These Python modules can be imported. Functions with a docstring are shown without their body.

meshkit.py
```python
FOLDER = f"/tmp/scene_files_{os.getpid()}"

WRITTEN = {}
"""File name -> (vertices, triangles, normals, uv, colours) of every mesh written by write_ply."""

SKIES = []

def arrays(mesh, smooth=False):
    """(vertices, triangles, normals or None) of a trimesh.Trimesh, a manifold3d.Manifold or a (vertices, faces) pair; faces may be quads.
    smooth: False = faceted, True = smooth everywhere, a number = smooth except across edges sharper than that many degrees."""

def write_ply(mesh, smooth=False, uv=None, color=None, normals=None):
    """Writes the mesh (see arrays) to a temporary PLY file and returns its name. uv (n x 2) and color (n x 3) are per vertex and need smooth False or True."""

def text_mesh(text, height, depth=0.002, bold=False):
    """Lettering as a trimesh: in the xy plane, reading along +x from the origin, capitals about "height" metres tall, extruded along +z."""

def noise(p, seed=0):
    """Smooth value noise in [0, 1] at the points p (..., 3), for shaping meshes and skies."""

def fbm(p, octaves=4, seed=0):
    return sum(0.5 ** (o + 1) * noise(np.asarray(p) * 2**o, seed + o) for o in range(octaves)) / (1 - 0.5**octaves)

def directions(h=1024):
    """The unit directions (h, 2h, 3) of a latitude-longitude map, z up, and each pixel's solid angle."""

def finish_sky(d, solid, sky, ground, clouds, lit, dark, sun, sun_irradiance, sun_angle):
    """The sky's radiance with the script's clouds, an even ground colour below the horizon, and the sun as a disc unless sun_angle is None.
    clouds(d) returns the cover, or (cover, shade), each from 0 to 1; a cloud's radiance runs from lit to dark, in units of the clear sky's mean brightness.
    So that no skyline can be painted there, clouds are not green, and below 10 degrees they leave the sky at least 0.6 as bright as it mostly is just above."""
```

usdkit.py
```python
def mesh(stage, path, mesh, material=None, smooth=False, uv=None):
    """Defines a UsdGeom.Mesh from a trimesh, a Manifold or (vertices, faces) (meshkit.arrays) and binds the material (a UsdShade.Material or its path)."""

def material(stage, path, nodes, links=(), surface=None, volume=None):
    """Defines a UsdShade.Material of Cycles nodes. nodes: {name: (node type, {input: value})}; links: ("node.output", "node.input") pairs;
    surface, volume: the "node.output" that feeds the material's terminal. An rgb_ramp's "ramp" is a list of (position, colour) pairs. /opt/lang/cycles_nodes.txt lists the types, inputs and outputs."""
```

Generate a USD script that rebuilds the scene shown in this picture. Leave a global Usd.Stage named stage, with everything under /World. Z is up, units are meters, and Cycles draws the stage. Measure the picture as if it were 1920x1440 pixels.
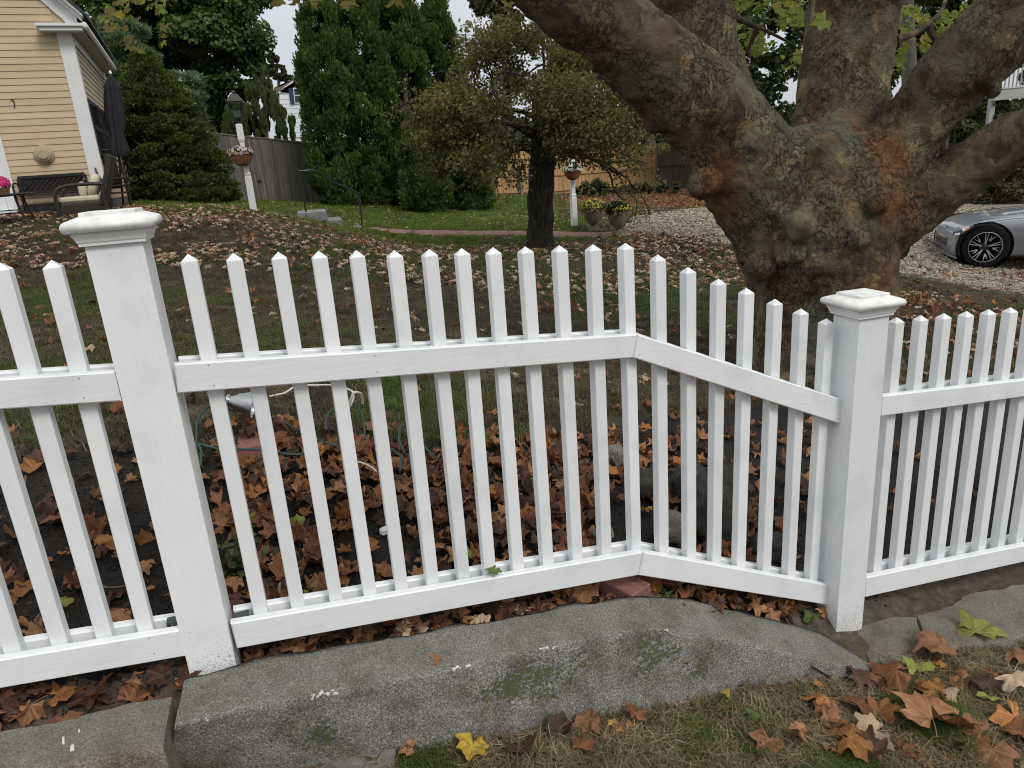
import math, numpy as np, trimesh, usdkit
from meshkit import noise, fbm
from scipy.interpolate import RBFInterpolator, PchipInterpolator
from scipy.spatial import Delaunay
import shapely.geometry as sg, shapely
import manifold3d as m3
from pxr import Usd, UsdGeom, UsdLux, UsdShade, Gf, Sdf, Vt

# ------------------------------------------------------------------ camera, sky, sun, exposure
stage = Usd.Stage.CreateInMemory()
UsdGeom.SetStageUpAxis(stage, 'Z'); UsdGeom.SetStageMetersPerUnit(stage, 1.0)
UsdGeom.Xform.Define(stage, '/World'); UsdGeom.Scope.Define(stage, '/World/Looks')
FPX, PITCH, ROLL, EYE = 1331.0, 0.3, -0.0742, 1.55
EXPOSURE = 0.32
SUN_EL, SUN_AZ, SUN_I, SUN_ANGLE = math.radians(48), math.radians(140), 0.40, 20.0
SKY_STRENGTH = 0.070
_f = np.array([0, math.cos(PITCH), -math.sin(PITCH)]); _r = np.array([1.0, 0, 0]); _u = np.cross(_r, _f)
CR = math.cos(ROLL) * _r + math.sin(ROLL) * _u; CU = -math.sin(ROLL) * _r + math.cos(ROLL) * _u; CF = _f
EYEP = np.array([0, 0, EYE])
cam = UsdGeom.Camera.Define(stage, '/World/camera')
cam.CreateHorizontalApertureAttr(36.0); cam.CreateVerticalApertureAttr(27.0)
cam.CreateFocalLengthAttr(36.0 * FPX / 1920); cam.CreateClippingRangeAttr((0.05, 2000.0)); cam.CreateExposureAttr(EXPOSURE)
cam.AddTransformOp().Set(Gf.Matrix4d(*CR, 0, *CU, 0, *(-CF), 0, *EYEP, 1))

def mat(name, nodes, links=(), surface='p.BSDF', volume=None):
    return usdkit.material(stage, '/World/Looks/' + name, nodes, links, surface=surface, volume=volume)

dome = UsdLux.DomeLight.Define(stage, '/World/sky')
dome.CreateIntensityAttr(1.0)
sky = mat('overcast_sky', {
    's': ('sky_texture', {'sky_type': 'single_scattering', 'sun_disc': False, 'sun_elevation': SUN_EL, 'sun_rotation': SUN_AZ}),
    't': ('texture_coordinate', {}), 'm': ('mapping', {'scale': (1.6, 1.6, 5.0)}),
    'x': ('separate_xyz', {}), 'e': ('map_range', {'value': 0.0, 'from_min': 0.0, 'from_max': 1.0, 'to_min': 7.0, 'to_max': 17.0, 'clamp': True}),
    'n': ('noise_texture', {'scale': 1.4, 'detail': 5.0, 'roughness': 0.55}),
    'r': ('rgb_ramp', {'ramp': [(0.3, (0.84, 0.88, 0.95)), (0.7, (0.96, 0.985, 1.03))]}),
    'c': ('vector_math', {'math_type': 'scale'}),
    'mx': ('mix_color', {'fac': 0.94, 'use_clamp': False}), 'b': ('background_shader', {'strength': SKY_STRENGTH})},
    [('t.generated', 'x.vector'), ('x.z', 'e.value'), ('t.generated', 'm.vector'), ('m.vector', 'n.vector'), ('n.fac', 'r.fac'),
     ('r.color', 'c.vector1'), ('e.result', 'c.scale'), ('s.color', 'mx.a'), ('c.vector', 'mx.b'), ('mx.result', 'b.color')], surface='b.background')
UsdShade.MaterialBindingAPI.Apply(dome.GetPrim()).Bind(sky)
dome.GetPrim().SetCustomDataByKey('kind', 'structure')
sun = UsdLux.DistantLight.Define(stage, '/World/sun')
sun.CreateIntensityAttr(SUN_I); sun.CreateAngleAttr(SUN_ANGLE); sun.CreateColorAttr(Gf.Vec3f(1.0, 0.97, 0.93)); sun.CreateNormalizeAttr(True)
_sd = np.array([math.sin(SUN_AZ) * math.cos(SUN_EL), math.cos(SUN_AZ) * math.cos(SUN_EL), math.sin(SUN_EL)])
_sx = np.cross([0, 0, 1.0], _sd); _sx /= np.linalg.norm(_sx); _sy = np.cross(_sd, _sx)
sun.AddTransformOp().Set(Gf.Matrix4d(*_sx, 0, *_sy, 0, *_sd, 0, 0, 0, 20, 1))

# ------------------------------------------------------------------ helpers
def ray(x, y): return CF + (x - 960) / FPX * CR - (y - 720) / FPX * CU
def AY(x, y, Y): d = ray(x, y); return EYEP + d * (Y / d[1])              # a photo point at a known distance
def AZ(x, y, z): d = ray(x, y); return EYEP + d * ((z - EYE) / d[2])      # a photo point at a known height
def AP(x, y, p0, nrm): d = ray(x, y); return EYEP + d * (np.dot(np.asarray(p0) - EYEP, nrm) / np.dot(d, nrm))
V = np.asarray
def unit(a): a = np.asarray(a, float); return a / np.maximum(np.linalg.norm(a, axis=-1, keepdims=True), 1e-12)

USED = {}
def numbered(path):
    k = USED.get(path, 0); USED[path] = k + 1
    return path if k == 0 else f'{path}_{k:03d}'
LOC = {}
def tag(p, label=None, category=None, group=None, kind=None):
    p = p.GetPrim() if hasattr(p, 'GetPrim') else p
    for k, v in (('label', label), ('category', category), ('group', group), ('kind', kind)):
        if v: p.SetCustomDataByKey(k, v)
    return p
def thing(name, label, category, loc, group=None):
    path = numbered('/World/' + name); x = UsdGeom.Xform.Define(stage, path)
    x.AddTranslateOp().Set(Gf.Vec3d(*map(float, loc))); LOC[path] = np.asarray(loc, float)
    return tag(x, label, category, group)
TONED = set()
from scipy.sparse import coo_matrix
from scipy.sparse.csgraph import connected_components
def tone(p, nv, f, seed=3):
    """Gives every loose leaf or blade of a mesh a random tone of its own."""
    f = np.asarray(f); e = np.vstack([f[:, [0, 1]], f[:, [1, 2]]]); n, lab = connected_components(coo_matrix((np.ones(len(e)), (e[:, 0], e[:, 1])), (nv, nv)), False)
    t = np.random.default_rng(seed + nv).random(n)[lab]
    UsdGeom.PrimvarsAPI(p).CreatePrimvar('tone', Sdf.ValueTypeNames.FloatArray, 'vertex').Set(Vt.FloatArray.FromNumpy(t.astype(np.float32)))
def obj(name, mesh, material, parent=None, smooth=30, label=None, category=None, group=None, kind=None, uv=None, height0=None):
    """One Mesh prim; its vertices are given in world space."""
    base = str(parent.GetPath()) if parent is not None else '/World'
    path = numbered(base + '/' + name)
    off = np.zeros(3)
    for k, v in LOC.items():
        if base == k or base.startswith(k + '/'): off = v
    if hasattr(mesh, 'to_mesh'):
        mm = mesh.to_mesh(); mesh = (mm.vert_properties[:, :3], mm.tri_verts)
    if isinstance(mesh, trimesh.Trimesh): mesh = (mesh.vertices, mesh.faces)
    v = np.asarray(mesh[0], float) - off
    if str(material.GetPath()) in TONED and uv is None: smooth = False if smooth is not True else True
    p = usdkit.mesh(stage, path, (v, mesh[1]), material, smooth=smooth if uv is None else True, uv=uv)
    if str(material.GetPath()) in TONED: tone(p, len(v), mesh[1], len(path))
    if height0 is not None: UsdGeom.PrimvarsAPI(p).CreatePrimvar('high', Sdf.ValueTypeNames.FloatArray, 'vertex').Set(Vt.FloatArray.FromNumpy((v[:, 2] + off[2] - height0).astype(np.float32)))
    return tag(p, label, category, group, kind)
def copy_of(src, loc, rotz=0.0, scale=1.0, label=None, group=None):
    path = numbered(str(src.GetPath()).rstrip('0123456789').rstrip('_') if str(src.GetPath())[-4:-3] == '_' else str(src.GetPath()))
    x = UsdGeom.Xform.Define(stage, path); x.GetPrim().GetReferences().AddInternalReference(src.GetPath())
    x.ClearXformOpOrder(); x.AddTranslateOp().Set(Gf.Vec3d(*map(float, loc))); x.AddRotateZOp().Set(math.degrees(rotz)); x.AddScaleOp().Set(Gf.Vec3f(scale, scale, scale))
    x.GetPrim().SetInstanceable(True)
    return tag(x, label, None, group)
def join(parts):
    vs, fs, n = [], [], 0
    for v, f in parts:
        v = np.asarray(v, float); f = np.asarray(f, int)
        if f.shape[1] == 4: f = np.vstack([f[:, [0, 1, 2]], f[:, [0, 2, 3]]])
        vs.append(v); fs.append(f + n); n += len(v)
    return np.vstack(vs), np.vstack(fs)
def tm(m): return np.array(m.vertices), np.array(m.faces)
def box(c, s, rz=0.0, ch=0.0):
    """Box with centre c and size s, turned about z; ch chamfers its edges."""
    s = np.asarray(s, float) / 2
    if ch <= 0:
        m = trimesh.creation.box(s * 2); v, f = tm(m)
    else:
        pts = []
        for a in (-1, 1):
            for b in (-1, 1):
                for d in (-1, 1):
                    q = np.array([a, b, d])
                    for k in range(3):
                        e = s - ch; e[k] = s[k]; pts.append(q * e)
        h = trimesh.convex.convex_hull(np.array(pts)); v, f = tm(h)
    R = np.array([[math.cos(rz), -math.sin(rz), 0], [math.sin(rz), math.cos(rz), 0], [0, 0, 1]])
    return v @ R.T + np.asarray(c, float), f
def tube(pts, r, n=8, cap=True):
    """A bent round bar through pts; r is one radius or one per point."""
    pts = np.asarray(pts, float); r = np.broadcast_to(np.asarray(r, float), (len(pts),))
    tg = unit(np.gradient(pts, axis=0)); ref = np.array([0, 0, 1.0]) if abs(tg[0][2]) < .9 else np.array([1.0, 0, 0])
    a = unit(np.cross(tg[0], ref)); rings = []
    for p, t, q in zip(pts, tg, r):
        a = unit(a - t * np.dot(a, t)); b = np.cross(t, a)
        th = np.arange(n) * 2 * math.pi / n
        rings.append(p + q * (np.cos(th)[:, None] * a + np.sin(th)[:, None] * b))
    v = np.vstack(rings); f = []
    for i in range(len(pts) - 1):
        k = np.arange(n); k2 = (k + 1) % n
        f.append(np.stack([i * n + k, i * n + k2, (i + 1) * n + k2, (i + 1) * n + k], 1))
    f = np.vstack(f); f = np.vstack([f[:, [0, 1, 2]], f[:, [0, 2, 3]]])
    if cap:
        m = len(v); v = np.vstack([v, pts[0], pts[-1]]); k = np.arange(n); k2 = (k + 1) % n; e = (len(pts) - 1) * n
        f = np.vstack([f, np.stack([np.full(n, m), k2, k], 1), np.stack([np.full(n, m + 1), e + k, e + k2], 1)])
    return v, f
def curve(pts, n=24):
    pts = np.asarray(pts, float); t = np.r_[0, np.cumsum(np.linalg.norm(np.diff(pts, axis=0), axis=1))]
    q = np.linspace(0, t[-1], n)
    return np.stack([PchipInterpolator(t, pts[:, k])(q) for k in range(3)], 1)
def lathe(profile, c, n=24, squash=(1, 1), cap=True):
    """profile: (radius, height) pairs, turned about the vertical through c."""
    pr = np.asarray(profile, float); th = np.arange(n) * 2 * math.pi / n
    v = np.concatenate([np.stack([r * np.cos(th) * squash[0], r * np.sin(th) * squash[1], np.full(n, z)], 1) for r, z in pr]) + np.asarray(c, float)
    f = []
    for i in range(len(pr) - 1):
        k = np.arange(n); k2 = (k + 1) % n
        f.append(np.stack([i * n + k, i * n + k2, (i + 1) * n + k2, (i + 1) * n + k], 1))
    f = np.vstack(f); f = np.vstack([f[:, [0, 1, 2]], f[:, [0, 2, 3]]])
    if not cap: return v, f
    m = len(v); v = np.vstack([v, np.asarray(c, float) + [0, 0, pr[0, 1]], np.asarray(c, float) + [0, 0, pr[-1, 1]]]); k = np.arange(n); k2 = (k + 1) % n; e = (len(pr) - 1) * n
    f = np.vstack([f, np.stack([np.full(n, m), k2, k], 1), np.stack([np.full(n, m + 1), e + k, e + k2], 1)])
    return v, f
def square_loft(profile, c, rz):
    """profile: (half width, height) pairs of mitred square rings."""
    R = np.array([[math.cos(rz), -math.sin(rz), 0], [math.sin(rz), math.cos(rz), 0], [0, 0, 1]])
    v = np.vstack([[[-h, -h, z], [h, -h, z], [h, h, z], [-h, h, z]] for h, z in profile]) @ R.T + np.asarray(c, float)
    f = []
    for i in range(len(profile) - 1):
        for k in range(4):
            a, b = i * 4 + k, i * 4 + (k + 1) % 4; f += [[a, b, b + 4], [a, b + 4, a + 4]]
    e = (len(profile) - 1) * 4
    f += [[0, 2, 1], [0, 3, 2], [e, e + 1, e + 2], [e, e + 2, e + 3]]
    return v, np.array(f)
def extrude(poly, d0, d1, frame, ch=0.002):
    """A convex polygon in the (s, z) plane of frame (origin, along, across), made solid from depth d0 to d1 along across, edges chamfered."""
    o, a, b = frame; p = np.asarray(poly, float); n = len(p)
    area = 0.5 * np.sum(p[:, 0] * np.roll(p[:, 1], -1) - np.roll(p[:, 0], -1) * p[:, 1])
    if area < 0: p = p[::-1]
    e = unit(np.roll(p, -1, 0) - p); nin = np.stack([-e[:, 1], e[:, 0]], 1)
    q = []
    for i in range(n):
        n1, n2 = nin[i - 1], nin[i]; A = np.array([n1, n2]); bb = np.array([n1 @ p[i] + ch, n2 @ p[i] + ch])
        q.append(np.linalg.solve(A, bb) if abs(np.linalg.det(A)) > 1e-3 else p[i] + n1 * ch)
    q = np.array(q); sgn = 1 if d1 > d0 else -1
    L = [(q, d0), (p, d0 + sgn * ch), (p, d1 - sgn * ch), (q, d1)]
    v = np.vstack([o + np.outer(x[:, 0], a) + np.outer(np.full(n, d), b) + np.outer(x[:, 1], [0, 0, 1]) for x, d in L]); f = []
    for i in range(3):
        for k in range(n):
            x, y = i * n + k, i * n + (k + 1) % n; f += [[x, y, y + n], [x, y + n, x + n]]
    for k in range(1, n - 1): f += [[0, k + 1, k], [3 * n, 3 * n + k, 3 * n + k + 1]]
    f = np.array(f)
    return v, f
def inst(parent_path, protos, idx, pos, quat, scale, label=None, category=None, kind=None):
    """protos: list of (name, (v, f), material, uv)."""
    pi = UsdGeom.PointInstancer.Define(stage, parent_path); paths = []
    for nm, m, mt, uv in protos:
        pp = f'{parent_path}/kinds/{nm}'; q_ = usdkit.mesh(stage, pp, m, mt, smooth=True if uv is not None else False, uv=uv); paths.append(Sdf.Path(pp))
        if str(mt.GetPath()) in TONED: tone(q_, len(m[0]), m[1], len(paths))
    pi.CreatePrototypesRel().SetTargets(paths)
    pi.CreateProtoIndicesAttr(Vt.IntArray.FromNumpy(np.asarray(idx, np.int32)))
    pi.CreatePositionsAttr(Vt.Vec3fArray.FromNumpy(np.asarray(pos, np.float32)))
    q = np.asarray(quat, float)
    pi.CreateOrientationsAttr(Vt.QuathArray([Gf.Quath(float(a), float(b), float(c), float(d)) for a, b, c, d in q]))
    pi.CreateScalesAttr(Vt.Vec3fArray.FromNumpy(np.repeat(np.asarray(scale, np.float32)[:, None], 3, 1)))
    return tag(pi, label, category, None, kind)
def quats(nrm, spin):
    """Rotations that carry +z to nrm after a spin about z."""
    nrm = unit(nrm); w = 1 + nrm[:, 2]; q1 = unit(np.stack([w, -nrm[:, 1], nrm[:, 0], np.zeros(len(w))], 1))
    c, s = np.cos(spin / 2), np.sin(spin / 2); a, b, cc, d = q1.T
    return np.stack([a * c - d * s, b * c + cc * s, cc * c - b * s, a * s + d * c], 1)

# ------------------------------------------------------------------ materials
def M(name, ramp, scale=6.0, rough=0.6, detail=5.0, bump=0.0, bscale=40.0, bdist=0.01, spec=0.4, stretch=(1, 1, 1), distortion=0.0, coords='pos', rnd=0.0, metallic=0.0, extra=None):
    """Plain procedural look: noise through a colour ramp, with fine relief."""
    n = {'g': ('geometry', {}), 'm': ('mapping', {'scale': stretch}), 'n': ('noise_texture', {'scale': scale, 'detail': detail, 'roughness': 0.62, 'distortion': distortion}),
         'r': ('rgb_ramp', {'ramp': ramp}), 'p': ('principled_bsdf', {'roughness': rough, 'specular_ior_level': spec, 'metallic': metallic})}
    l = [('g.position', 'm.vector'), ('m.vector', 'n.vector'), ('n.fac', 'r.fac')]
    last = 'r.color'
    if rnd > 0:
        n['o'] = ('object_info', {}); n['mr'] = ('map_range', {'from_min': 0.0, 'from_max': 1.0, 'to_min': 1 - rnd, 'to_max': 1 + rnd}); n['sc'] = ('vector_math', {'math_type': 'scale'})
        l += [('o.random', 'mr.value'), (last, 'sc.vector1'), ('mr.result', 'sc.scale')]; last = 'sc.vector'
    l.append((last, 'p.base_color'))
    if bump > 0:
        n['bn'] = ('noise_texture', {'scale': bscale, 'detail': 4.0, 'roughness': 0.6}); n['b'] = ('bump', {'strength': bump, 'distance': bdist})
        l += [('m.vector', 'bn.vector'), ('bn.fac', 'b.height'), ('b.normal', 'p.normal')]
    return mat(name, n, l)
def flat(name, c, rough=0.5, metallic=0.0, spec=0.5, var=0.12, scale=9.0):
    return M(name, [(0.3, tuple(np.array(c) * (1 - var))), (0.7, tuple(np.minimum(np.array(c) * (1 + var), 1)))], scale=scale, rough=rough, metallic=metallic, spec=spec)
def leafmat(name, cols, rough=0.55, trans=0.35, island=True, spec=0.3, pos_scale=0.0):
    """Foliage: each leaf takes its own tone; some light passes through."""
    n = {'g': ('geometry', {}), 'i': ('attribute', {'attribute': 'tone'}), 'r': ('rgb_ramp', {'ramp': cols}), 'p': ('principled_bsdf', {'roughness': rough, 'specular_ior_level': spec}),
         't': ('translucent_bsdf', {}), 'x': ('mix_closure', {'fac': trans})}
    l = [('r.color', 'p.base_color'), ('r.color', 't.color'), ('p.BSDF', 'x.closure1'), ('t.BSDF', 'x.closure2')]
    if pos_scale > 0:
        n['n'] = ('noise_texture', {'scale': pos_scale, 'detail': 2.0}); n['a'] = ('math', {'math_type': 'multiply_add', 'value2': 0.55}); n['h'] = ('math', {'math_type': 'multiply_add', 'value2': 0.9, 'value3': -0.22})
        l += [('g.position', 'n.vector'), ('i.fac', 'a.value1'), ('n.fac', 'h.value1'), ('h.value', 'a.value3'), ('a.value', 'r.fac')]
    else: l.append(('i.fac', 'r.fac'))
    TONED.add('/World/Looks/' + name)
    return mat(name, n, l, surface='x.closure')

# white fence paint: brushed grain, soft dirt low down, tiny specks
def paint(name, stretch, base=0.72, grain=0.5, mud=None):
    return mat(name, {
        'g': ('geometry', {}), 'm': ('mapping', {'scale': stretch}), 'n': ('noise_texture', {'scale': 55.0, 'detail': 6.0, 'roughness': 0.6, 'distortion': 0.6}),
        'n2': ('noise_texture', {'scale': 7.0, 'detail': 5.0}), 'r': ('rgb_ramp', {'ramp': [(0.28, (base * .87, base * .89, base * .88)), (0.48, (base * .97, base * .985, base * .98)), (0.65, (base, base * 1.005, base))]}),
        'o': ('object_info', {}), 'or': ('map_range', {'from_min': 0.0, 'from_max': 1.0, 'to_min': 0.93, 'to_max': 1.03}), 'os': ('vector_math', {'math_type': 'scale'}),
        'v': ('noise_texture', {'scale': 230.0, 'detail': 2.0}), 'sp': ('math', {'math_type': 'multiply_add', 'value2': 0.55, 'value3': 0.20}), 'tc': ('attribute', {'attribute': 'high'}), 'mz': ('map_range', {'from_min': (mud or (0, 1))[0], 'from_max': (mud or (0, 1))[1], 'to_min': 0.40 if mud else 0.0, 'to_max': 0.0, 'clamp': True}),
        'n3': ('noise_texture', {'scale': 5.0, 'detail': 4.0}), 'k2': ('map_range', {'from_min': 0.50, 'from_max': 0.80, 'to_min': 0.0, 'to_max': 0.16, 'clamp': True}), 'ad': ('math', {'math_type': 'add'}),
        'k': ('math', {'math_type': 'less_than'}), 'k4': ('math', {'math_type': 'multiply', 'value2': 0.62}),
        'mx': ('mix_color', {'b': (0.20, 0.17, 0.13)}), 'b': ('bump', {'strength': grain, 'distance': 0.004}),
        'p': ('principled_bsdf', {'roughness': 0.42, 'specular_ior_level': 0.4})},
        [('g.position', 'm.vector'), ('m.vector', 'n.vector'), ('g.position', 'n2.vector'), ('n2.fac', 'r.fac'), ('o.random', 'or.value'), ('r.color', 'os.vector1'), ('or.result', 'os.scale'),
         ('g.position', 'v.vector'), ('tc.fac', 'mz.value'), ('g.position', 'n3.vector'), ('n3.fac', 'k2.value'), ('mz.result', 'ad.value1'), ('k2.result', 'ad.value2'),
         ('v.fac', 'k.value1'), ('ad.value', 'sp.value1'), ('sp.value', 'k.value2'), ('k.value', 'k4.value1'), ('k4.value', 'mx.fac'), ('os.vector', 'mx.a'), ('mx.result', 'p.base_color'), ('n.fac', 'b.height'), ('b.normal', 'p.normal')])
PAINT_POST = paint('white_paint_post', (1, 1, 0.12), mud=(0.0, .20))
PAINT_V = paint('white_paint_upright', (1, 1, 0.12), mud=(0.0, .10)); PAINT_H = paint('white_paint_rail', (0.12, 0.12, 1.0), grain=0.25)
PAINT_CAP = M('white_cap_paint', [(0.35, (0.60, 0.60, 0.55)), (0.55, (0.73, 0.73, 0.71))], scale=26, rough=0.5, bump=0.15, bscale=160, bdist=0.002)
DIRTY = M('muddy_white_paint', [(0.40, (0.30, 0.23, 0.15)), (0.52, (0.72, 0.70, 0.66)), (0.6, (0.79, 0.79, 0.78))], scale=38, rough=0.6)
NAIL = flat('nail_head', (0.25, 0.24, 0.22), rough=0.5)
CLEAT = flat('dark_metal_bracket', (0.035, 0.04, 0.04), rough=0.5)
SOIL = M('dark_mulch', [(0.3, (0.004, 0.003, 0.002)), (0.55, (0.012, 0.009, 0.006)), (0.8, (0.035, 0.026, 0.018))], scale=38, rough=0.9, bump=0.9, bscale=60, bdist=0.02, detail=7)
DRYSOIL = M('dry_soil', [(0.3, (0.035, 0.026, 0.018)), (0.55, (0.080, 0.062, 0.044)), (0.8, (0.14, 0.112, 0.084))], scale=30, rough=0.95, bump=0.8, bscale=70, bdist=0.012, detail=7)
LAWN = M('lawn_soil', [(0.30, (0.012, 0.013, 0.005)), (0.45, (0.026, 0.024, 0.010)), (0.6, (0.050, 0.040, 0.020)), (0.8, (0.10, 0.08, 0.042))], scale=5.0, rough=0.95, bump=0.8, bscale=50, bdist=0.02, detail=9)
GRAVELM = M('gravel_ground', [(0.3, (0.09, 0.08, 0.065)), (0.5, (0.18, 0.165, 0.14)), (0.75, (0.28, 0.26, 0.225))], scale=18, rough=0.95, bump=0.8, bscale=25, bdist=0.03, detail=6)
LITTER = M('leaf_litter_ground', [(0.3, (0.05, 0.022, 0.010)), (0.5, (0.12, 0.055, 0.024)), (0.75, (0.20, 0.10, 0.05))], scale=7, rough=0.9, bump=0.9, bscale=14, bdist=0.05, detail=6)
BRICKPATH = M('brick_path', [(0.3, (0.13, 0.07, 0.05)), (0.6, (0.22, 0.13, 0.10)), (0.8, (0.28, 0.20, 0.16))], scale=9, rough=0.9, bump=0.4, bscale=20)
TERRACE = M('terrace_ground', [(0.3, (0.045, 0.035, 0.025)), (0.7, (0.10, 0.085, 0.065))], scale=7, rough=0.95, bump=0.5, bscale=30)
def granite(name, a, b, c, moss, lichen):
    return mat(name, {
        'g': ('geometry', {}), 'n': ('noise_texture', {'scale': 210.0, 'detail': 4.0, 'roughness': 0.7}), 'n1': ('noise_texture', {'scale': 9.0, 'detail': 6.0, 'roughness': 0.65}),
        'n2': ('noise_texture', {'scale': 4.3, 'detail': 6.0, 'roughness': 0.65, 'distortion': 0.4}), 'n4': ('noise_texture', {'scale': 60.0, 'detail': 8.0, 'roughness': 0.7}),
        'r': ('rgb_ramp', {'ramp': [(0.34, a), (0.5, b), (0.66, c)]}), 'r1': ('rgb_ramp', {'ramp': [(0.35, (0.62, 0.58, 0.50)), (0.5, (0.92, 0.90, 0.85)), (0.68, (1.15, 1.12, 1.12))]}),
        'mu': ('mix_color', {'blend_type': 'multiply', 'fac': 1.0, 'use_clamp': False}), 'kr': ('rgb_ramp', {'ramp': [(moss, (0, 0, 0)), (moss + 0.10, (0.8, 0.8, 0.8))]}),
        'mm': ('math', {'math_type': 'multiply'}), 'k4': ('rgb_ramp', {'ramp': [(0.38, (0.2, 0.2, 0.2)), (0.62, (1, 1, 1))]}),
        'sn': ('separate_xyz', {}), 'up': ('map_range', {'from_min': 0.55, 'from_max': 0.97, 'to_min': 0.0, 'to_max': 0.38, 'clamp': True}), 'du': ('mix_color', {'b': (0.105, 0.098, 0.078)}), 'mo': ('mix_color', {'b': lichen}), 'b': ('bump', {'strength': 0.9, 'distance': 0.006}), 'p': ('principled_bsdf', {'roughness': 0.85, 'specular_ior_level': 0.25})},
        [('g.position', 'n.vector'), ('g.position', 'n1.vector'), ('g.position', 'n2.vector'), ('g.position', 'n4.vector'), ('n.fac', 'r.fac'), ('n1.fac', 'r1.fac'), ('r.color', 'mu.a'), ('r1.color', 'mu.b'),
         ('n2.fac', 'kr.fac'), ('n4.fac', 'k4.fac'), ('kr.color', 'mm.value1'), ('k4.color', 'mm.value2'), ('g.normal', 'sn.vector'), ('sn.z', 'up.value'), ('mu.result', 'du.a'), ('up.result', 'du.fac'), ('du.result', 'mo.a'), ('mm.value', 'mo.fac'), ('mo.result', 'p.base_color'), ('n4.fac', 'b.height'), ('b.normal', 'p.normal')])
GRAN = granite('grey_granite', (0.062, 0.061, 0.057), (0.150, 0.147, 0.138), (0.36, 0.355, 0.34), 0.58, (0.065, 0.075, 0.025))
GRAN_T = granite('tan_granite', (0.080, 0.074, 0.058), (0.165, 0.152, 0.122), (0.31, 0.29, 0.24), 0.58, (0.10, 0.10, 0.06))
PALEPATCH = flat('white_scuff', (0.50, 0.49, 0.46), rough=0.9)
FIELDSTONE = M('field_stone', [(0.3, (0.018, 0.018, 0.013)), (0.55, (0.046, 0.045, 0.036)), (0.8, (0.11, 0.105, 0.090))], scale=11, rough=0.9, bump=0.5, bscale=60, bdist=0.01)
CONCRETE = M('brown_grey_block', [(0.3, (0.10, 0.09, 0.08)), (0.7, (0.17, 0.155, 0.14))], scale=40, rough=0.9, bump=0.5, bscale=120, bdist=0.004)
REDBRICK = M('red_brick', [(0.3, (0.14, 0.06, 0.045)), (0.7, (0.24, 0.11, 0.085))], scale=60, rough=0.95, bump=0.6, bscale=160, bdist=0.003)
CLAP = M('tan_clapboard', [(0.3, (0.42, 0.315, 0.195)), (0.7, (0.50, 0.385, 0.25))], scale=2.2, rough=0.6, stretch=(0.4, 0.4, 3), rnd=0.05)
TRIM = flat('white_trim', (0.62, 0.62, 0.61), rough=0.5, var=0.05, scale=3)
SOFFIT = flat('soffit_paint', (0.42, 0.41, 0.36), rough=0.6, var=0.08)
BLACKPAINT = flat('black_shutter', (0.012, 0.012, 0.014), rough=0.35)
STONEBASE = M('foundation_stone', [(0.3, (0.05, 0.048, 0.045)), (0.7, (0.13, 0.125, 0.12))], scale=8, rough=0.9, bump=0.5)
ROOFM = M('asphalt_shingle', [(0.3, (0.03, 0.03, 0.03)), (0.7, (0.07, 0.068, 0.065))], scale=20, rough=0.95)
BEIGE = flat('beige_vent', (0.36, 0.28, 0.19), rough=0.5)
DARKMETAL = flat('dark_bronze_metal', (0.018, 0.015, 0.014), rough=0.4, metallic=0.3)
WICKER = M('dark_wicker', [(0.35, (0.010, 0.008, 0.006)), (0.65, (0.035, 0.028, 0.022))], scale=60, rough=0.6)
CREAM = flat('cream_cushion', (0.50, 0.45, 0.32), rough=0.9)
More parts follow.
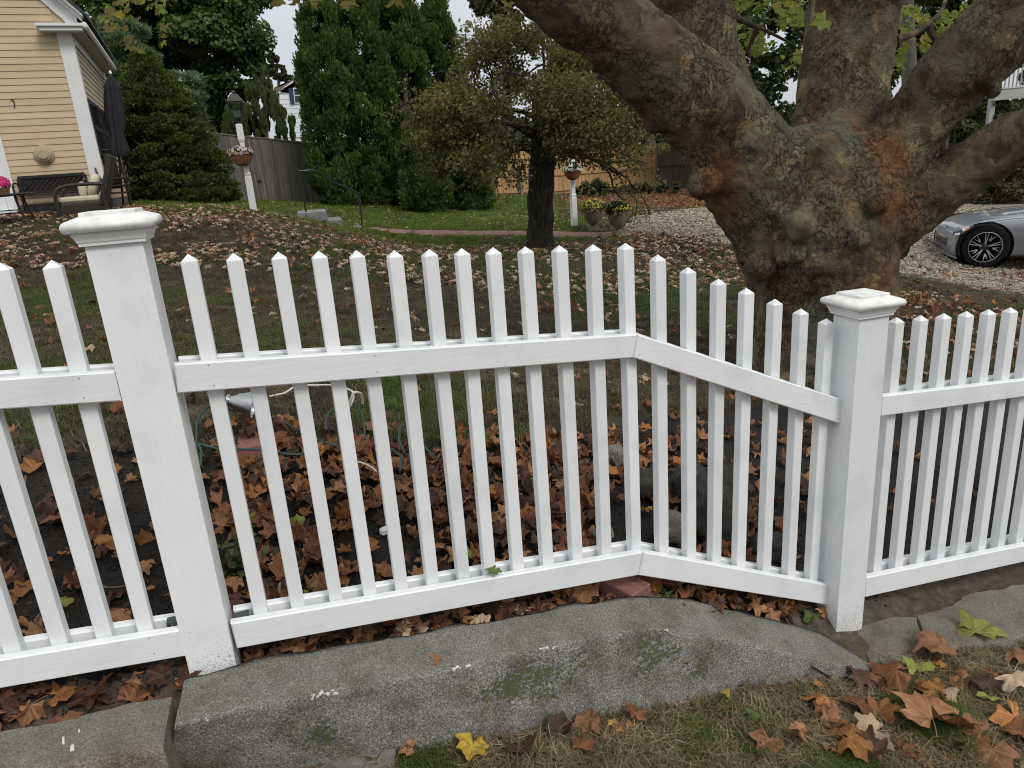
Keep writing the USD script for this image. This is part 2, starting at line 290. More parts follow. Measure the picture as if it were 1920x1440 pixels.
GLASSY = mat('table_glass', {'t': ('transparent_bsdf', {'color': (0.75, 0.8, 0.78)}), 'g': ('glossy_bsdf', {'roughness': 0.05, 'color': (0.9, 0.9, 0.9)}), 'f': ('fresnel', {'IOR': 1.5}), 'x': ('mix_closure', {})},
             [('f.fac', 'x.fac'), ('t.BSDF', 'x.closure1'), ('g.BSDF', 'x.closure2')], surface='x.closure')
PANE = mat('window_pane', {'t': ('principled_bsdf', {'base_color': (0.03, 0.035, 0.04), 'roughness': 0.08}), 'n': ('noise_texture', {'scale': 2.0}), 'b': ('bump', {'strength': 0.05})}, [('n.fac', 'b.height'), ('b.normal', 't.normal')], surface='t.BSDF')
LANTERNGLASS = GLASSY
FABRIC = flat('black_canvas', (0.010, 0.011, 0.014), rough=0.85)
GREYWOOD = M('weathered_grey_boards', [(0.3, (0.075, 0.066, 0.055)), (0.55, (0.125, 0.112, 0.096)), (0.8, (0.20, 0.18, 0.155))], scale=5, rough=0.9, stretch=(6, 6, 0.35), rnd=0.22, bump=0.3, bscale=30)
CEDAR = M('cedar_boards', [(0.3, (0.30, 0.165, 0.065)), (0.6, (0.42, 0.255, 0.11)), (0.8, (0.50, 0.33, 0.16))], scale=4, rough=0.8, stretch=(6, 6, 0.4), rnd=0.12)
DARKWOOD = M('dark_brown_boards', [(0.3, (0.035, 0.028, 0.022)), (0.7, (0.075, 0.06, 0.048))], scale=4, rough=0.85, stretch=(6, 6, 0.4), rnd=0.15)
GREENPOST = flat('green_grey_post', (0.16, 0.17, 0.10), rough=0.8)
LAMPWHITE = flat('white_post_paint', (0.66, 0.66, 0.65), rough=0.5, var=0.05)
COCO = M('coco_liner', [(0.3, (0.10, 0.04, 0.016)), (0.7, (0.24, 0.11, 0.045))], scale=30, rough=0.95, stretch=(1, 1, 0.3), bump=0.6, bscale=60)
IRON = flat('black_iron', (0.012, 0.012, 0.012), rough=0.45)
URN = M('mossy_concrete_urn', [(0.3, (0.075, 0.070, 0.042)), (0.55, (0.15, 0.14, 0.09)), (0.8, (0.24, 0.22, 0.17))], scale=10, rough=0.9, bump=0.4, bscale=40)
STEPSTONE = M('granite_step', [(0.3, (0.12, 0.12, 0.115)), (0.7, (0.24, 0.24, 0.235))], scale=12, rough=0.85, bump=0.5)
CARPAINT = mat('silver_grey_car_paint', {'n': ('noise_texture', {'scale': 1500.0}), 'r': ('rgb_ramp', {'ramp': [(0.4, (0.125, 0.13, 0.135)), (0.6, (0.16, 0.165, 0.17))]}), 'g': ('geometry', {}), 'p': ('principled_bsdf', {'metallic': 0.25, 'roughness': 0.35, 'coat_weight': 1.0, 'coat_roughness': 0.04})},
               [('g.position', 'n.vector'), ('n.fac', 'r.fac'), ('r.color', 'p.base_color')])
RUBBER = flat('tyre_rubber', (0.007, 0.007, 0.007), rough=0.9, spec=0.12)
ARCHBLACK = flat('arch_liner', (0.004, 0.004, 0.004), rough=0.95, spec=0.05)
ALLOY = flat('machined_alloy', (0.42, 0.42, 0.43), rough=0.35, metallic=0.8, var=0.04)
BLACKGLOSS = flat('gloss_black', (0.008, 0.008, 0.009), rough=0.2)
LENS = mat('clear_lens', {'p': ('principled_bsdf', {'base_color': (0.55, 0.57, 0.6), 'roughness': 0.08, 'coat_weight': 1.0}), 'n': ('noise_texture', {'scale': 40.0}), 'b': ('bump', {'strength': 0.3, 'distance': 0.01})}, [('n.fac', 'b.height'), ('b.normal', 'p.normal')])
AMBER = flat('amber_reflector', (0.55, 0.10, 0.02), rough=0.2)
CHROME = flat('brushed_steel', (0.40, 0.40, 0.40), rough=0.25, metallic=1.0, var=0.05)
GREENCABLE = flat('green_cable', (0.008, 0.040, 0.032), rough=0.5)
WHITECABLE = flat('white_cable', (0.55, 0.54, 0.47), rough=0.5)
TWIG = M('twig_bark', [(0.3, (0.06, 0.045, 0.03)), (0.7, (0.16, 0.13, 0.09))], scale=40, rough=0.9)
BARKDARK = M('dark_ridged_bark', [(0.35, (0.010, 0.008, 0.006)), (0.55, (0.040, 0.034, 0.026)), (0.75, (0.085, 0.075, 0.060))], scale=9, rough=0.95, stretch=(2.6, 2.6, 0.5), bump=0.9, bscale=22, bdist=0.05, distortion=0.6)
BARKGREY = M('grey_bark', [(0.3, (0.04, 0.036, 0.03)), (0.7, (0.13, 0.12, 0.10))], scale=8, rough=0.95, stretch=(3, 3, 0.5), bump=0.6, bscale=20, bdist=0.03)
WHITESIDING = flat('white_siding', (0.72, 0.73, 0.74), rough=0.6, var=0.04)
BLUESHUT = flat('blue_shutter', (0.015, 0.03, 0.08), rough=0.5)
BROWNROOF = flat('brown_roof', (0.14, 0.10, 0.085), rough=0.9)
DECKGREY = flat('deck_rail_grey', (0.30, 0.30, 0.28), rough=0.7)

# sycamore bark: flaking plates of brown, olive, rust and grey green, dark cracks between them
def _near(pt, r, zs, amount, i):                # patches of bark of their own colour at known places on the trunk
    return ({f'ms{i}': ('mapping', {'scale': (1, 1, zs)}), f'd{i}': ('vector_math', {'math_type': 'distance', 'vector2': tuple(np.asarray(pt) * [1, 1, zs])}), f'q{i}': ('map_range', {'range_type': 'smoothstep', 'from_min': 0.0, 'from_max': r, 'to_min': amount, 'to_max': 0.0, 'clamp': True}), f'a{i}': ('math', {'math_type': 'add'})},
            [('g.position', f'ms{i}.vector'), (f'ms{i}.vector', f'd{i}.vector1'), (f'd{i}.value', f'q{i}.value'), (f'q{i}.result', f'a{i}.value2')])
_ex = [_near(AY(1635, 480, 4.62), .55, .40, .22, 1), _near(AY(1360, 330, 4.75), .42, .6, .17, 2), _near(AY(1450, 250, 4.8), .40, .6, .17, 3), _near(AY(1560, 600, 4.55), .30, .5, .15, 4), _near(AY(1450, 560, 4.65), .34, .45, .16, 5)]
BARK = mat('sycamore_bark', {
    **_ex[0][0], **_ex[1][0], **_ex[2][0], **_ex[3][0], **_ex[4][0],
    'g': ('geometry', {}), 'sx': ('separate_xyz', {}), 'w': ('noise_texture', {'scale': 7.0, 'detail': 6.0, 'roughness': 0.65}), 'ws': ('vector_math', {'math_type': 'multiply_add', 'vector2': (0.22, 0.22, 0.22)}),
    'm': ('mapping', {'scale': (1.0, 1.0, 0.62)}),
    'n1': ('noise_texture', {'scale': 3.0, 'detail': 7.0, 'roughness': 0.62}), 'r1': ('rgb_ramp', {'ramp': [(0.28, (0.075, 0.048, 0.028)), (0.44, (0.142, 0.098, 0.058)), (0.56, (0.178, 0.136, 0.086)), (0.72, (0.24, 0.195, 0.13))]}),
    'v': ('voronoi_texture', {'scale': 13.0, 'randomness': 1.0}), 'vr': ('rgb_ramp', {'ramp': [(0.0, (0.66, 0.60, 0.54)), (0.22, (0.88, 0.82, 0.75)), (0.52, (1.02, 1.0, 0.95)), (0.80, (1.2, 1.16, 1.02)), (0.93, (1.75, 1.65, 1.35))], 'interpolate': False}), 'vc': ('separate_color', {}),
    'mu': ('mix_color', {'blend_type': 'multiply', 'fac': 1.0, 'use_clamp': False}),
    'n2': ('noise_texture', {'scale': 1.7, 'detail': 5.0, 'roughness': 0.6}), 'k2': ('rgb_ramp', {'ramp': [(0.60, (0, 0, 0)), (0.72, (0.8, 0.8, 0.8))]}), 'rust': ('mix_color', {'b': (0.215, 0.090, 0.033)}),
    'n3': ('noise_texture', {'scale': 2.1, 'detail': 7.0, 'roughness': 0.68}), 'o3': ('vector_math', {'math_type': 'add', 'vector2': (7.3, 2.1, 4.4)}), 'k3': ('rgb_ramp', {'ramp': [(0.52, (0, 0, 0)), (0.62, (0.7, 0.7, 0.7))]}), 'lich': ('mix_color', {'b': (0.145, 0.152, 0.098)}),
    've': ('voronoi_texture', {'scale': 24.0, 'feature': 'distance_to_edge'}), 'ke': ('rgb_ramp', {'ramp': [(0.0, (1, 1, 1)), (0.085, (0, 0, 0))]}), 'n5': ('noise_texture', {'scale': 4.0, 'detail': 2.0}), 'k5': ('rgb_ramp', {'ramp': [(0.40, (0, 0, 0)), (0.56, (0.8, 0.8, 0.8))]}), 'mc': ('math', {'math_type': 'multiply'}), 'crack': ('mix_color', {'b': (0.010, 0.007, 0.005)}),
    'n4': ('noise_texture', {'scale': 34.0, 'detail': 7.0, 'roughness': 0.7}), 'h1': ('math', {'math_type': 'multiply_add', 'value2': -0.8}), 'h2': ('math', {'math_type': 'multiply_add', 'value2': 0.5}),
    'b': ('bump', {'strength': 1.0, 'distance': 0.045}), 'p': ('principled_bsdf', {'roughness': 0.85, 'specular_ior_level': 0.25})},
    [('g.position', 'w.vector'), ('w.color', 'ws.vector1'), ('g.position', 'ws.vector3'), ('ws.vector', 'm.vector'), ('g.position', 'n1.vector'), ('n1.fac', 'r1.fac'), ('m.vector', 'v.vector'), ('v.color', 'vc.color'), ('vc.r', 'vr.fac'),
     ('r1.color', 'mu.a'), ('vr.color', 'mu.b'), ('g.position', 'n2.vector'), *sum([e[1] for e in _ex], []), ('n2.fac', 'a1.value1'), ('a1.value', 'a2.value1'), ('a2.value', 'a5.value1'), ('a5.value', 'k2.fac'), ('n3.fac', 'a3.value1'), ('a3.value', 'a4.value1'), ('a4.value', 'k3.fac'), ('mu.result', 'rust.a'), ('k2.color', 'rust.fac'), ('g.position', 'o3.vector1'), ('o3.vector', 'n3.vector'), ('rust.result', 'lich.a'), ('k3.color', 'lich.fac'),
     ('m.vector', 've.vector'), ('ve.distance', 'ke.fac'), ('g.position', 'n5.vector'), ('n5.fac', 'k5.fac'), ('ke.color', 'mc.value1'), ('k5.color', 'mc.value2'), ('lich.result', 'crack.a'), ('mc.value', 'crack.fac'), ('crack.result', 'p.base_color'),
     ('g.position', 'n4.vector'), ('mc.value', 'h1.value1'), ('n4.fac', 'h1.value3'), ('vc.r', 'h2.value1'), ('h1.value', 'h2.value3'), ('h2.value', 'b.height'), ('b.normal', 'p.normal')])
# dried leaves with paler veins that follow the lobes
def dryleaf(name, a, b, vein, trans=0.15, blot=None):
    n = {'t': ('texture_coordinate', {}), 's': ('separate_xyz', {}), 'at': ('math', {'math_type': 'arctan2'}), 'dv': ('math', {'math_type': 'divide', 'value2': math.radians(48)}), 'fr': ('math', {'math_type': 'pingpong', 'value2': 0.5}),
         'ln': ('vector_math', {'math_type': 'length'}), 'ml': ('math', {'math_type': 'multiply'}), 'kr': ('rgb_ramp', {'ramp': [(0.0, (.75, .75, .75)), (0.012, (0.4, 0.4, 0.4)), (0.03, (0, 0, 0))]}),
         'g': ('geometry', {}), 'n': ('noise_texture', {'scale': 26.0, 'detail': 8.0, 'roughness': 0.72}), 'r': ('rgb_ramp', {'ramp': [(0.34, a), (0.62, b)] if blot is None else [(0.3, a), (0.55, b), (0.66, blot)]}),
         'x': ('mix_color', {'b': vein}), 'p': ('principled_bsdf', {'roughness': 0.62, 'specular_ior_level': 0.3}), 'tr': ('translucent_bsdf', {}), 'mc': ('mix_closure', {'fac': trans}),
         'o': ('object_info', {}), 'mr': ('map_range', {'from_min': 0.0, 'from_max': 1.0, 'to_min': 0.7, 'to_max': 1.25}), 'sc': ('vector_math', {'math_type': 'scale'}),
         'b': ('bump', {'strength': 0.7, 'distance': 0.006})}
    return mat(name, n, [('t.UV', 's.vector'), ('s.x', 'at.value1'), ('s.y', 'at.value2'), ('at.value', 'dv.value1'), ('dv.value', 'fr.value1'), ('t.UV', 'ln.vector1'), ('fr.value', 'ml.value1'), ('ln.value', 'ml.value2'), ('ml.value', 'kr.fac'),
        ('g.position', 'n.vector'), ('n.fac', 'r.fac'), ('r.color', 'x.a'), ('kr.color', 'x.fac'), ('o.random', 'mr.value'), ('x.result', 'sc.vector1'), ('mr.result', 'sc.scale'), ('sc.vector', 'p.base_color'), ('sc.vector', 'tr.color'),
        ('p.BSDF', 'mc.closure1'), ('tr.BSDF', 'mc.closure2'), ('n.fac', 'b.height'), ('b.normal', 'p.normal')], surface='mc.closure')
LEAF = {
    'tan brown': dryleaf('dry_leaf_tan', (0.165, 0.07, 0.03), (0.31, 0.15, 0.068), (0.36, 0.22, 0.12)),
    'rust brown': dryleaf('dry_leaf_rust', (0.085, 0.032, 0.013), (0.185, 0.074, 0.028), (0.25, 0.13, 0.065)),
    'dark brown': dryleaf('dry_leaf_dark', (0.036, 0.016, 0.009), (0.08, 0.036, 0.019), (0.13, 0.07, 0.04)),
    'orange brown': dryleaf('dry_leaf_orange', (0.19, 0.072, 0.018), (0.35, 0.15, 0.042), (0.4, 0.22, 0.09)),
    'pale buff': dryleaf('dry_leaf_buff', (0.30, 0.205, 0.13), (0.50, 0.37, 0.25), (0.52, 0.41, 0.29)),
    'yellow green': dryleaf('leaf_yellow_green', (0.14, 0.17, 0.035), (0.27, 0.29, 0.06), (0.36, 0.38, 0.14), trans=0.3),
    'green': dryleaf('leaf_green', (0.055, 0.085, 0.02), (0.11, 0.15, 0.035), (0.20, 0.24, 0.09), trans=0.3),
    'yellow': dryleaf('leaf_yellow', (0.30, 0.17, 0.025), (0.46, 0.31, 0.04), (0.50, 0.40, 0.10), trans=0.3, blot=(0.20, 0.08, 0.02))}
GRASS_G = leafmat('green_grass', [(0, (0.020, 0.030, 0.007)), (0.5, (0.070, 0.098, 0.020)), (1, (0.18, 0.20, 0.06))], trans=0.3, pos_scale=9.0)
GRASS_B = leafmat('dry_grass', [(0, (0.040, 0.030, 0.014)), (0.35, (0.11, 0.082, 0.042)), (0.7, (0.24, 0.185, 0.10)), (1, (0.48, 0.40, 0.26))], trans=0.25, pos_scale=9.0)

# ------------------------------------------------------------------ the land
TH = 0.34
T = np.array([math.cos(TH), math.sin(TH), 0.0]); N = np.array([-math.sin(TH), math.cos(TH), 0.0])   # along the fence, and away from the street
def FS(s, o, z): return T * s + N * o + np.array([0, 0, z])
_c = []
for x, y, Y in [(60, 404, 13.4), (476, 397, 13.8), (300, 411, 12), (400, 421, 11), (150, 450, 10), (450, 458, 9.7), (300, 480, 9), (300, 600, 5), (300, 700, 3.5), (130, 830, 2.65), (100, 600, 5.2), (0, 480, 9), (0, 700, 3.4),
                (640, 835, 2.75), (640, 600, 5.6), (640, 480, 9.5), (560, 422, 13.3), (600, 442, 12), (690, 432, 17), (800, 460, 14.7), (850, 437, 16.8), (800, 390, 22), (700, 387, 21.5), (930, 367, 26), (605, 381, 23.4), (400, 374, 21.4),
                (1050, 380, 24), (1077, 426, 16.5), (1113, 434, 16), (1160, 442, 15), (1013, 467, 13.9), (800, 540, 8), (800, 640, 5), (830, 810, 3), (1000, 560, 8), (1000, 700, 4.6), (1000, 830, 3.2), (1200, 560, 8), (1200, 750, 4), (1200, 950, 2.8),
                (1400, 640, 6), (1400, 800, 4), (1420, 960, 3.05), (1500, 730, 5), (1700, 600, 6.4), (1850, 620, 6.3), (1690, 518, 10.2), (1920, 560, 8.8), (1845, 506, 11.5), (1290, 430, 14.5), (1300, 392, 20), (1200, 380, 24), (1260, 353, 31), (1780, 400, 18), (1900, 391, 19), (1900, 800, 4), (1700, 450, 13.4)]:
    _c.append(AY(x, y, Y))
for s, o, z in [(-2.2, 1.8, .44), (-1.2, 1.8, .34), (-.35, 1.8, .275), (.3, 1.84, .19), (1.08, 1.84, .075), (1.6, 1.84, -.14), (2.1, 1.9, -.25), (2.6, 1.95, -.275), (3.4, 2.0, -.26), (-1.2, 2.25, .44), (-.3, 2.25, .33), (.5, 2.25, .22), (1.1, 2.25, .12), (1.6, 2.25, -.05), (2.1, 2.3, -.16), (2.8, 2.3, -.20)]:
    _c.append(FS(s, o, z))
_c += [np.array(q, float) for q in [(-30, 40, 1.6), (0, 60, .8), (35, 60, .4), (40, 10, -.4), (-30, 0, 1.0), (30, -10, -.4), (-12, -10, .6), (-14, 14, 1.4), (-12, 22, 1.5), (12, 40, .4), (-4, 36, .9)]]
_c = np.array(_c); _rbf = RBFInterpolator(_c[:, :2], _c[:, 2], kernel='thin_plate_spline', smoothing=0.004)
EDGE = np.array([AY(x, y, Y)[:2] for x, y, Y in [(-700, 850, 2.3), (-60, 836, 2.5), (130, 830, 2.65), (400, 836, 2.7), (640, 832, 2.76), (860, 803, 3.0), (1000, 792, 3.3), (1150, 772, 3.6), (1300, 752, 4.0), (1420, 742, 4.6), (1700, 735, 4.75), (2300, 745, 4.7)]])
def beyond_edge(p):
    """Signed distance past the cut edge of the lawn (positive on the lawn)."""
    d = np.full(len(p), 1e9); sg_ = np.zeros(len(p))
    for a, b in zip(EDGE[:-1], EDGE[1:]):
        e = b - a; t = np.clip(((p - a) @ e) / (e @ e), 0, 1); q = a + t[:, None] * e; r = p - q; dd = np.linalg.norm(r, axis=1); c = e[0] * r[:, 1] - e[1] * r[:, 0]
        k = dd < d; d[k] = dd[k]; sg_[k] = np.sign(c[k])
    return d * np.where(sg_ == 0, 1, sg_)
def H(p):
    p = np.atleast_2d(np.asarray(p, float))[:, :2]
    q = np.clip(p, [-32, -12], [42, 62]); z = _rbf(q)
    b = beyond_edge(p) + (noise(np.c_[p * 6, np.zeros(len(p))], 3) - .5) * .08; fade = np.clip((1.4 - np.abs(p[:, 0] + .6)) / .8, 0, 1)
    z = z - 0.055 * (1 - np.clip(b / .05, 0, 1)) * fade * np.clip((4.5 - p[:, 1]), 0, 1)
    s_, o_ = p @ T[:2], p @ N[:2]; w_ = np.clip((s_ - 1.55) / .25, 0, 1) * (1 - np.clip((o_ - 1.66) / .22, 0, 1)); z = z * (1 - w_) + w_ * np.minimum(z, -.16 * np.minimum(s_, 1.7) - .06)
    near = np.clip((9 - p[:, 1]) / 4, 0, 1)
    z = z + (fbm(np.c_[p * 3.0, np.zeros(len(p))], 4, 5) - .5) * .05 + (fbm(np.c_[p * 14, np.zeros(len(p))], 3, 9) - .5) * .022 * near
    return z
def verge_z(p):
    p = np.atleast_2d(np.asarray(p, float)); s = p[:, 0] * T[0] + p[:, 1] * T[1]
    z = np.where(s < 1.7, -.16 * s, -.272 - .035 * (1 - np.exp(-(s - 1.7) * 2)))
    return z + (fbm(np.c_[p[:, :2] * 6, np.zeros(len(p))], 4, 11) - .5) * .04
def graded(a, b, lo, hi, step, grow, cap):
    x = list(np.arange(a, b + 1e-9, step)); d = step; y = a; left = []
    while y > lo: d = min(d * grow, cap); y -= d; left.append(y)
    d = step; y = x[-1]; right = []
    while y < hi: d = min(d * grow, cap); y += d; right.append(y)
    return np.array(left[::-1] + x + right)
gx = graded(-3.3, 3.8, -220, 220, .035, 1.07, 25); gy = graded(1.2, 4.9, -30, 300, .035, 1.05, 25)
XX, YY = np.meshgrid(gx, gy); P = np.stack([XX.ravel(), YY.ravel()], 1); ZZ = H(P)
k = np.arange(len(gx) * len(gy)).reshape(len(gy), len(gx))
F4 = np.stack([k[:-1, :-1], k[:-1, 1:], k[1:, 1:], k[1:, :-1]], -1).reshape(-1, 4)
cen = P[F4].mean(1); off = cen @ N[:2]; ss = cen @ T[:2]
keep = off > np.where(ss > 1.6, 1.58, 1.755)
bd = beyond_edge(cen); inbed = (bd < 0) & (cen[:, 1] < 5.2)
strip = inbed & (off < 1.97) & ((ss > 1.7) | (ss < -.2))
V3 = np.c_[P, ZZ]
def sub(mask):
    f = F4[mask]; u, i = np.unique(f, return_inverse=True); return V3[u], i.reshape(f.shape)
def quads(m): v, f = m; return v, np.vstack([f[:, [0, 1, 2]], f[:, [0, 2, 3]]])
obj('lawn', quads(sub(keep & ~inbed)), LAWN, smooth=True, kind='structure')
obj('mulch_bed', quads(sub(keep & inbed & ~strip)), SOIL, smooth=True, kind='structure')
obj('bare_soil', quads(sub(keep & strip)), DRYSOIL, smooth=True, kind='structure')
vs = graded(-1.6, 3.2, -60, 60, .04, 1.12, 6); vo = np.r_[-40, -20, -10, -5, -2, -1, 0, .4, .7, np.arange(.85, 2.2, .04)]
SS, OO = np.meshgrid(vs, vo); pv = np.outer(SS.ravel(), T) + np.outer(OO.ravel(), N); pv[:, 2] = verge_z(pv)
k = np.arange(len(vs) * len(vo)).reshape(len(vo), len(vs)); fv = np.stack([k[:-1, :-1], k[:-1, 1:], k[1:, 1:], k[1:, :-1]], -1).reshape(-1, 4)
cv = np.stack([SS.ravel(), OO.ravel()], 1)[fv].mean(1); fv = fv[cv[:, 1] < np.where(cv[:, 0] > 1.7, 1.76, 1.9)]
VERGE = M('verge_soil', [(0.3, (0.028, 0.022, 0.013)), (0.5, (0.070, 0.054, 0.032)), (0.75, (0.15, 0.118, 0.072))], scale=16, rough=0.95, bump=0.8, bscale=90, bdist=0.01, detail=8)
u_, i_ = np.unique(fv, return_inverse=True); obj('verge', quads((pv[u_], i_.reshape(fv.shape))), VERGE, smooth=True, kind='structure')
def sheet(name, poly, step, mat_, lift, label=None):
    """A ground sheet of the given outline, draped on the land."""
    pg = sg.Polygon(poly).buffer(0); x0, y0, x1, y1 = pg.bounds
    g = np.stack(np.meshgrid(np.arange(x0, x1, step), np.arange(y0, y1, step)), -1).reshape(-1, 2); g = g[shapely.contains_xy(pg.buffer(-step * .4), g[:, 0], g[:, 1])]
    ring = np.array([pg.exterior.interpolate(d).coords[0] for d in np.arange(0, pg.exterior.length, step)])
    p = np.vstack([g, ring]); tri = Delaunay(p).simplices; c = p[tri].mean(1); tri = tri[shapely.contains_xy(pg, c[:, 0], c[:, 1])]
    z = H(p) + lift; z[len(g):] -= lift * .8
    return obj(name, (np.c_[p, z], tri), mat_, smooth=True, kind='structure'), pg
def px(pts): return np.array([AY(x, y, Y)[:2] for x, y, Y in pts])
_, PATH = sheet('brick_path', px([(684, 428, 17.6), (760, 428, 17.5), (850, 430, 17.2), (990, 432, 16.5), (1100, 435, 15.9), (1215, 436, 15.3), (1215, 447, 14.5), (1100, 443, 15.1), (990, 440, 15.8), (850, 439, 16.3), (760, 437, 16.6), (684, 437, 16.8)]), .25, BRICKPATH, .03)
_, GRAV = sheet('gravel_driveway', px([(1168, 428, 15.6), (1185, 414, 17.4), (1270, 400, 18.8), (1365, 383, 21), (1500, 372, 22), (1700, 388, 20.5), (1790, 392, 20), (1960, 392, 20), (2600, 420, 15), (2600, 640, 8.2), (1990, 572, 8.6), (1920, 558, 8.9), (1800, 537, 9.5), (1690, 517, 10.2), (1560, 500, 11), (1400, 470, 12), (1300, 455, 13.2), (1200, 443, 14.7)]), .3, GRAVELM, .035)
_, LIT = sheet('leaf_litter', px([(1040, 371, 24.5), (1090, 372, 24), (1180, 388, 21.5), (1300, 392, 20.3), (1400, 388, 20.5), (1500, 372, 24), (1480, 350, 31), (1240, 352, 31), (1100, 362, 27)]), .4, LITTER, .03)
_, TER = sheet('terrace', px([(-500, 405, 13.2), (100, 408, 13.0), (210, 400, 13.3), (225, 393, 14.5), (250, 392, 16), (180, 388, 17), (-500, 380, 17)]), .4, TERRACE, .03)

# ------------------------------------------------------------------ kerb stones
def polyplane(pts, off):                         # photo points carried to the upright plane at that distance from the eye
    return np.array([AP(x, y, N * o, N) for (x, y), o in zip(pts, np.broadcast_to(off, (len(pts),)))])
def kerb(name, back, arris, bottom, material, label, seed, amp=.012, n=170, deep=.16):
    def res(c):
        t = np.linspace(0, 1, len(c)); q = np.linspace(0, 1, n); return np.stack([PchipInterpolator(t, c[:, k])(q) for k in range(3)], 1)
    b, a, f = res(back), res(arris), res(bottom); f = f - [0, 0, .05]
    rows = []
    for w in np.linspace(0, 1, 13)[:-1]: rows.append(b * (1 - w) + a * w)
    for w in np.linspace(0, 1, 19): rows.append(a * (1 - w) + f * w)
    G = np.array(rows)
    for _ in range(1): G[1:-1] = .25 * G[:-2] + .5 * G[1:-1] + .25 * G[2:]
    nr = unit(np.cross(np.gradient(G, axis=1), np.gradient(G, axis=0))); nr *= np.sign((nr @ (np.array([0, 0, .8]) - N * .6))[..., None] + 1e-9)
    rough = np.linspace(0, 1, len(G))[:, None, None]
    thick = np.clip(np.linalg.norm(a - f, axis=1) / .12, .05, 1)[None, :, None]
    d = (fbm(G * 7, 4, seed) - .5)[..., None] * amp * 2 + (fbm(G * 34, 4, seed + 3) - .5)[..., None] * amp * (.25 + 1.0 * np.clip((rough - .35) * 4, 0, 1))
    G = G + nr * d * thick
    G[0] += (fbm(np.c_[b[:, :2] * 9, np.zeros(n)], 4, seed + 7) - .5)[:, None] * N * .05
    G = np.concatenate([(G[0] - [0, 0, deep])[None], G, (G[-1] - [0, 0, .14] + N * .02)[None]], 0); m = len(G)
    v = G.reshape(-1, 3); k = np.arange(m * n).reshape(m, n)
    q = np.stack([k[:-1, :-1], k[1:, :-1], k[1:, 1:], k[:-1, 1:]], -1).reshape(-1, 4); fs = [q[:, [0, 1, 2]], q[:, [0, 2, 3]]]
    for col, rev in ((0, False), (n - 1, True)):
        r = k[:, col]; c = len(v); v = np.vstack([v, v[r].mean(0)]); tri = np.stack([np.full(m, c), np.roll(r, -1), r], 1); fs.append(tri[:, ::-1] if rev else tri)
    o_ = thing(name, label, 'kerb stone', G[m // 2, n // 2]); obj('stone', (v, np.vstack(fs)), material, o_, smooth=50)
    return o_, G, nr
def scuff(st, rows, cols, thr, seed, name, mt, freq=(9, 60)):
    """A worn or painted patch lying on the stone's own faces, cut by noise."""
    o_, G, nr = st; g = G[1:-1][rows[0]:rows[1] + 1, cols[0]:cols[1] + 1]; nn_ = nr[rows[0]:rows[1] + 1, cols[0]:cols[1] + 1]
    def dens(a, k): 
        t = np.linspace(0, len(a) - 1, (len(a) - 1) * k + 1); i = np.minimum(t.astype(int), len(a) - 2); w = (t - i).reshape(-1, *([1] * (a.ndim - 1))); return a[i] * (1 - w) + a[i + 1] * w
    for _ in range(1):
        g = dens(g, 6); nn_ = dens(nn_, 6); g = np.swapaxes(dens(np.swapaxes(g, 0, 1), 6), 0, 1); nn_ = np.swapaxes(dens(np.swapaxes(nn_, 0, 1), 6), 0, 1)
    p = (g + nn_ * .0016); a, b = p.shape[:2]; k = np.arange(a * b).reshape(a, b); q = np.stack([k[:-1, :-1], k[1:, :-1], k[1:, 1:], k[:-1, 1:]], -1).reshape(-1, 4); c = p.reshape(-1, 3)[q].mean(1)
    u = np.linspace(-1, 1, a - 1)[:, None] * np.ones(b - 1); w = np.linspace(-1, 1, b - 1)[None] * np.ones((a - 1, 1)); fade = np.clip(1.15 - np.sqrt(u ** 2 + w ** 2), 0, 1).ravel()
    keep_ = fbm(c * freq[1], 3, seed) * .6 + fbm(c * freq[0], 2, seed + 1) * .4 + fade * .25 > thr
    if keep_.sum() < 3: return
    q = q[keep_]; uq, i = np.unique(q, return_inverse=True); f = i.reshape(q.shape)
    obj(name, (p.reshape(-1, 3)[uq], np.vstack([f[:, [0, 1, 2]], f[:, [0, 2, 3]]])), mt, o_, smooth=True, kind='stuff')
B2 = polyplane([(346, 1269), (480, 1240), (700, 1200), (900, 1165), (1100, 1130), (1200, 1118), (1300, 1125), (1400, 1150), (1540, 1187), (1600, 1225), (1641, 1252)], [1.84, 1.84, 1.84, 1.84, 1.84, 1.84, 1.84, 1.82, 1.74, 1.66, 1.585])
A2 = polyplane([(327, 1362), (450, 1330), (610, 1300), (790, 1265), (930, 1235), (1080, 1202), (1200, 1180), (1290, 1186), (1400, 1206), (1560, 1243), (1641, 1254)], [1.68, 1.68, 1.68, 1.685, 1.69, 1.695, 1.70, 1.69, 1.67, 1.60, 1.58])
F2 = np.array([AZ(x, y, z) for x, y, z in [(312, 1470, .0), (450, 1465, -.0), (600, 1447, -.01), (745, 1421, -.03), (900, 1397, -.07), (1050, 1372, -.115), (1200, 1343, -.155), (1300, 1322, -.19), (1400, 1300, -.215), (1560, 1272, -.242), (1643, 1258, -.276)]])
K2 = kerb('kerb_stone', B2, A2, F2, GRAN, 'long grey granite kerb stone with mossy face tapering to a point below the fence kink', 21, amp=.009)
B1 = polyplane([(-330, 1432), (0, 1368), (160, 1338), (322, 1308)], 1.79); A1 = polyplane([(-330, 1530), (0, 1462), (160, 1430), (306, 1398)], [1.63, 1.63, 1.63, 1.635]); F1 = A1 - [0, 0, .27] - N * .03
K1 = kerb('kerb_stone', B1, A1, F1, GRAN_T, 'tan granite kerb stone at lower left with a flat top and paint spots', 33, amp=.010)
def kc(pts, z): return np.array([AZ(x, y, zz) for (x, y), zz in zip(pts, z)])
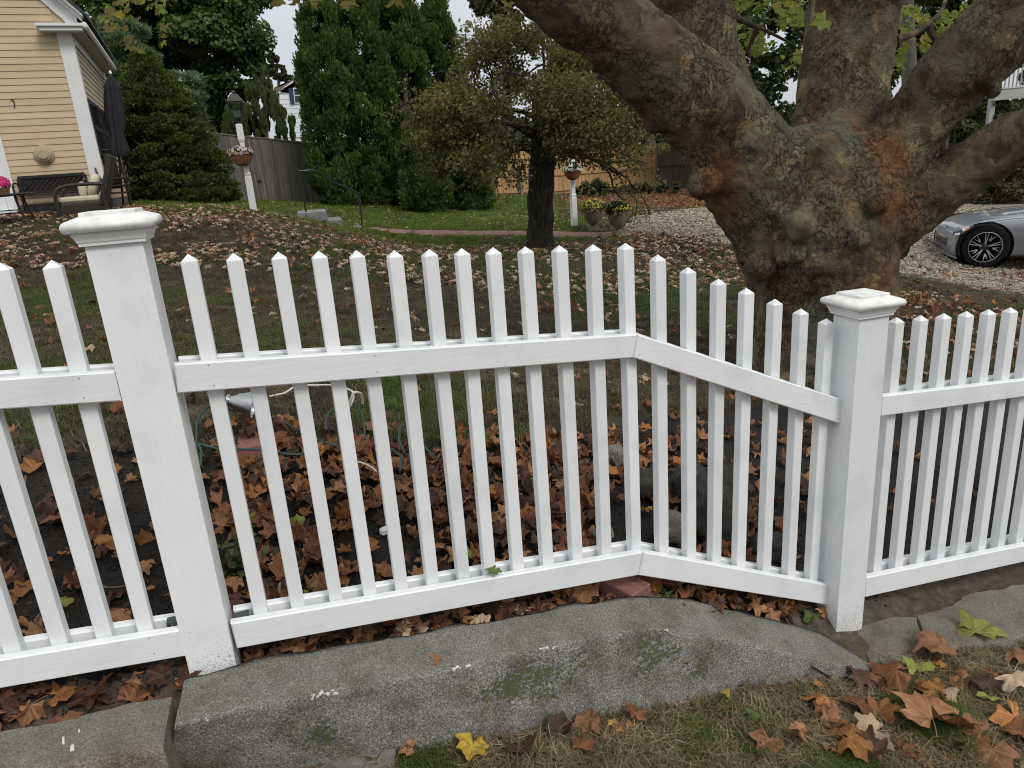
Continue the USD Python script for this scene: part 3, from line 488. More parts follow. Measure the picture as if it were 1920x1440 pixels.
B3 = kc([(1606, 1181), (1640, 1168), (1672, 1158), (1716, 1156)], [-.285, -.28, -.277, -.272]); A3 = kc([(1634, 1246), (1668, 1240), (1704, 1236), (1738, 1226)], [-.272, -.270, -.268, -.266])
kerb('kerb_stone', B3, A3, A3 - [0, 0, .09] - N * .01, GRAN_T, 'short cracked kerb stone beside the foot of the right fence post', 45, amp=.008, n=60)
B4 = kc([(1722, 1155), (1780, 1134), (1840, 1111), (1920, 1096), (2100, 1062)], [-.270, -.262, -.255, -.25, -.25]); A4 = kc([(1744, 1224), (1790, 1213), (1850, 1203), (1920, 1190), (2100, 1158)], [-.262, -.258, -.252, -.248, -.25])
kerb('kerb_stone', B4, A4, A4 - [0, 0, .09] - N * .01, GRAN_T, 'weathered kerb stone at the right edge below the right fence section', 57, amp=.009, n=100)
q0, q1 = AZ(588, 1413, .015), AZ(742, 1405, .0); e = unit(q1 - q0); c = (q0 + q1) / 2 - np.array([-e[1], e[0], 0]) * .09 - [0, 0, .035]
obj('paving_block', box(c, (np.linalg.norm(q1 - q0), .18, .075), math.atan2(e[1], e[0]), .006), CONCRETE, label='dark grey paving block set against the mossy kerb stone at bottom centre', category='block')
# worn pale scuffs on the arris of the long stone and paint drops on the left one
for c0, c1, r0_, r1_, th_ in [(3, 13, 11, 13, .74), (28, 40, 11, 13, .73), (52, 66, 11, 13, .78), (71, 86, 11, 13, .74), (102, 116, 11, 13, .79), (130, 150, 11, 13, .78)]: scuff(K2, (r0_, r1_), (c0, c1), th_, c0, 'scuff', PALEPATCH, (9, 110))
MOSS = M('kerb_moss', [(0.3, (0.045, 0.052, 0.020)), (0.7, (0.090, 0.095, 0.040))], scale=60, rough=0.95, bump=0.6, bscale=200, bdist=0.004)
for c0, c1, r0_, r1_, th_ in [(62, 92, 12, 22, .70), (92, 118, 12, 22, .70), (20, 40, 15, 24, .76), (112, 128, 16, 24, .76)]: scuff(K2, (r0_, r1_), (c0, c1), th_, c0 + 50, 'moss_patch', MOSS, (14, 130))
for c0, c1, r0_, r1_ in [(96, 98, 5, 7), (102, 105, 7, 9), (108, 109, 4, 5)]: scuff(K1, (r0_, r1_), (c0, c1), .50, c0, 'paint_drop', PALEPATCH, (30, 30))

# ------------------------------------------------------------------ the white picket fence
def frame(n, o): return (np.asarray(o, float), np.array([math.cos(n), math.sin(n), 0]), np.array([-math.sin(n), math.cos(n), 0]))
FA = frame(TH, (0, 0, 0)); PF = 1.90
nD = .305; SP = 1.095; ND = frame(nD, (0, 0, 0))[2]; FD = frame(nD, T * SP + N * PF - ND * PF)
nC = .2134; NC = frame(nC, (0, 0, 0))[2]; FC = frame(nC, NC * (2.12 - PF))
def onf(fr, x, y, d):
    p = AP(x, y, fr[0] + fr[2] * d, fr[2]); q = p - fr[0]; return np.array([q @ fr[1], p[2]])
def rail(fr, pts, parent, name, mat_=PAINT_H, d=(1.870, 1.898), back=False):
    poly = [onf(fr, x, y, 1.870) for x, y in pts]
    return obj(name, extrude(poly, d[0], d[1], fr, .0035), mat_, parent, smooth=False)
def picket(fr, x, y, zb, parent, r, zfn=None):
    s, z = onf(fr, x, y, PF + .019); h = .019; c = .0018; tip = .0175
    a = [(-h + c, -h), (h - c, -h), (h, -h + c), (h, h - c), (h - c, h), (-h + c, h), (-h, h - c), (-h, -h + c)]
    tw, lean = r.normal(0, .03), r.normal(0, .0022)
    rings = []
    for zz, k, k_lean in ((zb(s), 1, -1.5), (z - tip - .002, 1, 0), (z - tip + .0005, .975, 0), (z - .0012, .06, 0)):
        for p in a:
            u, w = p[0] * k, p[1] * k
            rings.append(fr[0] + fr[1] * (s + u * math.cos(tw) - w * math.sin(tw) + lean * k_lean) + fr[2] * (PF + .019 + u * math.sin(tw) + w * math.cos(tw)) + np.array([0, 0, zz]))
    rings.append(fr[0] + fr[1] * s + fr[2] * (PF + .019) + np.array([0, 0, z])); v = np.array(rings); f = []
    for i in range(3):
        for k in range(8): A_, B_ = i * 8 + k, i * 8 + (k + 1) % 8; f += [[A_, B_, B_ + 8], [A_, B_ + 8, A_ + 8]]
    for k in range(8): f.append([24 + k, 24 + (k + 1) % 8, 32]); 
    for k in range(1, 7): f.append([0, k + 1, k])
    obj('picket', (v, np.array(f)), PAINT_V, parent, smooth=False, height0=zb(s))
def bracket(fr, s, z, parent):
    obj('bracket', join([box(fr[0] + fr[1] * s + fr[2] * 1.918 + np.array([0, 0, z]), (.045, .030, .004), math.atan2(fr[1][1], fr[1][0])), box(fr[0] + fr[1] * (s - .02) + fr[2] * 1.918 + np.array([0, 0, z - .02]), (.004, .030, .04), math.atan2(fr[1][1], fr[1][0]))]), CLEAT, parent, smooth=False)
def nails(fr, pts, parent):
    for x, y in pts:
        s, z = onf(fr, x, y, 1.8700); c = fr[0] + fr[1] * s + fr[2] * 1.8696 + np.array([0, 0, z]); th = np.arange(8) * math.pi / 4
        ring = c + .0019 * (np.outer(np.cos(th), fr[1]) + np.outer(np.sin(th), [0, 0, 1])); v = np.vstack([ring, ring * 1 + fr[2] * .003, c - fr[2] * .0003])
        f = [[i, (i + 1) % 8, 16] for i in range(8)] + [[i, i + 8, (i + 1) % 8 + 8] for i in range(8)] + [[i, (i + 1) % 8 + 8, (i + 1) % 8] for i in range(8)]
        obj('nail_head', (v, np.array(f)), NAIL, parent, smooth=False)
rng = np.random.default_rng(4)
# middle section, level then dropping away to the right
fen = thing('picket_fence_section', 'middle white picket fence section whose rails kink down to the right between two posts', 'fence', FS(.4, 1.9, .1), None)
rail(FA, [(326, 683), (333, 738), (1187.3, 671), (1196, 627)], fen, 'top_rail'); rail(FD, [(1196.5, 627), (1187.9, 671), (1587.8, 799), (1591.8, 753)], fen, 'top_rail')
rail(FA, [(431.9, 1169.6), (444.5, 1217), (1197, 1079), (1206, 1035)], fen, 'bottom_rail'); rail(FD, [(1206.5, 1035), (1197.5, 1079), (1561.8, 1136.3), (1564.8, 1099)], fen, 'bottom_rail')
rail(FA, [(330, 683), (340, 738), (1187.3, 671), (1196, 627)], fen, 'back_rail', d=(1.9385, 1.966)); rail(FD, [(1196.5, 627), (1187.9, 671), (1580, 797), (1582, 750)], fen, 'back_rail', d=(1.9385, 1.966))
rail(FA, [(437, 1169), (449.5, 1216), (1197, 1079), (1206, 1035)], fen, 'back_rail', d=(1.9385, 1.966)); rail(FD, [(1206.5, 1035), (1197.5, 1079), (1553, 1135), (1556, 1097.6)], fen, 'back_rail', d=(1.9385, 1.966))
sBb = [onf(FA, 444, 1217, 1.87), onf(FA, 1197, 1079, 1.87)]; sDb = [onf(FD, 1197.5, 1079, 1.87), onf(FD, 1561.8, 1136.3, 1.87)]
def lin(a, b, up=.006): return lambda s: a[1] + (b[1] - a[1]) * (s - a[0]) / (b[0] - a[0]) + up
for x, y in [(352.1, 475.8), (436.9, 474), (521.3, 471.7), (596.9, 469.8), (667.7, 468.8), (738.5, 468.8), (804.2, 466.7), (865.2, 465), (924, 463.3), (984.6, 461.8), (1048.3, 459.5), (1111.5, 457.7), (1172.3, 455.3)]: picket(FA, x, y, lin(*sBb), fen, rng)
for x, y in [(1233.2, 477), (1289.8, 500.4), (1346.7, 522.3), (1399.4, 539.6), (1452.9, 560.2), (1501.6, 578.2), (1549.3, 596.7)]: picket(FD, x, y, lin(*sDb), fen, rng)
nails(FA, [(391, 684.5), (401, 722), (702.5, 667), (706.5, 697.5), (948, 649.5), (947.5, 686), (1187, 632), (1181, 662.5)], fen); nails(FD, [(1205, 635.5), (1198, 665.5), (1408, 703.5), (1409.5, 729), (1557.8, 753), (1556, 780)], fen)
bracket(FA, onf(FA, 462, 1163, 1.915)[0] - .012, onf(FA, 455, 1153, 1.915)[1], fen)
fenA = thing('picket_fence_section', 'left white picket fence section running out of the frame left of the big post', 'fence', FS(-.6, 1.9, .3), None)
sA = None
for nm, top, bot, d in [('top_rail', [(0, 711), (214, 696.7)], [(0, 768.3), (227.5, 752.5)], (1.870, 1.898)), ('bottom_rail', [(0, 1237.5), (335.8, 1182)], [(0, 1291.7), (348.3, 1230.8)], (1.870, 1.898)),
                        ('back_rail', [(0, 711), (212, 696.7)], [(0, 768.3), (226, 752.5)], (1.9385, 1.966)), ('back_rail', [(0, 1237.5), (333, 1182)], [(0, 1291.7), (345, 1230.8)], (1.9385, 1.966))]:
    a = [onf(FA, *q, 1.87) for q in top]; b = [onf(FA, *q, 1.87) for q in bot]
    def ext(p): e = (p[0] - p[1]) / np.linalg.norm(p[0] - p[1]); return p[0] + e * (1.15 - (p[1][0] - p[0][0]))
    se = min(a[1][0], b[1][0])
    poly = [ext(a), ext(b), b[1], a[1]]
    obj(nm, extrude(poly, d[0], d[1], FA, .0035), PAINT_H, fenA, smooth=False)
    if nm == 'bottom_rail': sA = (ext(b), b[1]); 
tipA = [onf(FA, 96.3, 487, PF + .019), onf(FA, -1, 491.5, PF + .019)]; dA = tipA[1] - tipA[0]
for i in range(9):
    p = tipA[0] + dA * i; w = FA[1] * p[0] + FA[2] * (PF + .019) + np.array([0, 0, p[1]]); r_ = w - EYEP; dd = r_ @ CF
    picket(FA, 960 + FPX * (r_ @ CR) / dd, 720 - FPX * (r_ @ CU) / dd, lin(*sA), fenA, rng)
nails(FA, [(148, 709.5), (157, 746), (279, 1197.5), (289, 1225)], fenA); bracket(FA, onf(FA, 325, 1163, 1.915)[0] + .006, onf(FA, 325, 1163, 1.915)[1], fenA)
fenC = thing('picket_fence_section', 'right white picket fence section running out of the frame right of the right post', 'fence', FC[0] + FC[1] * 1.8 + FC[2] * 1.9 + np.array([0, 0, -.2]), None)
for nm, top, bot, d in [('top_rail', [(1654.4, 742.3), (1920, 712.5)], [(1651.2, 781), (1920, 744)], (1.870, 1.898)), ('bottom_rail', [(1624, 1083), (1920, 1022.7)], [(1620.8, 1120.6), (1920, 1054)], (1.870, 1.898)),
                        ('back_rail', [(1657, 742), (1920, 712.5)], [(1654, 780.7), (1920, 744)], (1.9385, 1.966)), ('back_rail', [(1627, 1082.4), (1920, 1022.7)], [(1623.8, 1120), (1920, 1054)], (1.9385, 1.966))]:
    a = [onf(FC, *q, 1.87) for q in top]; b = [onf(FC, *q, 1.87) for q in bot]
    def ext(p): e = (p[1] - p[0]) / np.linalg.norm(p[1] - p[0]); return p[0] + e * 1.9
    obj(nm, extrude([a[0], b[0], ext(b), ext(a)], d[0], d[1], FC, .0035), PAINT_H, fenC, smooth=False)
    if nm == 'bottom_rail': sC = (b[0], ext(b))
tipC = [onf(FC, x, y, PF + .019) for x, y in [(1681.7, 594.5), (1726.7, 590.7), (1770, 587), (1812.4, 583.1), (1853.9, 579.5), (1894.9, 575.9)]]
dC = (tipC[-1] - tipC[0]) / 5
for i in range(18):
    p = tipC[i] if i < 6 else tipC[0] + dC * i; w = FC[0] + FC[1] * p[0] + FC[2] * (PF + .019) + np.array([0, 0, p[1]]); r_ = w - EYEP; dd = r_ @ CF
    picket(FC, 960 + FPX * (r_ @ CR) / dd, 720 - FPX * (r_ @ CU) / dd, lin(*sC), fenC, rng)
nails(FC, [(1684, 748.5), (1682, 765), (1853, 726), (1852, 744)], fenC)
CAP = [(.061, 0), (.0705, 0), (.0705, .006), (.073, .009), (.075, .016), (.0795, .024), (.0805, .0305), (.0875, .031), (.0915, .0335), (.0940, .038), (.0950, .0435), (.0940, .049), (.0915, .0535), (.0875, .0565), (.0625, .0655), (.0590, .0662), (.0588, .0735), (.0575, .0750)]
def post(label, c, rz, z0, z1, k, zstain):
    t = thing('fence_post', label, 'fence post', (c[0], c[1], z0))
    h = .061 * k
    obj('shaft', square_loft([(h - .0015, z0 - .25), (h, z0 - .248), (h, z1 + .002)], (c[0], c[1], 0), rz), PAINT_POST, t, smooth=False, height0=z0)
    obj('moulding', square_loft([(a * k, z1 + b * k) for a, b in CAP[:7]], (c[0], c[1], 0), rz), PAINT_H, t, smooth=False)
    obj('cap', square_loft([(a * k, z1 + b * k) for a, b in CAP[7:]], (c[0], c[1], 0), rz), PAINT_CAP, t, smooth=35)
    return t
KL = .9817
pl = post('tall left fence post with moulded cap standing nearest, its foot on the kerb stone', (-.9218 * KL, 1.7592 * KL), .30, EYE - (EYE - .2395) * KL, EYE - (EYE - 1.4379) * KL, KL, .3)
pr = post('right fence post turned corner on at the low end of the kinked section', (1.2224, 2.3905), .2716, -.2308, .9706, 1.0, -.2)

# ------------------------------------------------------------------ fallen leaves
def leaf_mesh(r, size, curl, nth=34, rings=(.0, .38, .72, 1.0)):
    """A plane tree leaf: five pointed lobes with toothed edges, folded along its veins. uv holds the flat shape about the vein origin."""
    torn = r.random() < .28; th = np.linspace(-math.radians(r.uniform(20, 110) if torn else 158), math.radians(158), nth); a = np.degrees(th)
    R = np.full(nth, .0)
    for c, w, L in ((0, 36, 1.0), (48, 34, .93), (-48, 34, .93), (100, 34, .76), (-100, 34, .76), (148, 26, .46), (-148, 26, .46)):
        R = np.maximum(R, L * r.uniform(.9, 1.08) * np.exp(-np.abs((a - c) / w) ** 1.35))
    R = np.maximum(R, .70 - .30 * np.abs(a) / 158); R *= 1 + .10 * np.sign(np.sin(np.arange(nth) * math.pi / 1.0 + .5)) * (np.arange(nth) % 2 * 2 - 1) * .6 + r.normal(0, .03, nth)
    vs = [np.zeros((1, 3))]; uv = [np.zeros((1, 2))]
    for q in rings[1:]:
        x, y = q * R * np.cos(th), q * R * np.sin(th); vein = np.abs(((a + 24) % 48) - 24) / 24.0
        z = .075 * q * (vein - .4) * R
        vs.append(np.stack([x, y, z], 1)); uv.append(np.stack([x, y], 1) * 1.0)
    v = np.vstack(vs); uv = np.vstack(uv); f = [[0, 1 + i, 2 + i] for i in range(nth - 1)]
    for k in range(len(rings) - 2):
        b = 1 + k * nth
        for i in range(nth - 1): f += [[b + i, b + nth + i, b + nth + i + 1], [b + i, b + nth + i + 1, b + i + 1]]
    ax = r.uniform(0, 2 * math.pi); u = v[:, 0] * math.cos(ax) + v[:, 1] * math.sin(ax); w = -v[:, 0] * math.sin(ax) + v[:, 1] * math.cos(ax)
    sgn = -1 if r.random() < .62 else 1
    v[:, 2] += np.abs(v[:, 1]) * r.choice([0, 0, .15, .35, .7, -.25]) * min(curl, 1)
    v[:, 2] += curl * sgn * (u ** 2 * r.uniform(.5, 1.0) + w ** 2 * r.uniform(-.25, .35)) + curl * .22 * np.sin(u * r.uniform(3, 6) + r.uniform(0, 6)) * (v[:, 0] ** 2 + v[:, 1] ** 2) + curl * .55 * (noise(v * 3.2 + r.random() * 50, 3) - .5) + curl * .25 * (noise(v * 8 + r.random() * 50, 4) - .5)
    m = len(v); st = np.array([[0, 0, 0], [-.25, .01, .02], [-.55, .05, .03]]) ; sw = .012
    v = np.vstack([v, st + [0, sw, 0], st - [0, sw, 0], st + [0, 0, sw * 1.5]]); uv = np.vstack([uv, np.zeros((9, 2))])
    for i in range(2): f += [[m + i, m + i + 1, m + 4 + i], [m + i, m + 4 + i, m + 3 + i], [m + i, m + 6 + i, m + 7 + i], [m + i, m + 7 + i, m + 1 + i], [m + 3 + i, m + 4 + i, m + 7 + i], [m + 3 + i, m + 7 + i, m + 6 + i]]
    v[:, 2] -= v[:m, 2].min() * .6
    return v * (size * .5), np.array(f), uv
def fallen(px_, py_, size_px, colour, r, z=None, curl=None, tilt=.28, label=None, group=None, zlift=.012, p=None, size=None):
    if p is None:
        if z is None:                            # meet the ground along the line of sight
            d = ray(px_, py_); ts = np.linspace(1.2, 9, 500); q = EYEP + ts[:, None] * d
            front = (q @ N) < 1.70; h = np.where(front, verge_z(q), H(q)); i = np.argmax(q[:, 2] < h); p = q[i]; p = np.array([p[0], p[1], h[i]])
        else: p = AZ(px_, py_, z)
    s = size if size is not None else size_px * ((p - EYEP) @ CF) / FPX * 1.0
    v, f, uv = leaf_mesh(r, s, r.uniform(.25, .8) if curl is None else curl)
    q = quats(np.array([[r.normal(0, tilt), r.normal(0, tilt) - .1, 1.0]]), np.array([r.uniform(0, 2 * math.pi)]))[0]
    R = np.array(Gf.Matrix3d(Gf.Quatd(*map(float, q)))).T
    obj('fallen_leaf', ((v @ R.T) + p + [0, 0, zlift], f), LEAF[colour], uv=uv, label=label, category='leaf', group=group)
rl = np.random.default_rng(77)
for x, y, s, c, lab in [
    (1760, 1235, 118, 'tan brown', 'big domed tan brown leaf on the verge just below the right kerb stones'), (1828, 1214, 118, 'yellow green', 'flat yellow green leaf lying against the front of the right kerb stone'),
    (1822, 1199, 62, 'rust brown', 'brown leaf tip poking out behind the flat yellow green leaf by the right kerb'), (1905, 1210, 70, 'rust brown', 'rust brown leaf on the grass at the right edge just below the kerb'),
    (1906, 1243, 76, 'tan brown', 'tan leaf at the right edge under the rust brown one'), (1893, 1282, 96, 'pale buff', 'pale buff curled leaf near the right edge beside a green tuft'),
    (1596, 1284, 84, 'dark brown', 'crumpled dark reddish leaf nearest to the tip of the pointed kerb stone'), (1678, 1288, 126, 'rust brown', 'folded dark rust leaf left of the pale green leaf on the verge'),
    (1716, 1281, 86, 'yellow green', 'pale green lobed leaf right of the folded rust leaf'), (1752, 1312, 96, 'orange brown', 'orange brown leaf under the pale green lobed leaf'),
    (1790, 1326, 66, 'pale buff', 'small buff leaf touching the orange brown leaf on the verge'), (1846, 1330, 74, 'yellow green', 'upright yellow green leaf standing on edge at right'),
    (1884, 1354, 128, 'orange brown', 'star shaped orange brown leaf right of the upright yellow green leaf'), (1848, 1303, 76, 'dark brown', 'dark brown leaf with a pale flap near the right edge'),
    (1546, 1334, 92, 'orange brown', 'orange brown leaf left of centre on the verge beside its darker twin'), (1557, 1358, 84, 'tan brown', 'tan leaf under the orange brown leaf left on the verge'),
    (1600, 1348, 112, 'rust brown', 'dark rust leaf between the orange leaves on the verge'), (1646, 1356, 100, 'orange brown', 'bright orange brown leaf left of the largest leaf'),
    (1738, 1376, 176, 'tan brown', 'largest tan brown leaf with its veins showing in the middle of the verge'), (1688, 1356, 54, 'yellow', 'small yellowish leaf on the left lobe of the largest leaf'),
    (1638, 1392, 108, 'pale buff', 'pale buff pointed leaf left of the largest leaf'), (1590, 1413, 122, 'orange brown', 'orange brown leaf near the bottom edge below the buff pointed leaf'),
    (1630, 1428, 90, 'dark brown', 'dark curled leaf at the bottom edge under the buff pointed leaf'), (1792, 1372, 130, 'rust brown', 'rust brown folded leaf right of the largest leaf'),
    (1836, 1396, 92, 'tan brown', 'tan leaf at lower right between two rust leaves'), (1858, 1428, 136, 'tan brown', 'wide tan leaf at the bottom right corner'), (1908, 1396, 90, 'rust brown', 'rust leaf at the right edge near the bottom corner'),
    (1440, 1408, 86, 'tan brown', 'single tan leaf at bottom on dry grass right of the long kerb stone'), (1366, 1320, 38, 'yellow', 'small bright yellow leaf against the foot of the long kerb stone'),
    (1416, 1356, 48, 'green', 'small green leaf on dry grass below the long kerb stone'), (1112, 1374, 84, 'tan brown', 'tan leaf at the foot of the kerb stone at bottom centre'), (1190, 1360, 66, 'rust brown', 'rust leaf right of centre touching the kerb foot'),
    (1150, 1380, 48, 'yellow', 'yellow and brown leaf between two tan leaves at the kerb foot'), (1052, 1390, 84, 'dark brown', 'veined dull brown leaf with its underside up at the kerb foot'), (888, 1416, 96, 'yellow', 'yellow edged leaf at the bottom edge left of a dark red leaf'),
    (985, 1428, 92, 'dark brown', 'dark reddish leaf at the bottom edge right of the yellow edged leaf'), (1090, 1424, 78, 'rust brown', 'rust leaf at the bottom edge under the veined dull leaf'), (776, 1424, 58, 'tan brown', 'tan leaf right of the dark paving block'),
    (1528, 1298, 34, 'orange brown', 'small torn orange leaf below the pointed end of the kerb stone'), (1758, 1266, 36, 'orange brown', 'small torn leaf below the domed tan leaf')]:
    big = rl.uniform(.35, .85); fallen(x, y, s, c, rl, curl=.75 if 'domed' in lab or 'fold' in lab or 'curl' in lab else big, tilt=.8 if 'upright' in lab else .22, label=lab, zlift=.030)
for i in range(34):
    x, y = rl.uniform(1080, 1915), rl.uniform(1275, 1436)
    if y < 1250 + (1640 - x) * .22 + 14 or (x < 1500 and rl.random() < .6): continue
    fallen(x, y, rl.uniform(40, 85), ['rust brown', 'tan brown', 'orange brown', 'dark brown', 'rust brown'][rl.integers(5)], rl, curl=rl.uniform(.5, 1.2), tilt=.4, label='smaller brown leaf lying between the bigger leaves on the verge', group='smaller leaves on the verge', zlift=.014)
fallen(810, 1243, 46, 'tan brown', rl, z=.19, curl=.35, tilt=.05, label='lone tan leaf resting on top of the long kerb stone', zlift=.006)
fallen(943, 1053, 46, 'green', rl, p=FS(.565, 1.888, .335), size=.075, curl=.25, tilt=.25, label='green leaf caught on the bottom rail between two pickets', zlift=.0)
# leaves piled along the foot of the fence and over the mulch bed: one by one where they show largest
def bedpos(n, s0, s1, o0, o1, r): s = r.uniform(s0, s1, n); o = r.uniform(o0, o1, n); return np.outer(s, T) + np.outer(o, N)
cols = ['rust brown'] * 7 + ['tan brown'] * 5 + ['orange brown'] * 4 + ['dark brown'] * 5 + ['pale buff'] * 1 + ['yellow green'] * 2 + ['green'] * 1
for s0, s1, o0, o1, n, lab, grp, lift in [
    (-.95, -.40, 1.80, 1.90, 22, 'dry brown plane tree leaf drifted under the left fence section above the tan kerb stone', 'leaves under the left fence section', .03),
    (-.15, 1.05, 1.85, 1.98, 44, 'dry brown plane tree leaf lodged between the bottom rail and the long kerb stone', 'leaves under the middle bottom rail', .02),
    (1.1, 1.85, 1.83, 2.0, 36, 'dry leaf piled under the sloping bottom rail behind the pointed kerb stone', 'leaves under the sloping rail', .02),
    (1.95, 2.5, 1.9, 2.1, 6, 'brown leaf on bare soil below the right fence section', 'leaves under the right fence section', .008),
    (-1.3, -.35, 2.0, 2.9, 26, 'brown leaf scattered on dark soil behind the left pickets', 'leaves behind the left pickets', .006),
    (-.30, 1.15, 1.99, 2.75, 78, 'brown leaf in the thick drift on the mulch bed behind the middle pickets', 'leaves behind the middle pickets', .03),
    (1.15, 2.1, 2.02, 2.9, 34, 'brown leaf among the field stones behind the sloping pickets', 'leaves behind the sloping pickets', .02)]:
    pp = bedpos(n, s0, s1, o0, o1, rl); zz = H(pp)
    for p, z in zip(pp, zz):
        c = cols[rl.integers(len(cols))]; lb = lab if 'brown' not in lab or c not in ('green', 'yellow green', 'yellow') else None
        if lb is None: c = 'rust brown'; lb = lab
        fallen(0, 0, 0, c, rl, p=np.array([p[0], p[1], z]), size=rl.uniform(.085, .15), curl=rl.uniform(.5, 1.25), tilt=.5, label=lb, group=grp, zlift=rl.uniform(.008, .012 + lift))
# the rest of the leaves on the ground
kinds = []
for i, (c, n) in enumerate([('rust brown', 3), ('tan brown', 3), ('orange brown', 2), ('dark brown', 3), ('pale buff', 2), ('yellow green', 1), ('yellow', 1)]):
    for j in range(n):
        v, f, uv = leaf_mesh(rl, 1.0, rl.uniform(.5, 1.5), nth=26, rings=(0, .5, 1.0)); kinds.append((f"{c.replace(' ', '_')}_{'abc'[j]}", (v, f), LEAF[c], uv))
ki = {'rust': [0, 1, 2], 'tan': [3, 4, 5], 'orange': [6, 7], 'dark': [8, 9, 10], 'buff': [11, 12], 'green': [13], 'yellow': [14]}
def scatter(n, fn, w, size, lift, r, dens=None):
    p = fn(n, r)
    if dens is not None: p = p[r.random(len(p)) < dens(p)]
    kk = np.array(sum([ki[a] * b for a, b in w], [])); idx = kk[r.integers(0, len(kk), len(p))]
    return p, idx, r.uniform(size[0], size[1], len(p)), r.uniform(0, 1, len(p)) * lift + .006
S_ = []
w_bed = [('rust', 5), ('tan', 3), ('orange', 2), ('dark', 5), ('green', 1)]; w_lawn = [('tan', 4), ('buff', 6), ('rust', 2), ('dark', 1)]; w_far = [('buff', 6), ('tan', 3), ('yellow', 2), ('green', 2)]
S_.append(scatter(1700, lambda n, r: bedpos(n, -.25, 2.1, 1.96, 3.1, r), w_bed, (.07, .14), .06, rl, lambda p: np.clip((fbm(np.c_[p[:, :2] * 2.2, np.zeros(len(p))], 3, 8) - .30) * 4, .05, 1) * (beyond_edge(p[:, :2]) < .1)))
S_.append(scatter(150, lambda n, r: bedpos(n, -1.6, -.25, 2.0, 3.0, r), w_bed, (.07, .13), .02, rl))
S_.append(scatter(120, lambda n, r: bedpos(n, -.9, 1.9, 1.84, 2.0, r), w_bed, (.06, .12), .02, rl))
S_.append(scatter(110, lambda n, r: bedpos(n, 2.0, 3.4, 2.25, 3.4, r), w_bed, (.08, .14), .03, rl))
uni = lambda x0, x1, y0, y1: (lambda n, r: np.c_[r.uniform(x0, x1, n), r.uniform(y0, y1, n), np.zeros(n)])
lawn_d = lambda p: np.clip((fbm(np.c_[p[:, :2] * .9, np.zeros(len(p))], 4, 18) - .33) * 4, .06, 1) * (beyond_edge(p[:, :2]) > 0) * (~shapely.contains_xy(PATH, p[:, 0], p[:, 1]))
S_.append(scatter(2600, uni(-6.5, 6, 2.6, 8), w_lawn + [('rust', 3)], (.07, .13), .015, rl, lambda p: lawn_d(p) * np.where(p[:, 0] < -.5, .45, 1)))
S_.append(scatter(9000, uni(-10, 5.5, 8, 14.5), [('buff', 10), ('tan', 3), ('rust', 1), ('dark', 1)], (.08, .14), .02, rl, lambda p: lawn_d(p) * np.clip(1.2 - .0 * p[:, 0], 0, 1)))
S_.append(scatter(1800, uni(2.5, 9, 3, 11), w_lawn + [('rust', 4)], (.08, .14), .015, rl, lambda p: lawn_d(p)))
S_.append(scatter(2600, uni(-9, 6, 14.5, 26), w_far, (.07, .12), .015, rl, lambda p: .75 * (lawn_d(p) > .03)))
S_.append(scatter(1500, uni(2, 9, 10, 19), w_lawn + [('orange', 3), ('rust', 3)], (.08, .13), .015, rl, lambda p: np.where(shapely.contains_xy(GRAV, p[:, 0], p[:, 1]), .35, .5)))
S_.append(scatter(7000, uni(1.5, 14, 20, 32), [('rust', 6), ('orange', 6), ('tan', 3), ('dark', 2)], (.09, .15), .05, rl, lambda p: np.where(shapely.contains_xy(LIT, p[:, 0], p[:, 1]), 1, .12)))
S_.append(scatter(1200, uni(3, 9, 6.5, 12), [('rust', 6), ('orange', 3), ('tan', 4), ('dark', 2)], (.08, .13), .02, rl, lambda p: np.where(shapely.contains_xy(GRAV, p[:, 0], p[:, 1]), .3, .4)))
S_.append(scatter(500, uni(-10, -6, 12.2, 13.6), w_lawn, (.08, .14), .02, rl))
pos = np.vstack([a[0] for a in S_]); idx = np.concatenate([a[1] for a in S_]); sc = np.concatenate([a[2] for a in S_]); lf = np.concatenate([a[3] for a in S_]); pos[:, 2] = H(pos) + lf + .02 * (pos[:, 1] > 6) 
g = np.stack([H(pos + [.05, 0, 0]) - H(pos - [.05, 0, 0]), H(pos + [0, .05, 0]) - H(pos - [0, .05, 0])], 1) / .1
nr = np.c_[-g + rl.normal(0, .22, g.shape), np.ones(len(g))]
inst('/World/fallen_leaves', kinds, idx, pos, quats(nr, rl.uniform(0, 6.28, len(pos))), sc, 'dry leaves strewn over the lawn, bed and gravel behind the fence', 'leaves', 'stuff')

# ------------------------------------------------------------------ grass
def tuft(r, n, rad, h, bend, wid):
    c = r.uniform(-rad, rad, (n, 2)); hh = h * r.uniform(.45, 1.15, n); a = r.uniform(0, 2 * math.pi, n); b = bend * r.uniform(.3, 1.3, n) * hh; w = wid * r.uniform(.6, 1.2, n)
    d = np.stack([np.cos(a), np.sin(a)], 1); s = np.stack([-np.sin(a), np.cos(a)], 1) * w[:, None]; v = np.zeros((n, 5, 3))
    v[:, 0, :2] = c - s; v[:, 1, :2] = c + s; m = c + d * (b * .35)[:, None]; v[:, 2, :2] = m - s * .8; v[:, 3, :2] = m + s * .8; v[:, 2, 2] = v[:, 3, 2] = hh * .62
    v[:, 4, :2] = c + d * b[:, None]; v[:, 4, 2] = hh * np.clip(1 - bend * .25, .3, 1); v[:, :2, 2] = -.012
    k = np.arange(n)[:, None] * 5; return v.reshape(-1, 3), np.vstack([k + [0, 1, 3], k + [0, 3, 2], k + [2, 3, 4]])
rg = np.random.default_rng(12)
GRASS_L = leafmat('yard_straw', [(0, (0.026, 0.019, 0.009)), (0.4, (0.075, 0.056, 0.027)), (0.75, (0.15, 0.115, 0.058)), (1, (0.30, 0.24, 0.14))], trans=0.25, pos_scale=5.0)
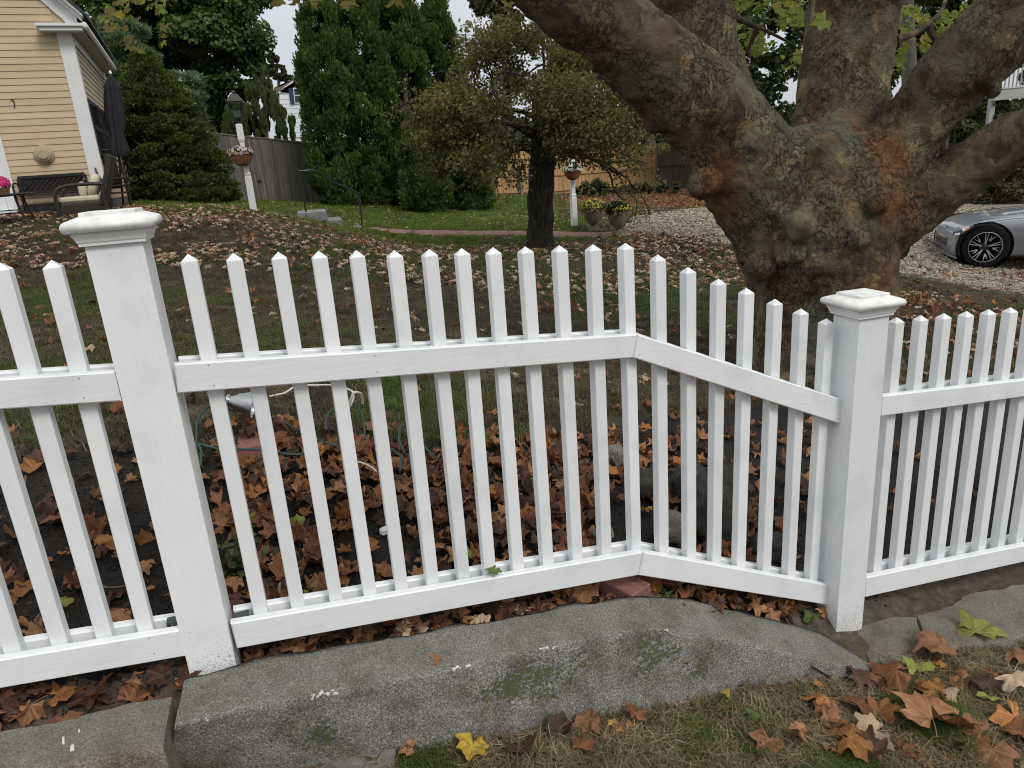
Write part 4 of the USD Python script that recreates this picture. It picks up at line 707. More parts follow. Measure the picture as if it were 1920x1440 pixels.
GRASS_F = leafmat('fresh_grass', [(0, (0.065, 0.095, 0.015)), (0.5, (0.125, 0.175, 0.025)), (1, (0.22, 0.26, 0.055))], trans=0.3, pos_scale=2.0)
protos = []
for i in range(3): protos.append((f'green_tuft_{"abc"[i]}', tuft(rg, 100, .085, .036, 1.0, .0017), GRASS_G, None))
for i in range(3): protos.append((f'dry_tuft_{"abc"[i]}', tuft(rg, 90, .085, .030, 1.8, .0016), GRASS_L, None))
for i in range(2): protos.append((f'fresh_tuft_{"ab"[i]}', tuft(rg, 100, .085, .030, 1.0, .0030), GRASS_F, None))
pp = []
a = np.c_[rg.uniform(-7, 6, 13000), rg.uniform(2.5, 7.5, 13000), np.zeros(13000)]; a = a[(beyond_edge(a[:, :2]) > .01)]; pp.append((a, .9, rg.uniform(.8, 1.15, len(a))))
a = np.c_[rg.uniform(-9, 8, 9000), rg.uniform(7.5, 14.5, 9000), np.zeros(9000)]; pp.append((a, .9, rg.uniform(1.2, 1.8, len(a))))
a = np.c_[rg.uniform(-11, 9, 8000), rg.uniform(14.5, 26, 8000), np.zeros(8000)]; pp.append((a, 2.2, rg.uniform(1.5, 2.4, len(a))))
pos = np.vstack([x[0] for x in pp]); scg = np.concatenate([x[2] for x in pp])
ok = ~(shapely.contains_xy(GRAV, pos[:, 0], pos[:, 1]) | shapely.contains_xy(PATH, pos[:, 0], pos[:, 1]) | shapely.contains_xy(LIT, pos[:, 0], pos[:, 1]) | shapely.contains_xy(TER, pos[:, 0], pos[:, 1])); pos, scg = pos[ok], scg[ok]
pos[:, 2] = H(pos)
green = fbm(np.c_[pos[:, :2] * .7, np.zeros(len(pos))], 4, 31) + np.where(pos[:, 1] > 13.5, .26, 0) * (pos[:, 0] < 1.5) - np.where((pos[:, 1] > 6.5) & (pos[:, 1] < 12.5) & (pos[:, 0] < -.5), .10, 0) + np.where((pos[:, 0] < -6) & (pos[:, 1] > 13), .1, 0) - np.where(pos[:, 0] > 2.5, .05, 0)
idx = np.where(green + rg.normal(0, .09, len(pos)) > .54, 0, 3) + rg.integers(0, 3, len(pos)); idx = np.where((idx < 3) & (pos[:, 1] > 13.2) & (rg.random(len(pos)) < .8), 6 + rg.integers(0, 2, len(pos)), idx)
inst('/World/lawn_grass', protos, idx, pos, quats(np.c_[rg.normal(0, .1, (len(pos), 2)), np.ones(len(pos))], rg.uniform(0, 6.28, len(pos))), scg, 'mown grass of the yard, green and straw coloured', 'grass', 'stuff')
protos = [(f'straw_tuft_{"abc"[i]}', tuft(rg, 46, .05, .024, 3.4, .0017), GRASS_B, None) for i in range(3)] + [(f'green_tuft_{"ab"[i]}', tuft(rg, 60, .035, .036, 1.5, .0015), GRASS_G, None) for i in range(2)]
n = 3600; s = rg.uniform(-.2, 3.2, n); o = rg.uniform(.9, 1.72, n); pos = np.outer(s, T) + np.outer(o, N)
kerbline = np.interp(s, [-.4, .0, .17, .56, .95, 1.33, 1.6, 1.82, 2.2, 2.5, 3.2], [1.60, 1.63, 1.65, 1.63, 1.62, 1.615, 1.57, 1.56, 1.60, 1.62, 1.62]); ok = o < kerbline - .005; pos = pos[ok]
pos[:, 2] = verge_z(pos); gr = fbm(np.c_[pos[:, :2] * 3.2, np.zeros(len(pos))], 3, 44) + np.where((pos @ T) > 1.55, .05, -.08)
idx = np.where(gr > .60, 3 + rg.integers(0, 2, len(pos)), rg.integers(0, 3, len(pos)))
inst('/World/verge_grass', protos, idx, pos, quats(np.c_[rg.normal(0, .15, (len(pos), 2)), np.ones(len(pos))], rg.uniform(0, 6.28, len(pos))), rg.uniform(.7, 1.25, len(pos)), 'dry matted grass of the verge with green tufts in front of the kerb', 'grass', 'stuff')
# bark chips of the mulch
def chip(r, e): v, f = tm(trimesh.creation.icosphere(0)); v = v * np.array(e) * (1 + r.normal(0, .2, (len(v), 1))); return v, f
CHIP = [M('mulch_chip_black', [(0.3, (0.006, 0.005, 0.004)), (0.7, (0.020, 0.015, 0.011))], scale=9, rough=0.8, rnd=.5), M('mulch_chip_brown', [(0.3, (0.014, 0.009, 0.006)), (0.7, (0.045, 0.032, 0.022))], scale=9, rough=0.85, rnd=.5)]
a = bedpos(9000, -1.7, 2.2, 1.84, 3.2, rg); a = a[(beyond_edge(a[:, :2]) < .03)]; a[:, 2] = H(a) + .002
inst('/World/mulch_chips', [('dark_chip', chip(rg, (1, .35, .22)), CHIP[0], None), ('brown_chip', chip(rg, (1, .22, .16)), CHIP[1], None), ('crumb', chip(rg, (.6, .5, .45)), CHIP[0], None)], rg.choice(3, len(a), p=[.45, .3, .25]), a, quats(np.c_[rg.normal(0, .5, (len(a), 2)), np.ones(len(a))], rg.uniform(0, 6.28, len(a))), rg.uniform(.005, .017, len(a)), 'dark bark mulch chips on the bed behind the fence', 'mulch', 'stuff')
# loose pebbles of the drive
def pebble(r):
    m = trimesh.creation.icosphere(1); v = np.array(m.vertices) * [1, .75, .5]; v *= 1 + r.normal(0, .1, (len(v), 1)); return v, np.array(m.faces)
PEB = [M('pebble_pale', [(0.3, (0.25, 0.20, 0.14)), (0.7, (0.42, 0.355, 0.265))], scale=9, rough=0.85, rnd=.2), M('pebble_grey', [(0.3, (0.10, 0.08, 0.055)), (0.7, (0.22, 0.18, 0.13))], scale=9, rough=0.85, rnd=.2)]
a = np.c_[rg.uniform(2, 13, 120000), 8 + 13 * rg.random(120000) ** 1.4, np.zeros(120000)]; a = a[shapely.contains_xy(GRAV, a[:, 0], a[:, 1])][:44000]; a[:, 2] = H(a) + .045
inst('/World/gravel', [('pale_pebble', pebble(rg), PEB[0], None), ('grey_pebble', pebble(rg), PEB[1], None)], (rg.random(len(a)) < .5).astype(int), a, quats(np.c_[rg.normal(0, .4, (len(a), 2)), np.ones(len(a))], rg.uniform(0, 6.28, len(a))), rg.uniform(.008, .020, len(a)) * (.55 + a[:, 1] / 17), 'pale pebbles of the gravel driveway', 'gravel', 'stuff')

# ------------------------------------------------------------------ foliage
def leaves(pos, nrm, axis, L, W, fold=.12):
    """Loose leaf faces: a folded lozenge at every position."""
    axis = unit(axis); s = unit(np.cross(nrm, axis)); n = np.cross(axis, s); L = np.broadcast_to(L, (len(pos),))[:, None]; W = np.broadcast_to(W, (len(pos),))[:, None]
    v = np.stack([pos - axis * L / 2, pos + s * W / 2 + n * W * fold, pos + axis * L / 2, pos - s * W / 2 + n * W * fold], 1).reshape(-1, 3)
    k = np.arange(len(pos))[:, None] * 4
    return v, np.vstack([k + [0, 1, 2], k + [0, 2, 3]])
def rdir(r, n): return unit(r.normal(0, 1, (n, 3)))
def in_blobs(r, blobs, n, shell=.6, under=.5):
    """Points in the outer shells of ellipsoids (centre, radii); under thins their undersides. Returns points and outward directions."""
    c = np.array([b[0] for b in blobs], float); R = np.array([np.broadcast_to(b[1], (3,)) for b in blobs], float)
    w = (R.prod(1)) ** (2 / 3); i = r.choice(len(blobs), n, p=w / w.sum()); d = rdir(r, n); k = (d[:, 2] < 0) & (r.random(n) > under); d[k, 2] *= -1
    q = shell + (1 - shell) * r.random(n) ** .6
    return c[i] + d * R[i] * q[:, None], d
def lobes(r, c, R, m, rad, hollow=.75, low=-.6):
    """Smaller lobes spread over an ellipsoid, for clumpy crowns."""
    d = rdir(r, m); d[:, 2] = np.where(d[:, 2] < low, -d[:, 2], d[:, 2]); d = unit(d); q = hollow * r.uniform(.75, 1.1, m)
    return [(np.asarray(c) + d[i] * np.asarray(R) * q[i], rad * r.uniform(.6, 1.3) * np.array([1, 1, .8])) for i in range(m)]
def broad(r, blobs, n, L, W, shell=.5, under=.5, gap=.0, gf=1.2, hang=.2):
    p, d = in_blobs(r, blobs, n, shell, under)
    if gap > 0: k = fbm(p * gf, 3, 5) > gap; p, d = p[k], d[k]
    m = len(p); nr = unit(d * .6 + rdir(r, m) * .75 + [0, 0, .45]); ax = np.cross(nr, rdir(r, m)) + [0, 0, -hang]
    s = r.uniform(.65, 1.25, m)
    return leaves(p, nr, ax, L * s, W * s)
def bark_tube(r, pts, rad, n=14, amp=.08, f=3.0):
    pts = curve(pts, max(12, int(len(pts) * 8))); t = np.linspace(0, 1, len(pts)); rr = np.interp(t, np.linspace(0, 1, len(rad)), rad)
    v, fc = tube(pts, rr, n); k = len(pts) * n; c = np.repeat(pts, n, 0); q = v[:k] - c
    v[:k] = c + q * (1 + (fbm(v[:k] * f / max(rad[0], .05) * .5, 4, 3) - .5) * amp * 4)[:, None]; return v, fc
def tree(name, label, base, trunk, crown, bark, leafm, group=None, extra=None):
    t = thing(name, label, 'tree', base, group); obj('trunk', trunk, bark, t, smooth=60)
    if extra: obj('branches', extra, bark, t, smooth=60)
    obj('crown', crown, leafm, t, smooth=False, kind='stuff'); return t
ft = np.random.default_rng(101)
LM_MAPLE = leafmat('maple_leaves', [(0, (0.022, 0.040, 0.008)), (0.5, (0.050, 0.085, 0.014)), (0.85, (0.095, 0.135, 0.024)), (1, (0.15, 0.17, 0.035))], pos_scale=.5)
LM_ARB = leafmat('arborvitae_sprays', [(0, (0.018, 0.030, 0.005)), (0.5, (0.050, 0.080, 0.013)), (0.85, (0.090, 0.125, 0.022)), (1, (0.12, 0.145, 0.032))], trans=.2, pos_scale=1.2)
LM_SPRUCE = leafmat('spruce_needles', [(0, (0.008, 0.012, 0.003)), (0.45, (0.036, 0.050, 0.008)), (0.8, (0.11, 0.135, 0.022)), (1, (0.17, 0.19, 0.035))], trans=.15, pos_scale=1.6)
LM_PINE = leafmat('blue_pine_needles', [(0, (0.045, 0.075, 0.030)), (0.5, (0.10, 0.15, 0.062)), (1, (0.18, 0.24, 0.11))], trans=.2)
LM_JUN = leafmat('juniper_sprays', [(0, (0.022, 0.030, 0.009)), (0.5, (0.060, 0.078, 0.022)), (1, (0.12, 0.14, 0.045))], trans=.15, pos_scale=1.0)
LM_CRAB = leafmat('crabapple_leaves', [(0, (0.032, 0.033, 0.009)), (0.35, (0.085, 0.086, 0.021)), (0.7, (0.150, 0.140, 0.038)), (0.88, (0.24, 0.195, 0.068)), (1, (0.42, 0.35, 0.20))], trans=.3, pos_scale=.9)
LM_OLIVE = leafmat('olive_leaves', [(0, (0.030, 0.034, 0.010)), (0.6, (0.07, 0.072, 0.022)), (1, (0.13, 0.115, 0.045))], trans=.3)
LM_DARK = leafmat('dark_tree_leaves', [(0, (0.016, 0.026, 0.006)), (0.6, (0.050, 0.075, 0.016)), (1, (0.12, 0.14, 0.035))], trans=.3, pos_scale=.4)
LM_SYC = leafmat('sycamore_leaves', [(0, (0.085, 0.115, 0.014)), (0.5, (0.19, 0.23, 0.022)), (0.85, (0.29, 0.28, 0.032)), (1, (0.34, 0.23, 0.06))], trans=.45)
LM_SYCO = leafmat('sycamore_leaves_turning', [(0, (0.09, 0.065, 0.010)), (0.5, (0.16, 0.13, 0.016)), (1, (0.24, 0.17, 0.03))], trans=.4)
LM_SHRUB = leafmat('shrub_leaves', [(0, (0.022, 0.032, 0.010)), (0.6, (0.060, 0.080, 0.022)), (1, (0.13, 0.15, 0.05))], trans=.25)
LM_HEDGE = leafmat('hedge_leaves', [(0, (0.030, 0.030, 0.010)), (0.6, (0.075, 0.068, 0.024)), (1, (0.14, 0.12, 0.05))], trans=.25)

# the great sycamore
def J(x, y, Y, hp): p = AY(x, y, Y); return p, hp * ((p - EYEP) @ CF) / FPX
def ball(p, r): return m3.Manifold.sphere(float(r), 20).translate([float(q) for q in p])
def limb(js):
    out = []
    for (p, r), (q, s) in zip(js[:-1], js[1:]): out.append(m3.Manifold.batch_hull([ball(p, r), ball(q, s)]))
    return out
SY = 5.05
parts = limb([J(1540, 830, SY, 160), J(1541, 730, SY, 143), J(1541, 640, SY, 131), J(1540, 560, SY, 130), J(1538, 480, SY, 138), J(1532, 420, SY, 148), J(1530, 375, SY, 140)])
parts += limb([J(1490, 420, SY, 118), J(1412, 330, SY, 98), J(1345, 225, SY - .05, 84), J(1262, 150, SY - .15, 84), J(1150, 58, SY - .3, 76), J(1040, -30, SY - .5, 72), J(900, -150, SY - .7, 64), J(640, -330, SY - 1.2, 50)])      # low left limb
parts += limb([J(1432, 350, SY + .1, 82), J(1362, 230, SY + .12, 70), J(1325, 110, SY + .2, 58), J(1296, 0, SY + .25, 69), J(1270, -120, SY + .3, 66), J(1210, -330, SY + .3, 50)])   # second stem on the left
parts += limb([J(1550, 350, SY + .15, 100), J(1572, 240, SY + .3, 84), J(1585, 150, SY + .35, 83), J(1597, 0, SY + .4, 82), J(1610, -150, SY + .4, 76), J(1620, -380, SY + .4, 62)])   # middle stem
parts += limb([J(1590, 410, SY - .05, 108), J(1650, 318, SY - .1, 70), J(1722, 222, SY - .15, 62), J(1795, 135, SY - .25, 70), J(1885, 45, SY - .35, 74), J(1990, -60, SY - .5, 70), J(2160, -230, SY - .7, 60)])   # right limb
parts += limb([J(1620, 445, SY, 82), J(1698, 384, SY - .1, 66), J(1775, 342, SY - .2, 52), J(1850, 292, SY - .35, 47), J(1930, 252, SY - .5, 48), J(2060, 190, SY - .8, 46), J(2300, 90, SY - 1.2, 40)])     # low right limb
for x, y, Y, h in [(1228, 225, SY - .15, 26), (1320, 345, SY - .2, 34), (1335, 300, SY - .1, 40), (1500, 420, SY - .46, 34), (1535, 492, SY - .44, 26), (1480, 470, SY - .40, 26), (1690, 425, SY - .30, 36), (1745, 400, SY - .2, 28), (1540, 285, SY - .35, 22), (1640, 380, SY - .50, 26), (1862, 165, SY - .42, 18), (1425, 500, SY - .3, 28), (1600, 445, SY - .45, 22)]:
    p, r_ = J(x, y, Y, h); parts.append(ball(p, r_))
syc = m3.Manifold.batch_boolean(parts, m3.OpType.Add).refine_to_length(.055).to_mesh()
sm = trimesh.Trimesh(np.array(syc.vert_properties[:, :3], float), np.array(syc.tri_verts), process=True)
trimesh.smoothing.filter_taubin(sm, lamb=.55, nu=.52, iterations=24)
nearp = sm.triangles_center
v_, f_ = trimesh.remesh.subdivide_to_size(sm.vertices, sm.faces, .026, max_iter=6); sm = trimesh.Trimesh(v_, f_, process=True)
vn = np.array(sm.vertex_normals); v_ = np.array(sm.vertices); st = v_ * [1, 1, .55]
plate = noise(st * 16 + (noise(st * 7, 2)[:, None] - .5) * 1.6, 8); low_ = np.clip((2.6 - v_[:, 2]) / 1.6, .25, 1)
v_ = v_ + vn * (((fbm(v_ * 2.6, 3, 3) - .5) * .075 + (fbm(v_ * 7.5, 3, 6) - .5) * .045 + (np.abs(plate - .5) * .05 - .012) * low_ + (fbm(st * 30, 3, 14) - .5) * .016 * low_))[:, None]
sy = thing('sycamore_tree', 'huge old sycamore with rust and grey flaking bark spreading its limbs behind the right post', 'tree', AY(1541, 730, SY))
obj('trunk', (v_, np.array(sm.faces)), BARK, sy, smooth=True)
def syc_leaf(r, p, size, face):
    v, f, uv = leaf_mesh(r, size, r.uniform(.15, .5), nth=22, rings=(0, .55, 1.0)); q = quats(face[None], np.array([r.uniform(0, 6.28)]))[0]
    return v @ np.array(Gf.Matrix3d(Gf.Quatd(*map(float, q)))) + p, f
def spray(r, x0, x1, y0, y1, Y0, Y1, n, size, hole=.0):
    out = []
    while len(out) < n:
        x, y = r.uniform(x0, x1), r.uniform(y0, y1)
        if noise(np.array([[x / 38.0, y / 38.0, 4.0]]), 7)[0] < hole: continue
        out.append(syc_leaf(r, AY(x, y, r.uniform(Y0, Y1)), r.uniform(*size), unit(np.array([r.normal(0, .5), -.55 + r.normal(0, .4), .7 + r.normal(0, .3)]))))
    return out
lr = np.random.default_rng(55)
for m_, ls in ((LM_SYC, spray(lr, 1372, 1520, -40, 122, 6.2, 7.2, 105, (.09, .16), .40) + [syc_leaf(lr, AY(1545, 42, 4.2), .17, unit(np.array([.1, -.9, .3])))] + spray(lr, 1665, 1830, -40, 128, 6.0, 7.0, 95, (.08, .14), .40)),
               (LM_SYCO, spray(lr, 190, 322, -60, 72, 4.4, 5.2, 40, (.07, .12), .3) + spray(lr, 232, 270, 70, 100, 4.6, 5.0, 4, (.08, .12)) + spray(lr, 495, 640, -60, 8, 3.2, 3.9, 26, (.08, .13), .3) + spray(lr, 650, 745, -50, 14, 3.6, 4.1, 18, (.08, .13), .3) + spray(lr, 920, 990, -50, 8, 5, 6, 10, (.1, .14), .3))):
    for g in ls: obj('leaf', g, m_, sy, smooth=True)
obj('leaf_cluster', join(spray(lr, 1372, 1520, -30, 130, 6.6, 8.0, 150, (.07, .12), .38) + spray(lr, 1665, 1830, -30, 135, 6.4, 7.8, 130, (.07, .12), .38) + spray(lr, 190, 330, -30, 80, 5, 6, 60, (.06, .10), .3)), LM_SYC, sy, smooth=True, kind='stuff')
tw = [curve([AY(1372, 20, 5.3), AY(1420, 50, 6.2), AY(1480, 80, 6.6)], 10), curve([AY(1680, 75, 5.4), AY(1740, 45, 5.9), AY(1770, 10, 6.2), AY(1775, -40, 6.4)], 14), curve([AY(1740, 45, 5.9), AY(1790, 90, 6.0), AY(1840, 60, 6.0)], 10), curve([AY(1420, 50, 6.2), AY(1400, 100, 6.4)], 6)]
obj('branches', join([tube(c, np.linspace(.028, .010, len(c)), 7) for c in tw]), BARK, sy)
over = []
for i in range(4200):                            # the crown spreads high over the yard, above the frame
    a = lr.uniform(0, 6.28); q = np.sqrt(lr.random()) * 6.5; over.append((lr.normal(0, 1, 3), [1.6 + math.cos(a) * q, 5.9 + math.sin(a) * q * .95, lr.uniform(4.6, 9.0) - q * .12]))
op = np.array([o[1] for o in over]); op = op[(fbm(op * .7, 3, 12) > .40) & (op[:, 1] > .4)]
op = op[(op - EYEP) @ CU / ((op - EYEP) @ CF) * FPX > 760]
obj('crown', leaves(op, rdir(lr, len(op)) * .6 + [0, 0, .8], rdir(lr, len(op)), .24 * lr.uniform(.7, 1.2, len(op)), .20), LM_SYC, sy, smooth=False, kind='stuff')

# crabapple in the middle of the lawn
CY = 13.9
ct = [AY(1012, 476, CY), AY(1013, 440, CY), AY(1014, 400, CY), AY(1014, 360, CY), AY(1017, 310, CY), AY(1015, 260, CY), AY(1008, 200, CY), AY(1003, 140, CY)]
cr = np.array([28, 24.5, 23.5, 23, 21, 16, 9, 4]) * CY / FPX
tr, fr_ = bark_tube(ft, ct, cr, 20, .10, 2.2)
br = []
def grow(p, d, L, r0, depth, r, out, tips):
    n = 7; q = [p]; dd = unit(d)
    for i in range(n): dd = unit(dd + r.normal(0, .17, 3) + [0, 0, -.02]); q.append(q[-1] + dd * L / n)
    out.append(tube(np.array(q), np.linspace(r0, r0 * .45, n + 1), 6)); tips.extend(q[3:])
    if depth > 0:
        for _ in range(3): grow(q[r.integers(3, n + 1)], dd + r.normal(0, .6, 3), L * r.uniform(.5, .75), r0 * .5, depth - 1, r, out, tips)
tips = []
for x, y, dx, dz, L, r0 in [(1014, 262, -1, .55, 1.7, .06), (1016, 268, 1, .45, 1.8, .065), (1012, 230, -.8, .8, 1.6, .05), (1010, 215, .7, .9, 1.5, .05), (1016, 285, 1.1, .10, 1.9, .05), (1013, 290, -1, .12, 1.8, .045), (1006, 180, .1, 1, 1.3, .045), (1008, 200, -.4, 1, 1.4, .04), (1015, 275, .6, .3, 1.7, .05), (1012, 250, -.5, .4, 1.7, .05)]:
    grow(AY(x, y, CY), [dx, ft.normal(0, .5), dz], L, r0, 2, ft, br, tips)
for x, y in [(872, 60), (900, 50), (885, 90), (912, 80), (1040, 60), (1080, 70)]: c = curve([AY(x + 30, y + 120, CY), AY(x + 8, y + 50, CY), AY(x, y - 10, CY)], 10); br.append(tube(c, np.linspace(.014, .004, 10), 5)); tips.extend(list(c[3:]) * 2)
tips = np.array(tips)
cb = [(AY(x, y, CY + dy), np.array([rx, rx, rz]) * CY / FPX) for x, y, dy, rx, rz in [(1000, 215, 0, 165, 105), (850, 235, -.3, 95, 82), (905, 150, .2, 88, 82), (1000, 110, 0, 110, 80), (960, 70, .2, 60, 50), (1040, 75, .1, 56, 52), (1110, 160, .2, 92, 84), (1160, 235, -.2, 84, 66), (1085, 260, -.7, 120, 56), (930, 265, -.7, 110, 62), (820, 290, -.2, 66, 50), (1215, 265, .1, 44, 34), (890, 90, .4, 40, 56), (800, 245, .3, 52, 44)]]
cl = []
for c, R in cb: cl += lobes(ft, c, R, 16, R[0] * .30, .72, -.9)
p1, d1 = in_blobs(ft, cl, 52000, .15, .9); k_ = tips[ft.integers(0, len(tips), 7000)] + ft.normal(0, .07, (7000, 3)); p1 = np.vstack([p1, k_]); d1 = np.vstack([d1, rdir(ft, 7000)])
k_ = fbm(p1 * 1.6, 3, 9) > .365; p1, d1 = p1[k_], d1[k_]; m_ = len(p1); sz = ft.uniform(.6, 1.25, m_)
tree('crabapple_tree', 'small round headed crabapple with dark ridged trunk standing on the lawn', ct[0], (tr, fr_), leaves(p1, rdir(ft, m_) * .8 + d1 * .4 + [0, 0, .4], rdir(ft, m_) + [0, 0, -.4], .072 * sz, .042 * sz), BARKDARK, LM_CRAB, extra=join(br))

# clipped cone of a spruce by the house
def sprays(r, blobs, n, L, W, up=.7, out=.6, shell=.6, under=.6, gap=0, gf=2, jit=.5):
    p, d = in_blobs(r, blobs, n, shell, under)
    if gap > 0: k = fbm(p * gf, 3, 5) > gap; p, d = p[k], d[k]
    m = len(p); ax = d * out + rdir(r, m) * jit + [0, 0, up]; s = r.uniform(.6, 1.3, m)
    return leaves(p, rdir(r, m) * .8 + d, ax, L * s, W * s, .1)
SPY = 19.8; b0 = AY(328, 393, SPY); k1 = SPY / FPX
bl = []
prof = PchipInterpolator([0, .12, .3, .5, .7, .85, 1.0], [98, 106, 98, 84, 62, 38, 5])
for i in range(460):
    t = ft.random() ** 1.15; a = ft.uniform(0, 6.28); R = prof(t) * k1 * ft.uniform(.72, 1.0); z = (.02 + t * .98) * 258 * k1
    bl.append((b0 + [math.cos(a) * R - .05 * t, math.sin(a) * R, z * 1.0], np.array([.30, .30, .13]) * (1.15 - .5 * t) * ft.uniform(.7, 1.25)))
core = [(b0 + [0, 0, 258 * k1 * t], np.array([1, 1, .8]) * max(prof(t) * k1 * .72, .05)) for t in np.linspace(.05, .92, 9)]
tree('conical_spruce', 'dense dark green clipped conical spruce beside the tan house', b0, tube(np.array([b0 - [0, 0, .2], b0 + [0, 0, 1.5], b0 + [0, 0, 3.0]]), np.array([.13, .1, .04]), 8), join([sprays(ft, bl, 90000, .085, .034, up=.25, out=.9, shell=.5, under=.4, jit=.35), sprays(ft, core, 14000, .14, .07)]), BARKGREY, LM_SPRUCE)
b0 = AY(434, 252, 27.0); tree('clipped_evergreen', 'small bright green clipped evergreen cone rising behind the grey fence beside the lamp', b0 - [0, 0, .9], tube(np.array([b0 - [0, 0, .9], b0 + [0, 0, .4]]), .05, 6), sprays(ft, [(b0 + [0, 0, z], np.array([r_, r_, .3])) for z, r_ in [(-.5, .5), (-.1, .42), (.25, .32), (.5, .2), (.7, .1)]], 5000, .07, .03, shell=.5), BARKGREY, LM_ARB)
# blue green pine behind the spruce
pn = []
for x, y, R in [(215, 70, 34), (225, 100, 40), (240, 85, 36), (250, 130, 42), (215, 120, 36), (205, 160, 36), (285, 110, 22), (345, 160, 30), (360, 190, 26), (330, 150, 20), (235, 170, 40), (355, 215, 22), (262, 60, 18), (225, 45, 20)]: pn += lobes(ft, AY(x, y, 23.0), np.array([R, R, R * .8]) * 23.0 / FPX, 9, R * .4 * 23.0 / FPX, .8, -1)
b0 = AY(290, 392, 23.0); tree('blue_pine', 'soft blue green pine showing on both sides of the spruce top', b0, tube(np.array([b0, AY(250, 120, 23.0)]), np.array([.16, .05]), 8), sprays(ft, pn, 34000, .20, .022, up=.45, out=.8, shell=.1, jit=.7), BARKGREY, LM_PINE)
# big maple
mb = []
for x, y, R, Y in [(300, 60, 110, 31), (400, 70, 100, 31), (440, 140, 62, 30.5), (330, 150, 80, 32), (230, 0, 110, 33), (400, -60, 110, 32), (280, -90, 120, 32), (395, 215, 52, 32), (355, 230, 40, 33), (430, 230, 36, 33), (455, 90, 46, 30.5), (455, 0, 44, 31), (170, -40, 60, 33)]: mb += lobes(ft, AY(x, y, Y), np.array([R, R, R * .8]) * Y / FPX, 15, R * .36 * Y / FPX, .75, -.9)
b0 = AY(398, 392, 32); tree('maple_tree', 'big dark green maple filling the sky between the tan house and the lamp post', b0, bark_tube(ft, [b0, AY(394, 300, 32), AY(388, 200, 32), AY(372, 60, 32)], [.42, .34, .26, .12]), broad(ft, mb, 110000, .20, .15, shell=.25, under=.8, gap=.28, gf=.5), BARKGREY, LM_MAPLE)
# juniper and a distant tree beside it
jn = []
for x, y, R in [(455, 222, 24), (497, 195, 26), (510, 228, 26), (475, 242, 26), (540, 246, 18), (498, 160, 13), (472, 175, 13), (440, 248, 18), (495, 138, 6), (480, 150, 6), (548, 228, 8), (520, 205, 10), (530, 215, 8)]: jn += [(c, r_ * [.55, .55, 2.0]) for c, r_ in lobes(ft, AY(x, y, 26), np.array([R, R, R]) * 26 / FPX, 16, R * .30 * 26 / FPX, .8, -1)]
b0 = AY(500, 380, 26); tree('juniper_bush', 'feathery upright juniper behind the grey fence right of the lamp', b0, tube(np.array([b0, AY(500, 200, 26)]), np.array([.12, .05]), 7), sprays(ft, jn, 44000, .20, .04, up=1.5, out=.5, shell=.3, jit=.4), BARKGREY, LM_JUN)
dn = []
for x, y, R in [(505, 122, 18), (525, 136, 14), (541, 150, 8), (512, 108, 9)]: dn += lobes(ft, AY(x, y, 60), np.array([R, R, R]) * 60 / FPX, 34, R * .22 * 60 / FPX, .9, -1)
b0 = AY(530, 340, 60); tree('distant_tree', 'distant olive tree against the sky left of the arborvitae row', b0, tube(np.array([b0, AY(522, 140, 60)]), np.array([.3, .1]), 7), broad(ft, dn, 12000, .22, .14, shell=.1), BARKGREY, LM_OLIVE)
# row of arborvitae
for j, (x0, x1, yt, Y, hw, lab) in enumerate([(645, 592, -25, 21.5, 55, 'tall arborvitae at the left end of the evergreen row beside the grey fence'), (712, 672, -60, 22, 52, 'second tall arborvitae from the left in the evergreen row'), (775, 742, -55, 22.5, 48, 'third arborvitae of the evergreen row with a bare brown patch low on its trunk'), (845, 815, -6, 23.5, 50, 'shorter round topped arborvitae right of the brown patch'), (800, 790, 235, 20.8, 46, 'low dense arborvitae skirt at the front of the row left of the crabapple'), (885, 878, 255, 21.5, 44, 'low dense arborvitae at the right end of the row before the cedar fence')]):
    b0 = AY(x0, 392 - j * .5, Y); tp = AY(x1, yt, Y); h = tp[2] - b0[2]; R = hw * Y / FPX; bl = []
    for i in range(int(60 + 34 * h)):
        t = ft.random(); a = ft.uniform(0, 6.28); pr_ = (np.interp(t, [0, .1, .35, .7, .88, 1], [.78, 1.0, 1.0, .88, .58, .10])) * R * .9 * ft.uniform(.55, .98)
        c = b0 + [math.cos(a) * pr_, math.sin(a) * pr_, t * h]; c[0] += (tp[0] - b0[0]) * t
        if j == 2 and .38 < t < .62 and math.cos(a) > -.2 and math.sin(a) < .3: continue
        bl.append((c, np.array([.26, .26, .36]) * ft.uniform(.55, 1.2)))
    tree('arborvitae', lab, b0, bark_tube(ft, [b0 - [0, 0, .1], b0 + (tp - b0) * .4, b0 + (tp - b0) * .85], [.14, .10, .04], 8), sprays(ft, bl, int(9500 * max(h, 1.5)), .115, .050, up=.8, out=.7, shell=.35, under=.8, gap=.33, gf=1.6, jit=.45), BARKGREY, LM_ARB, group=None)
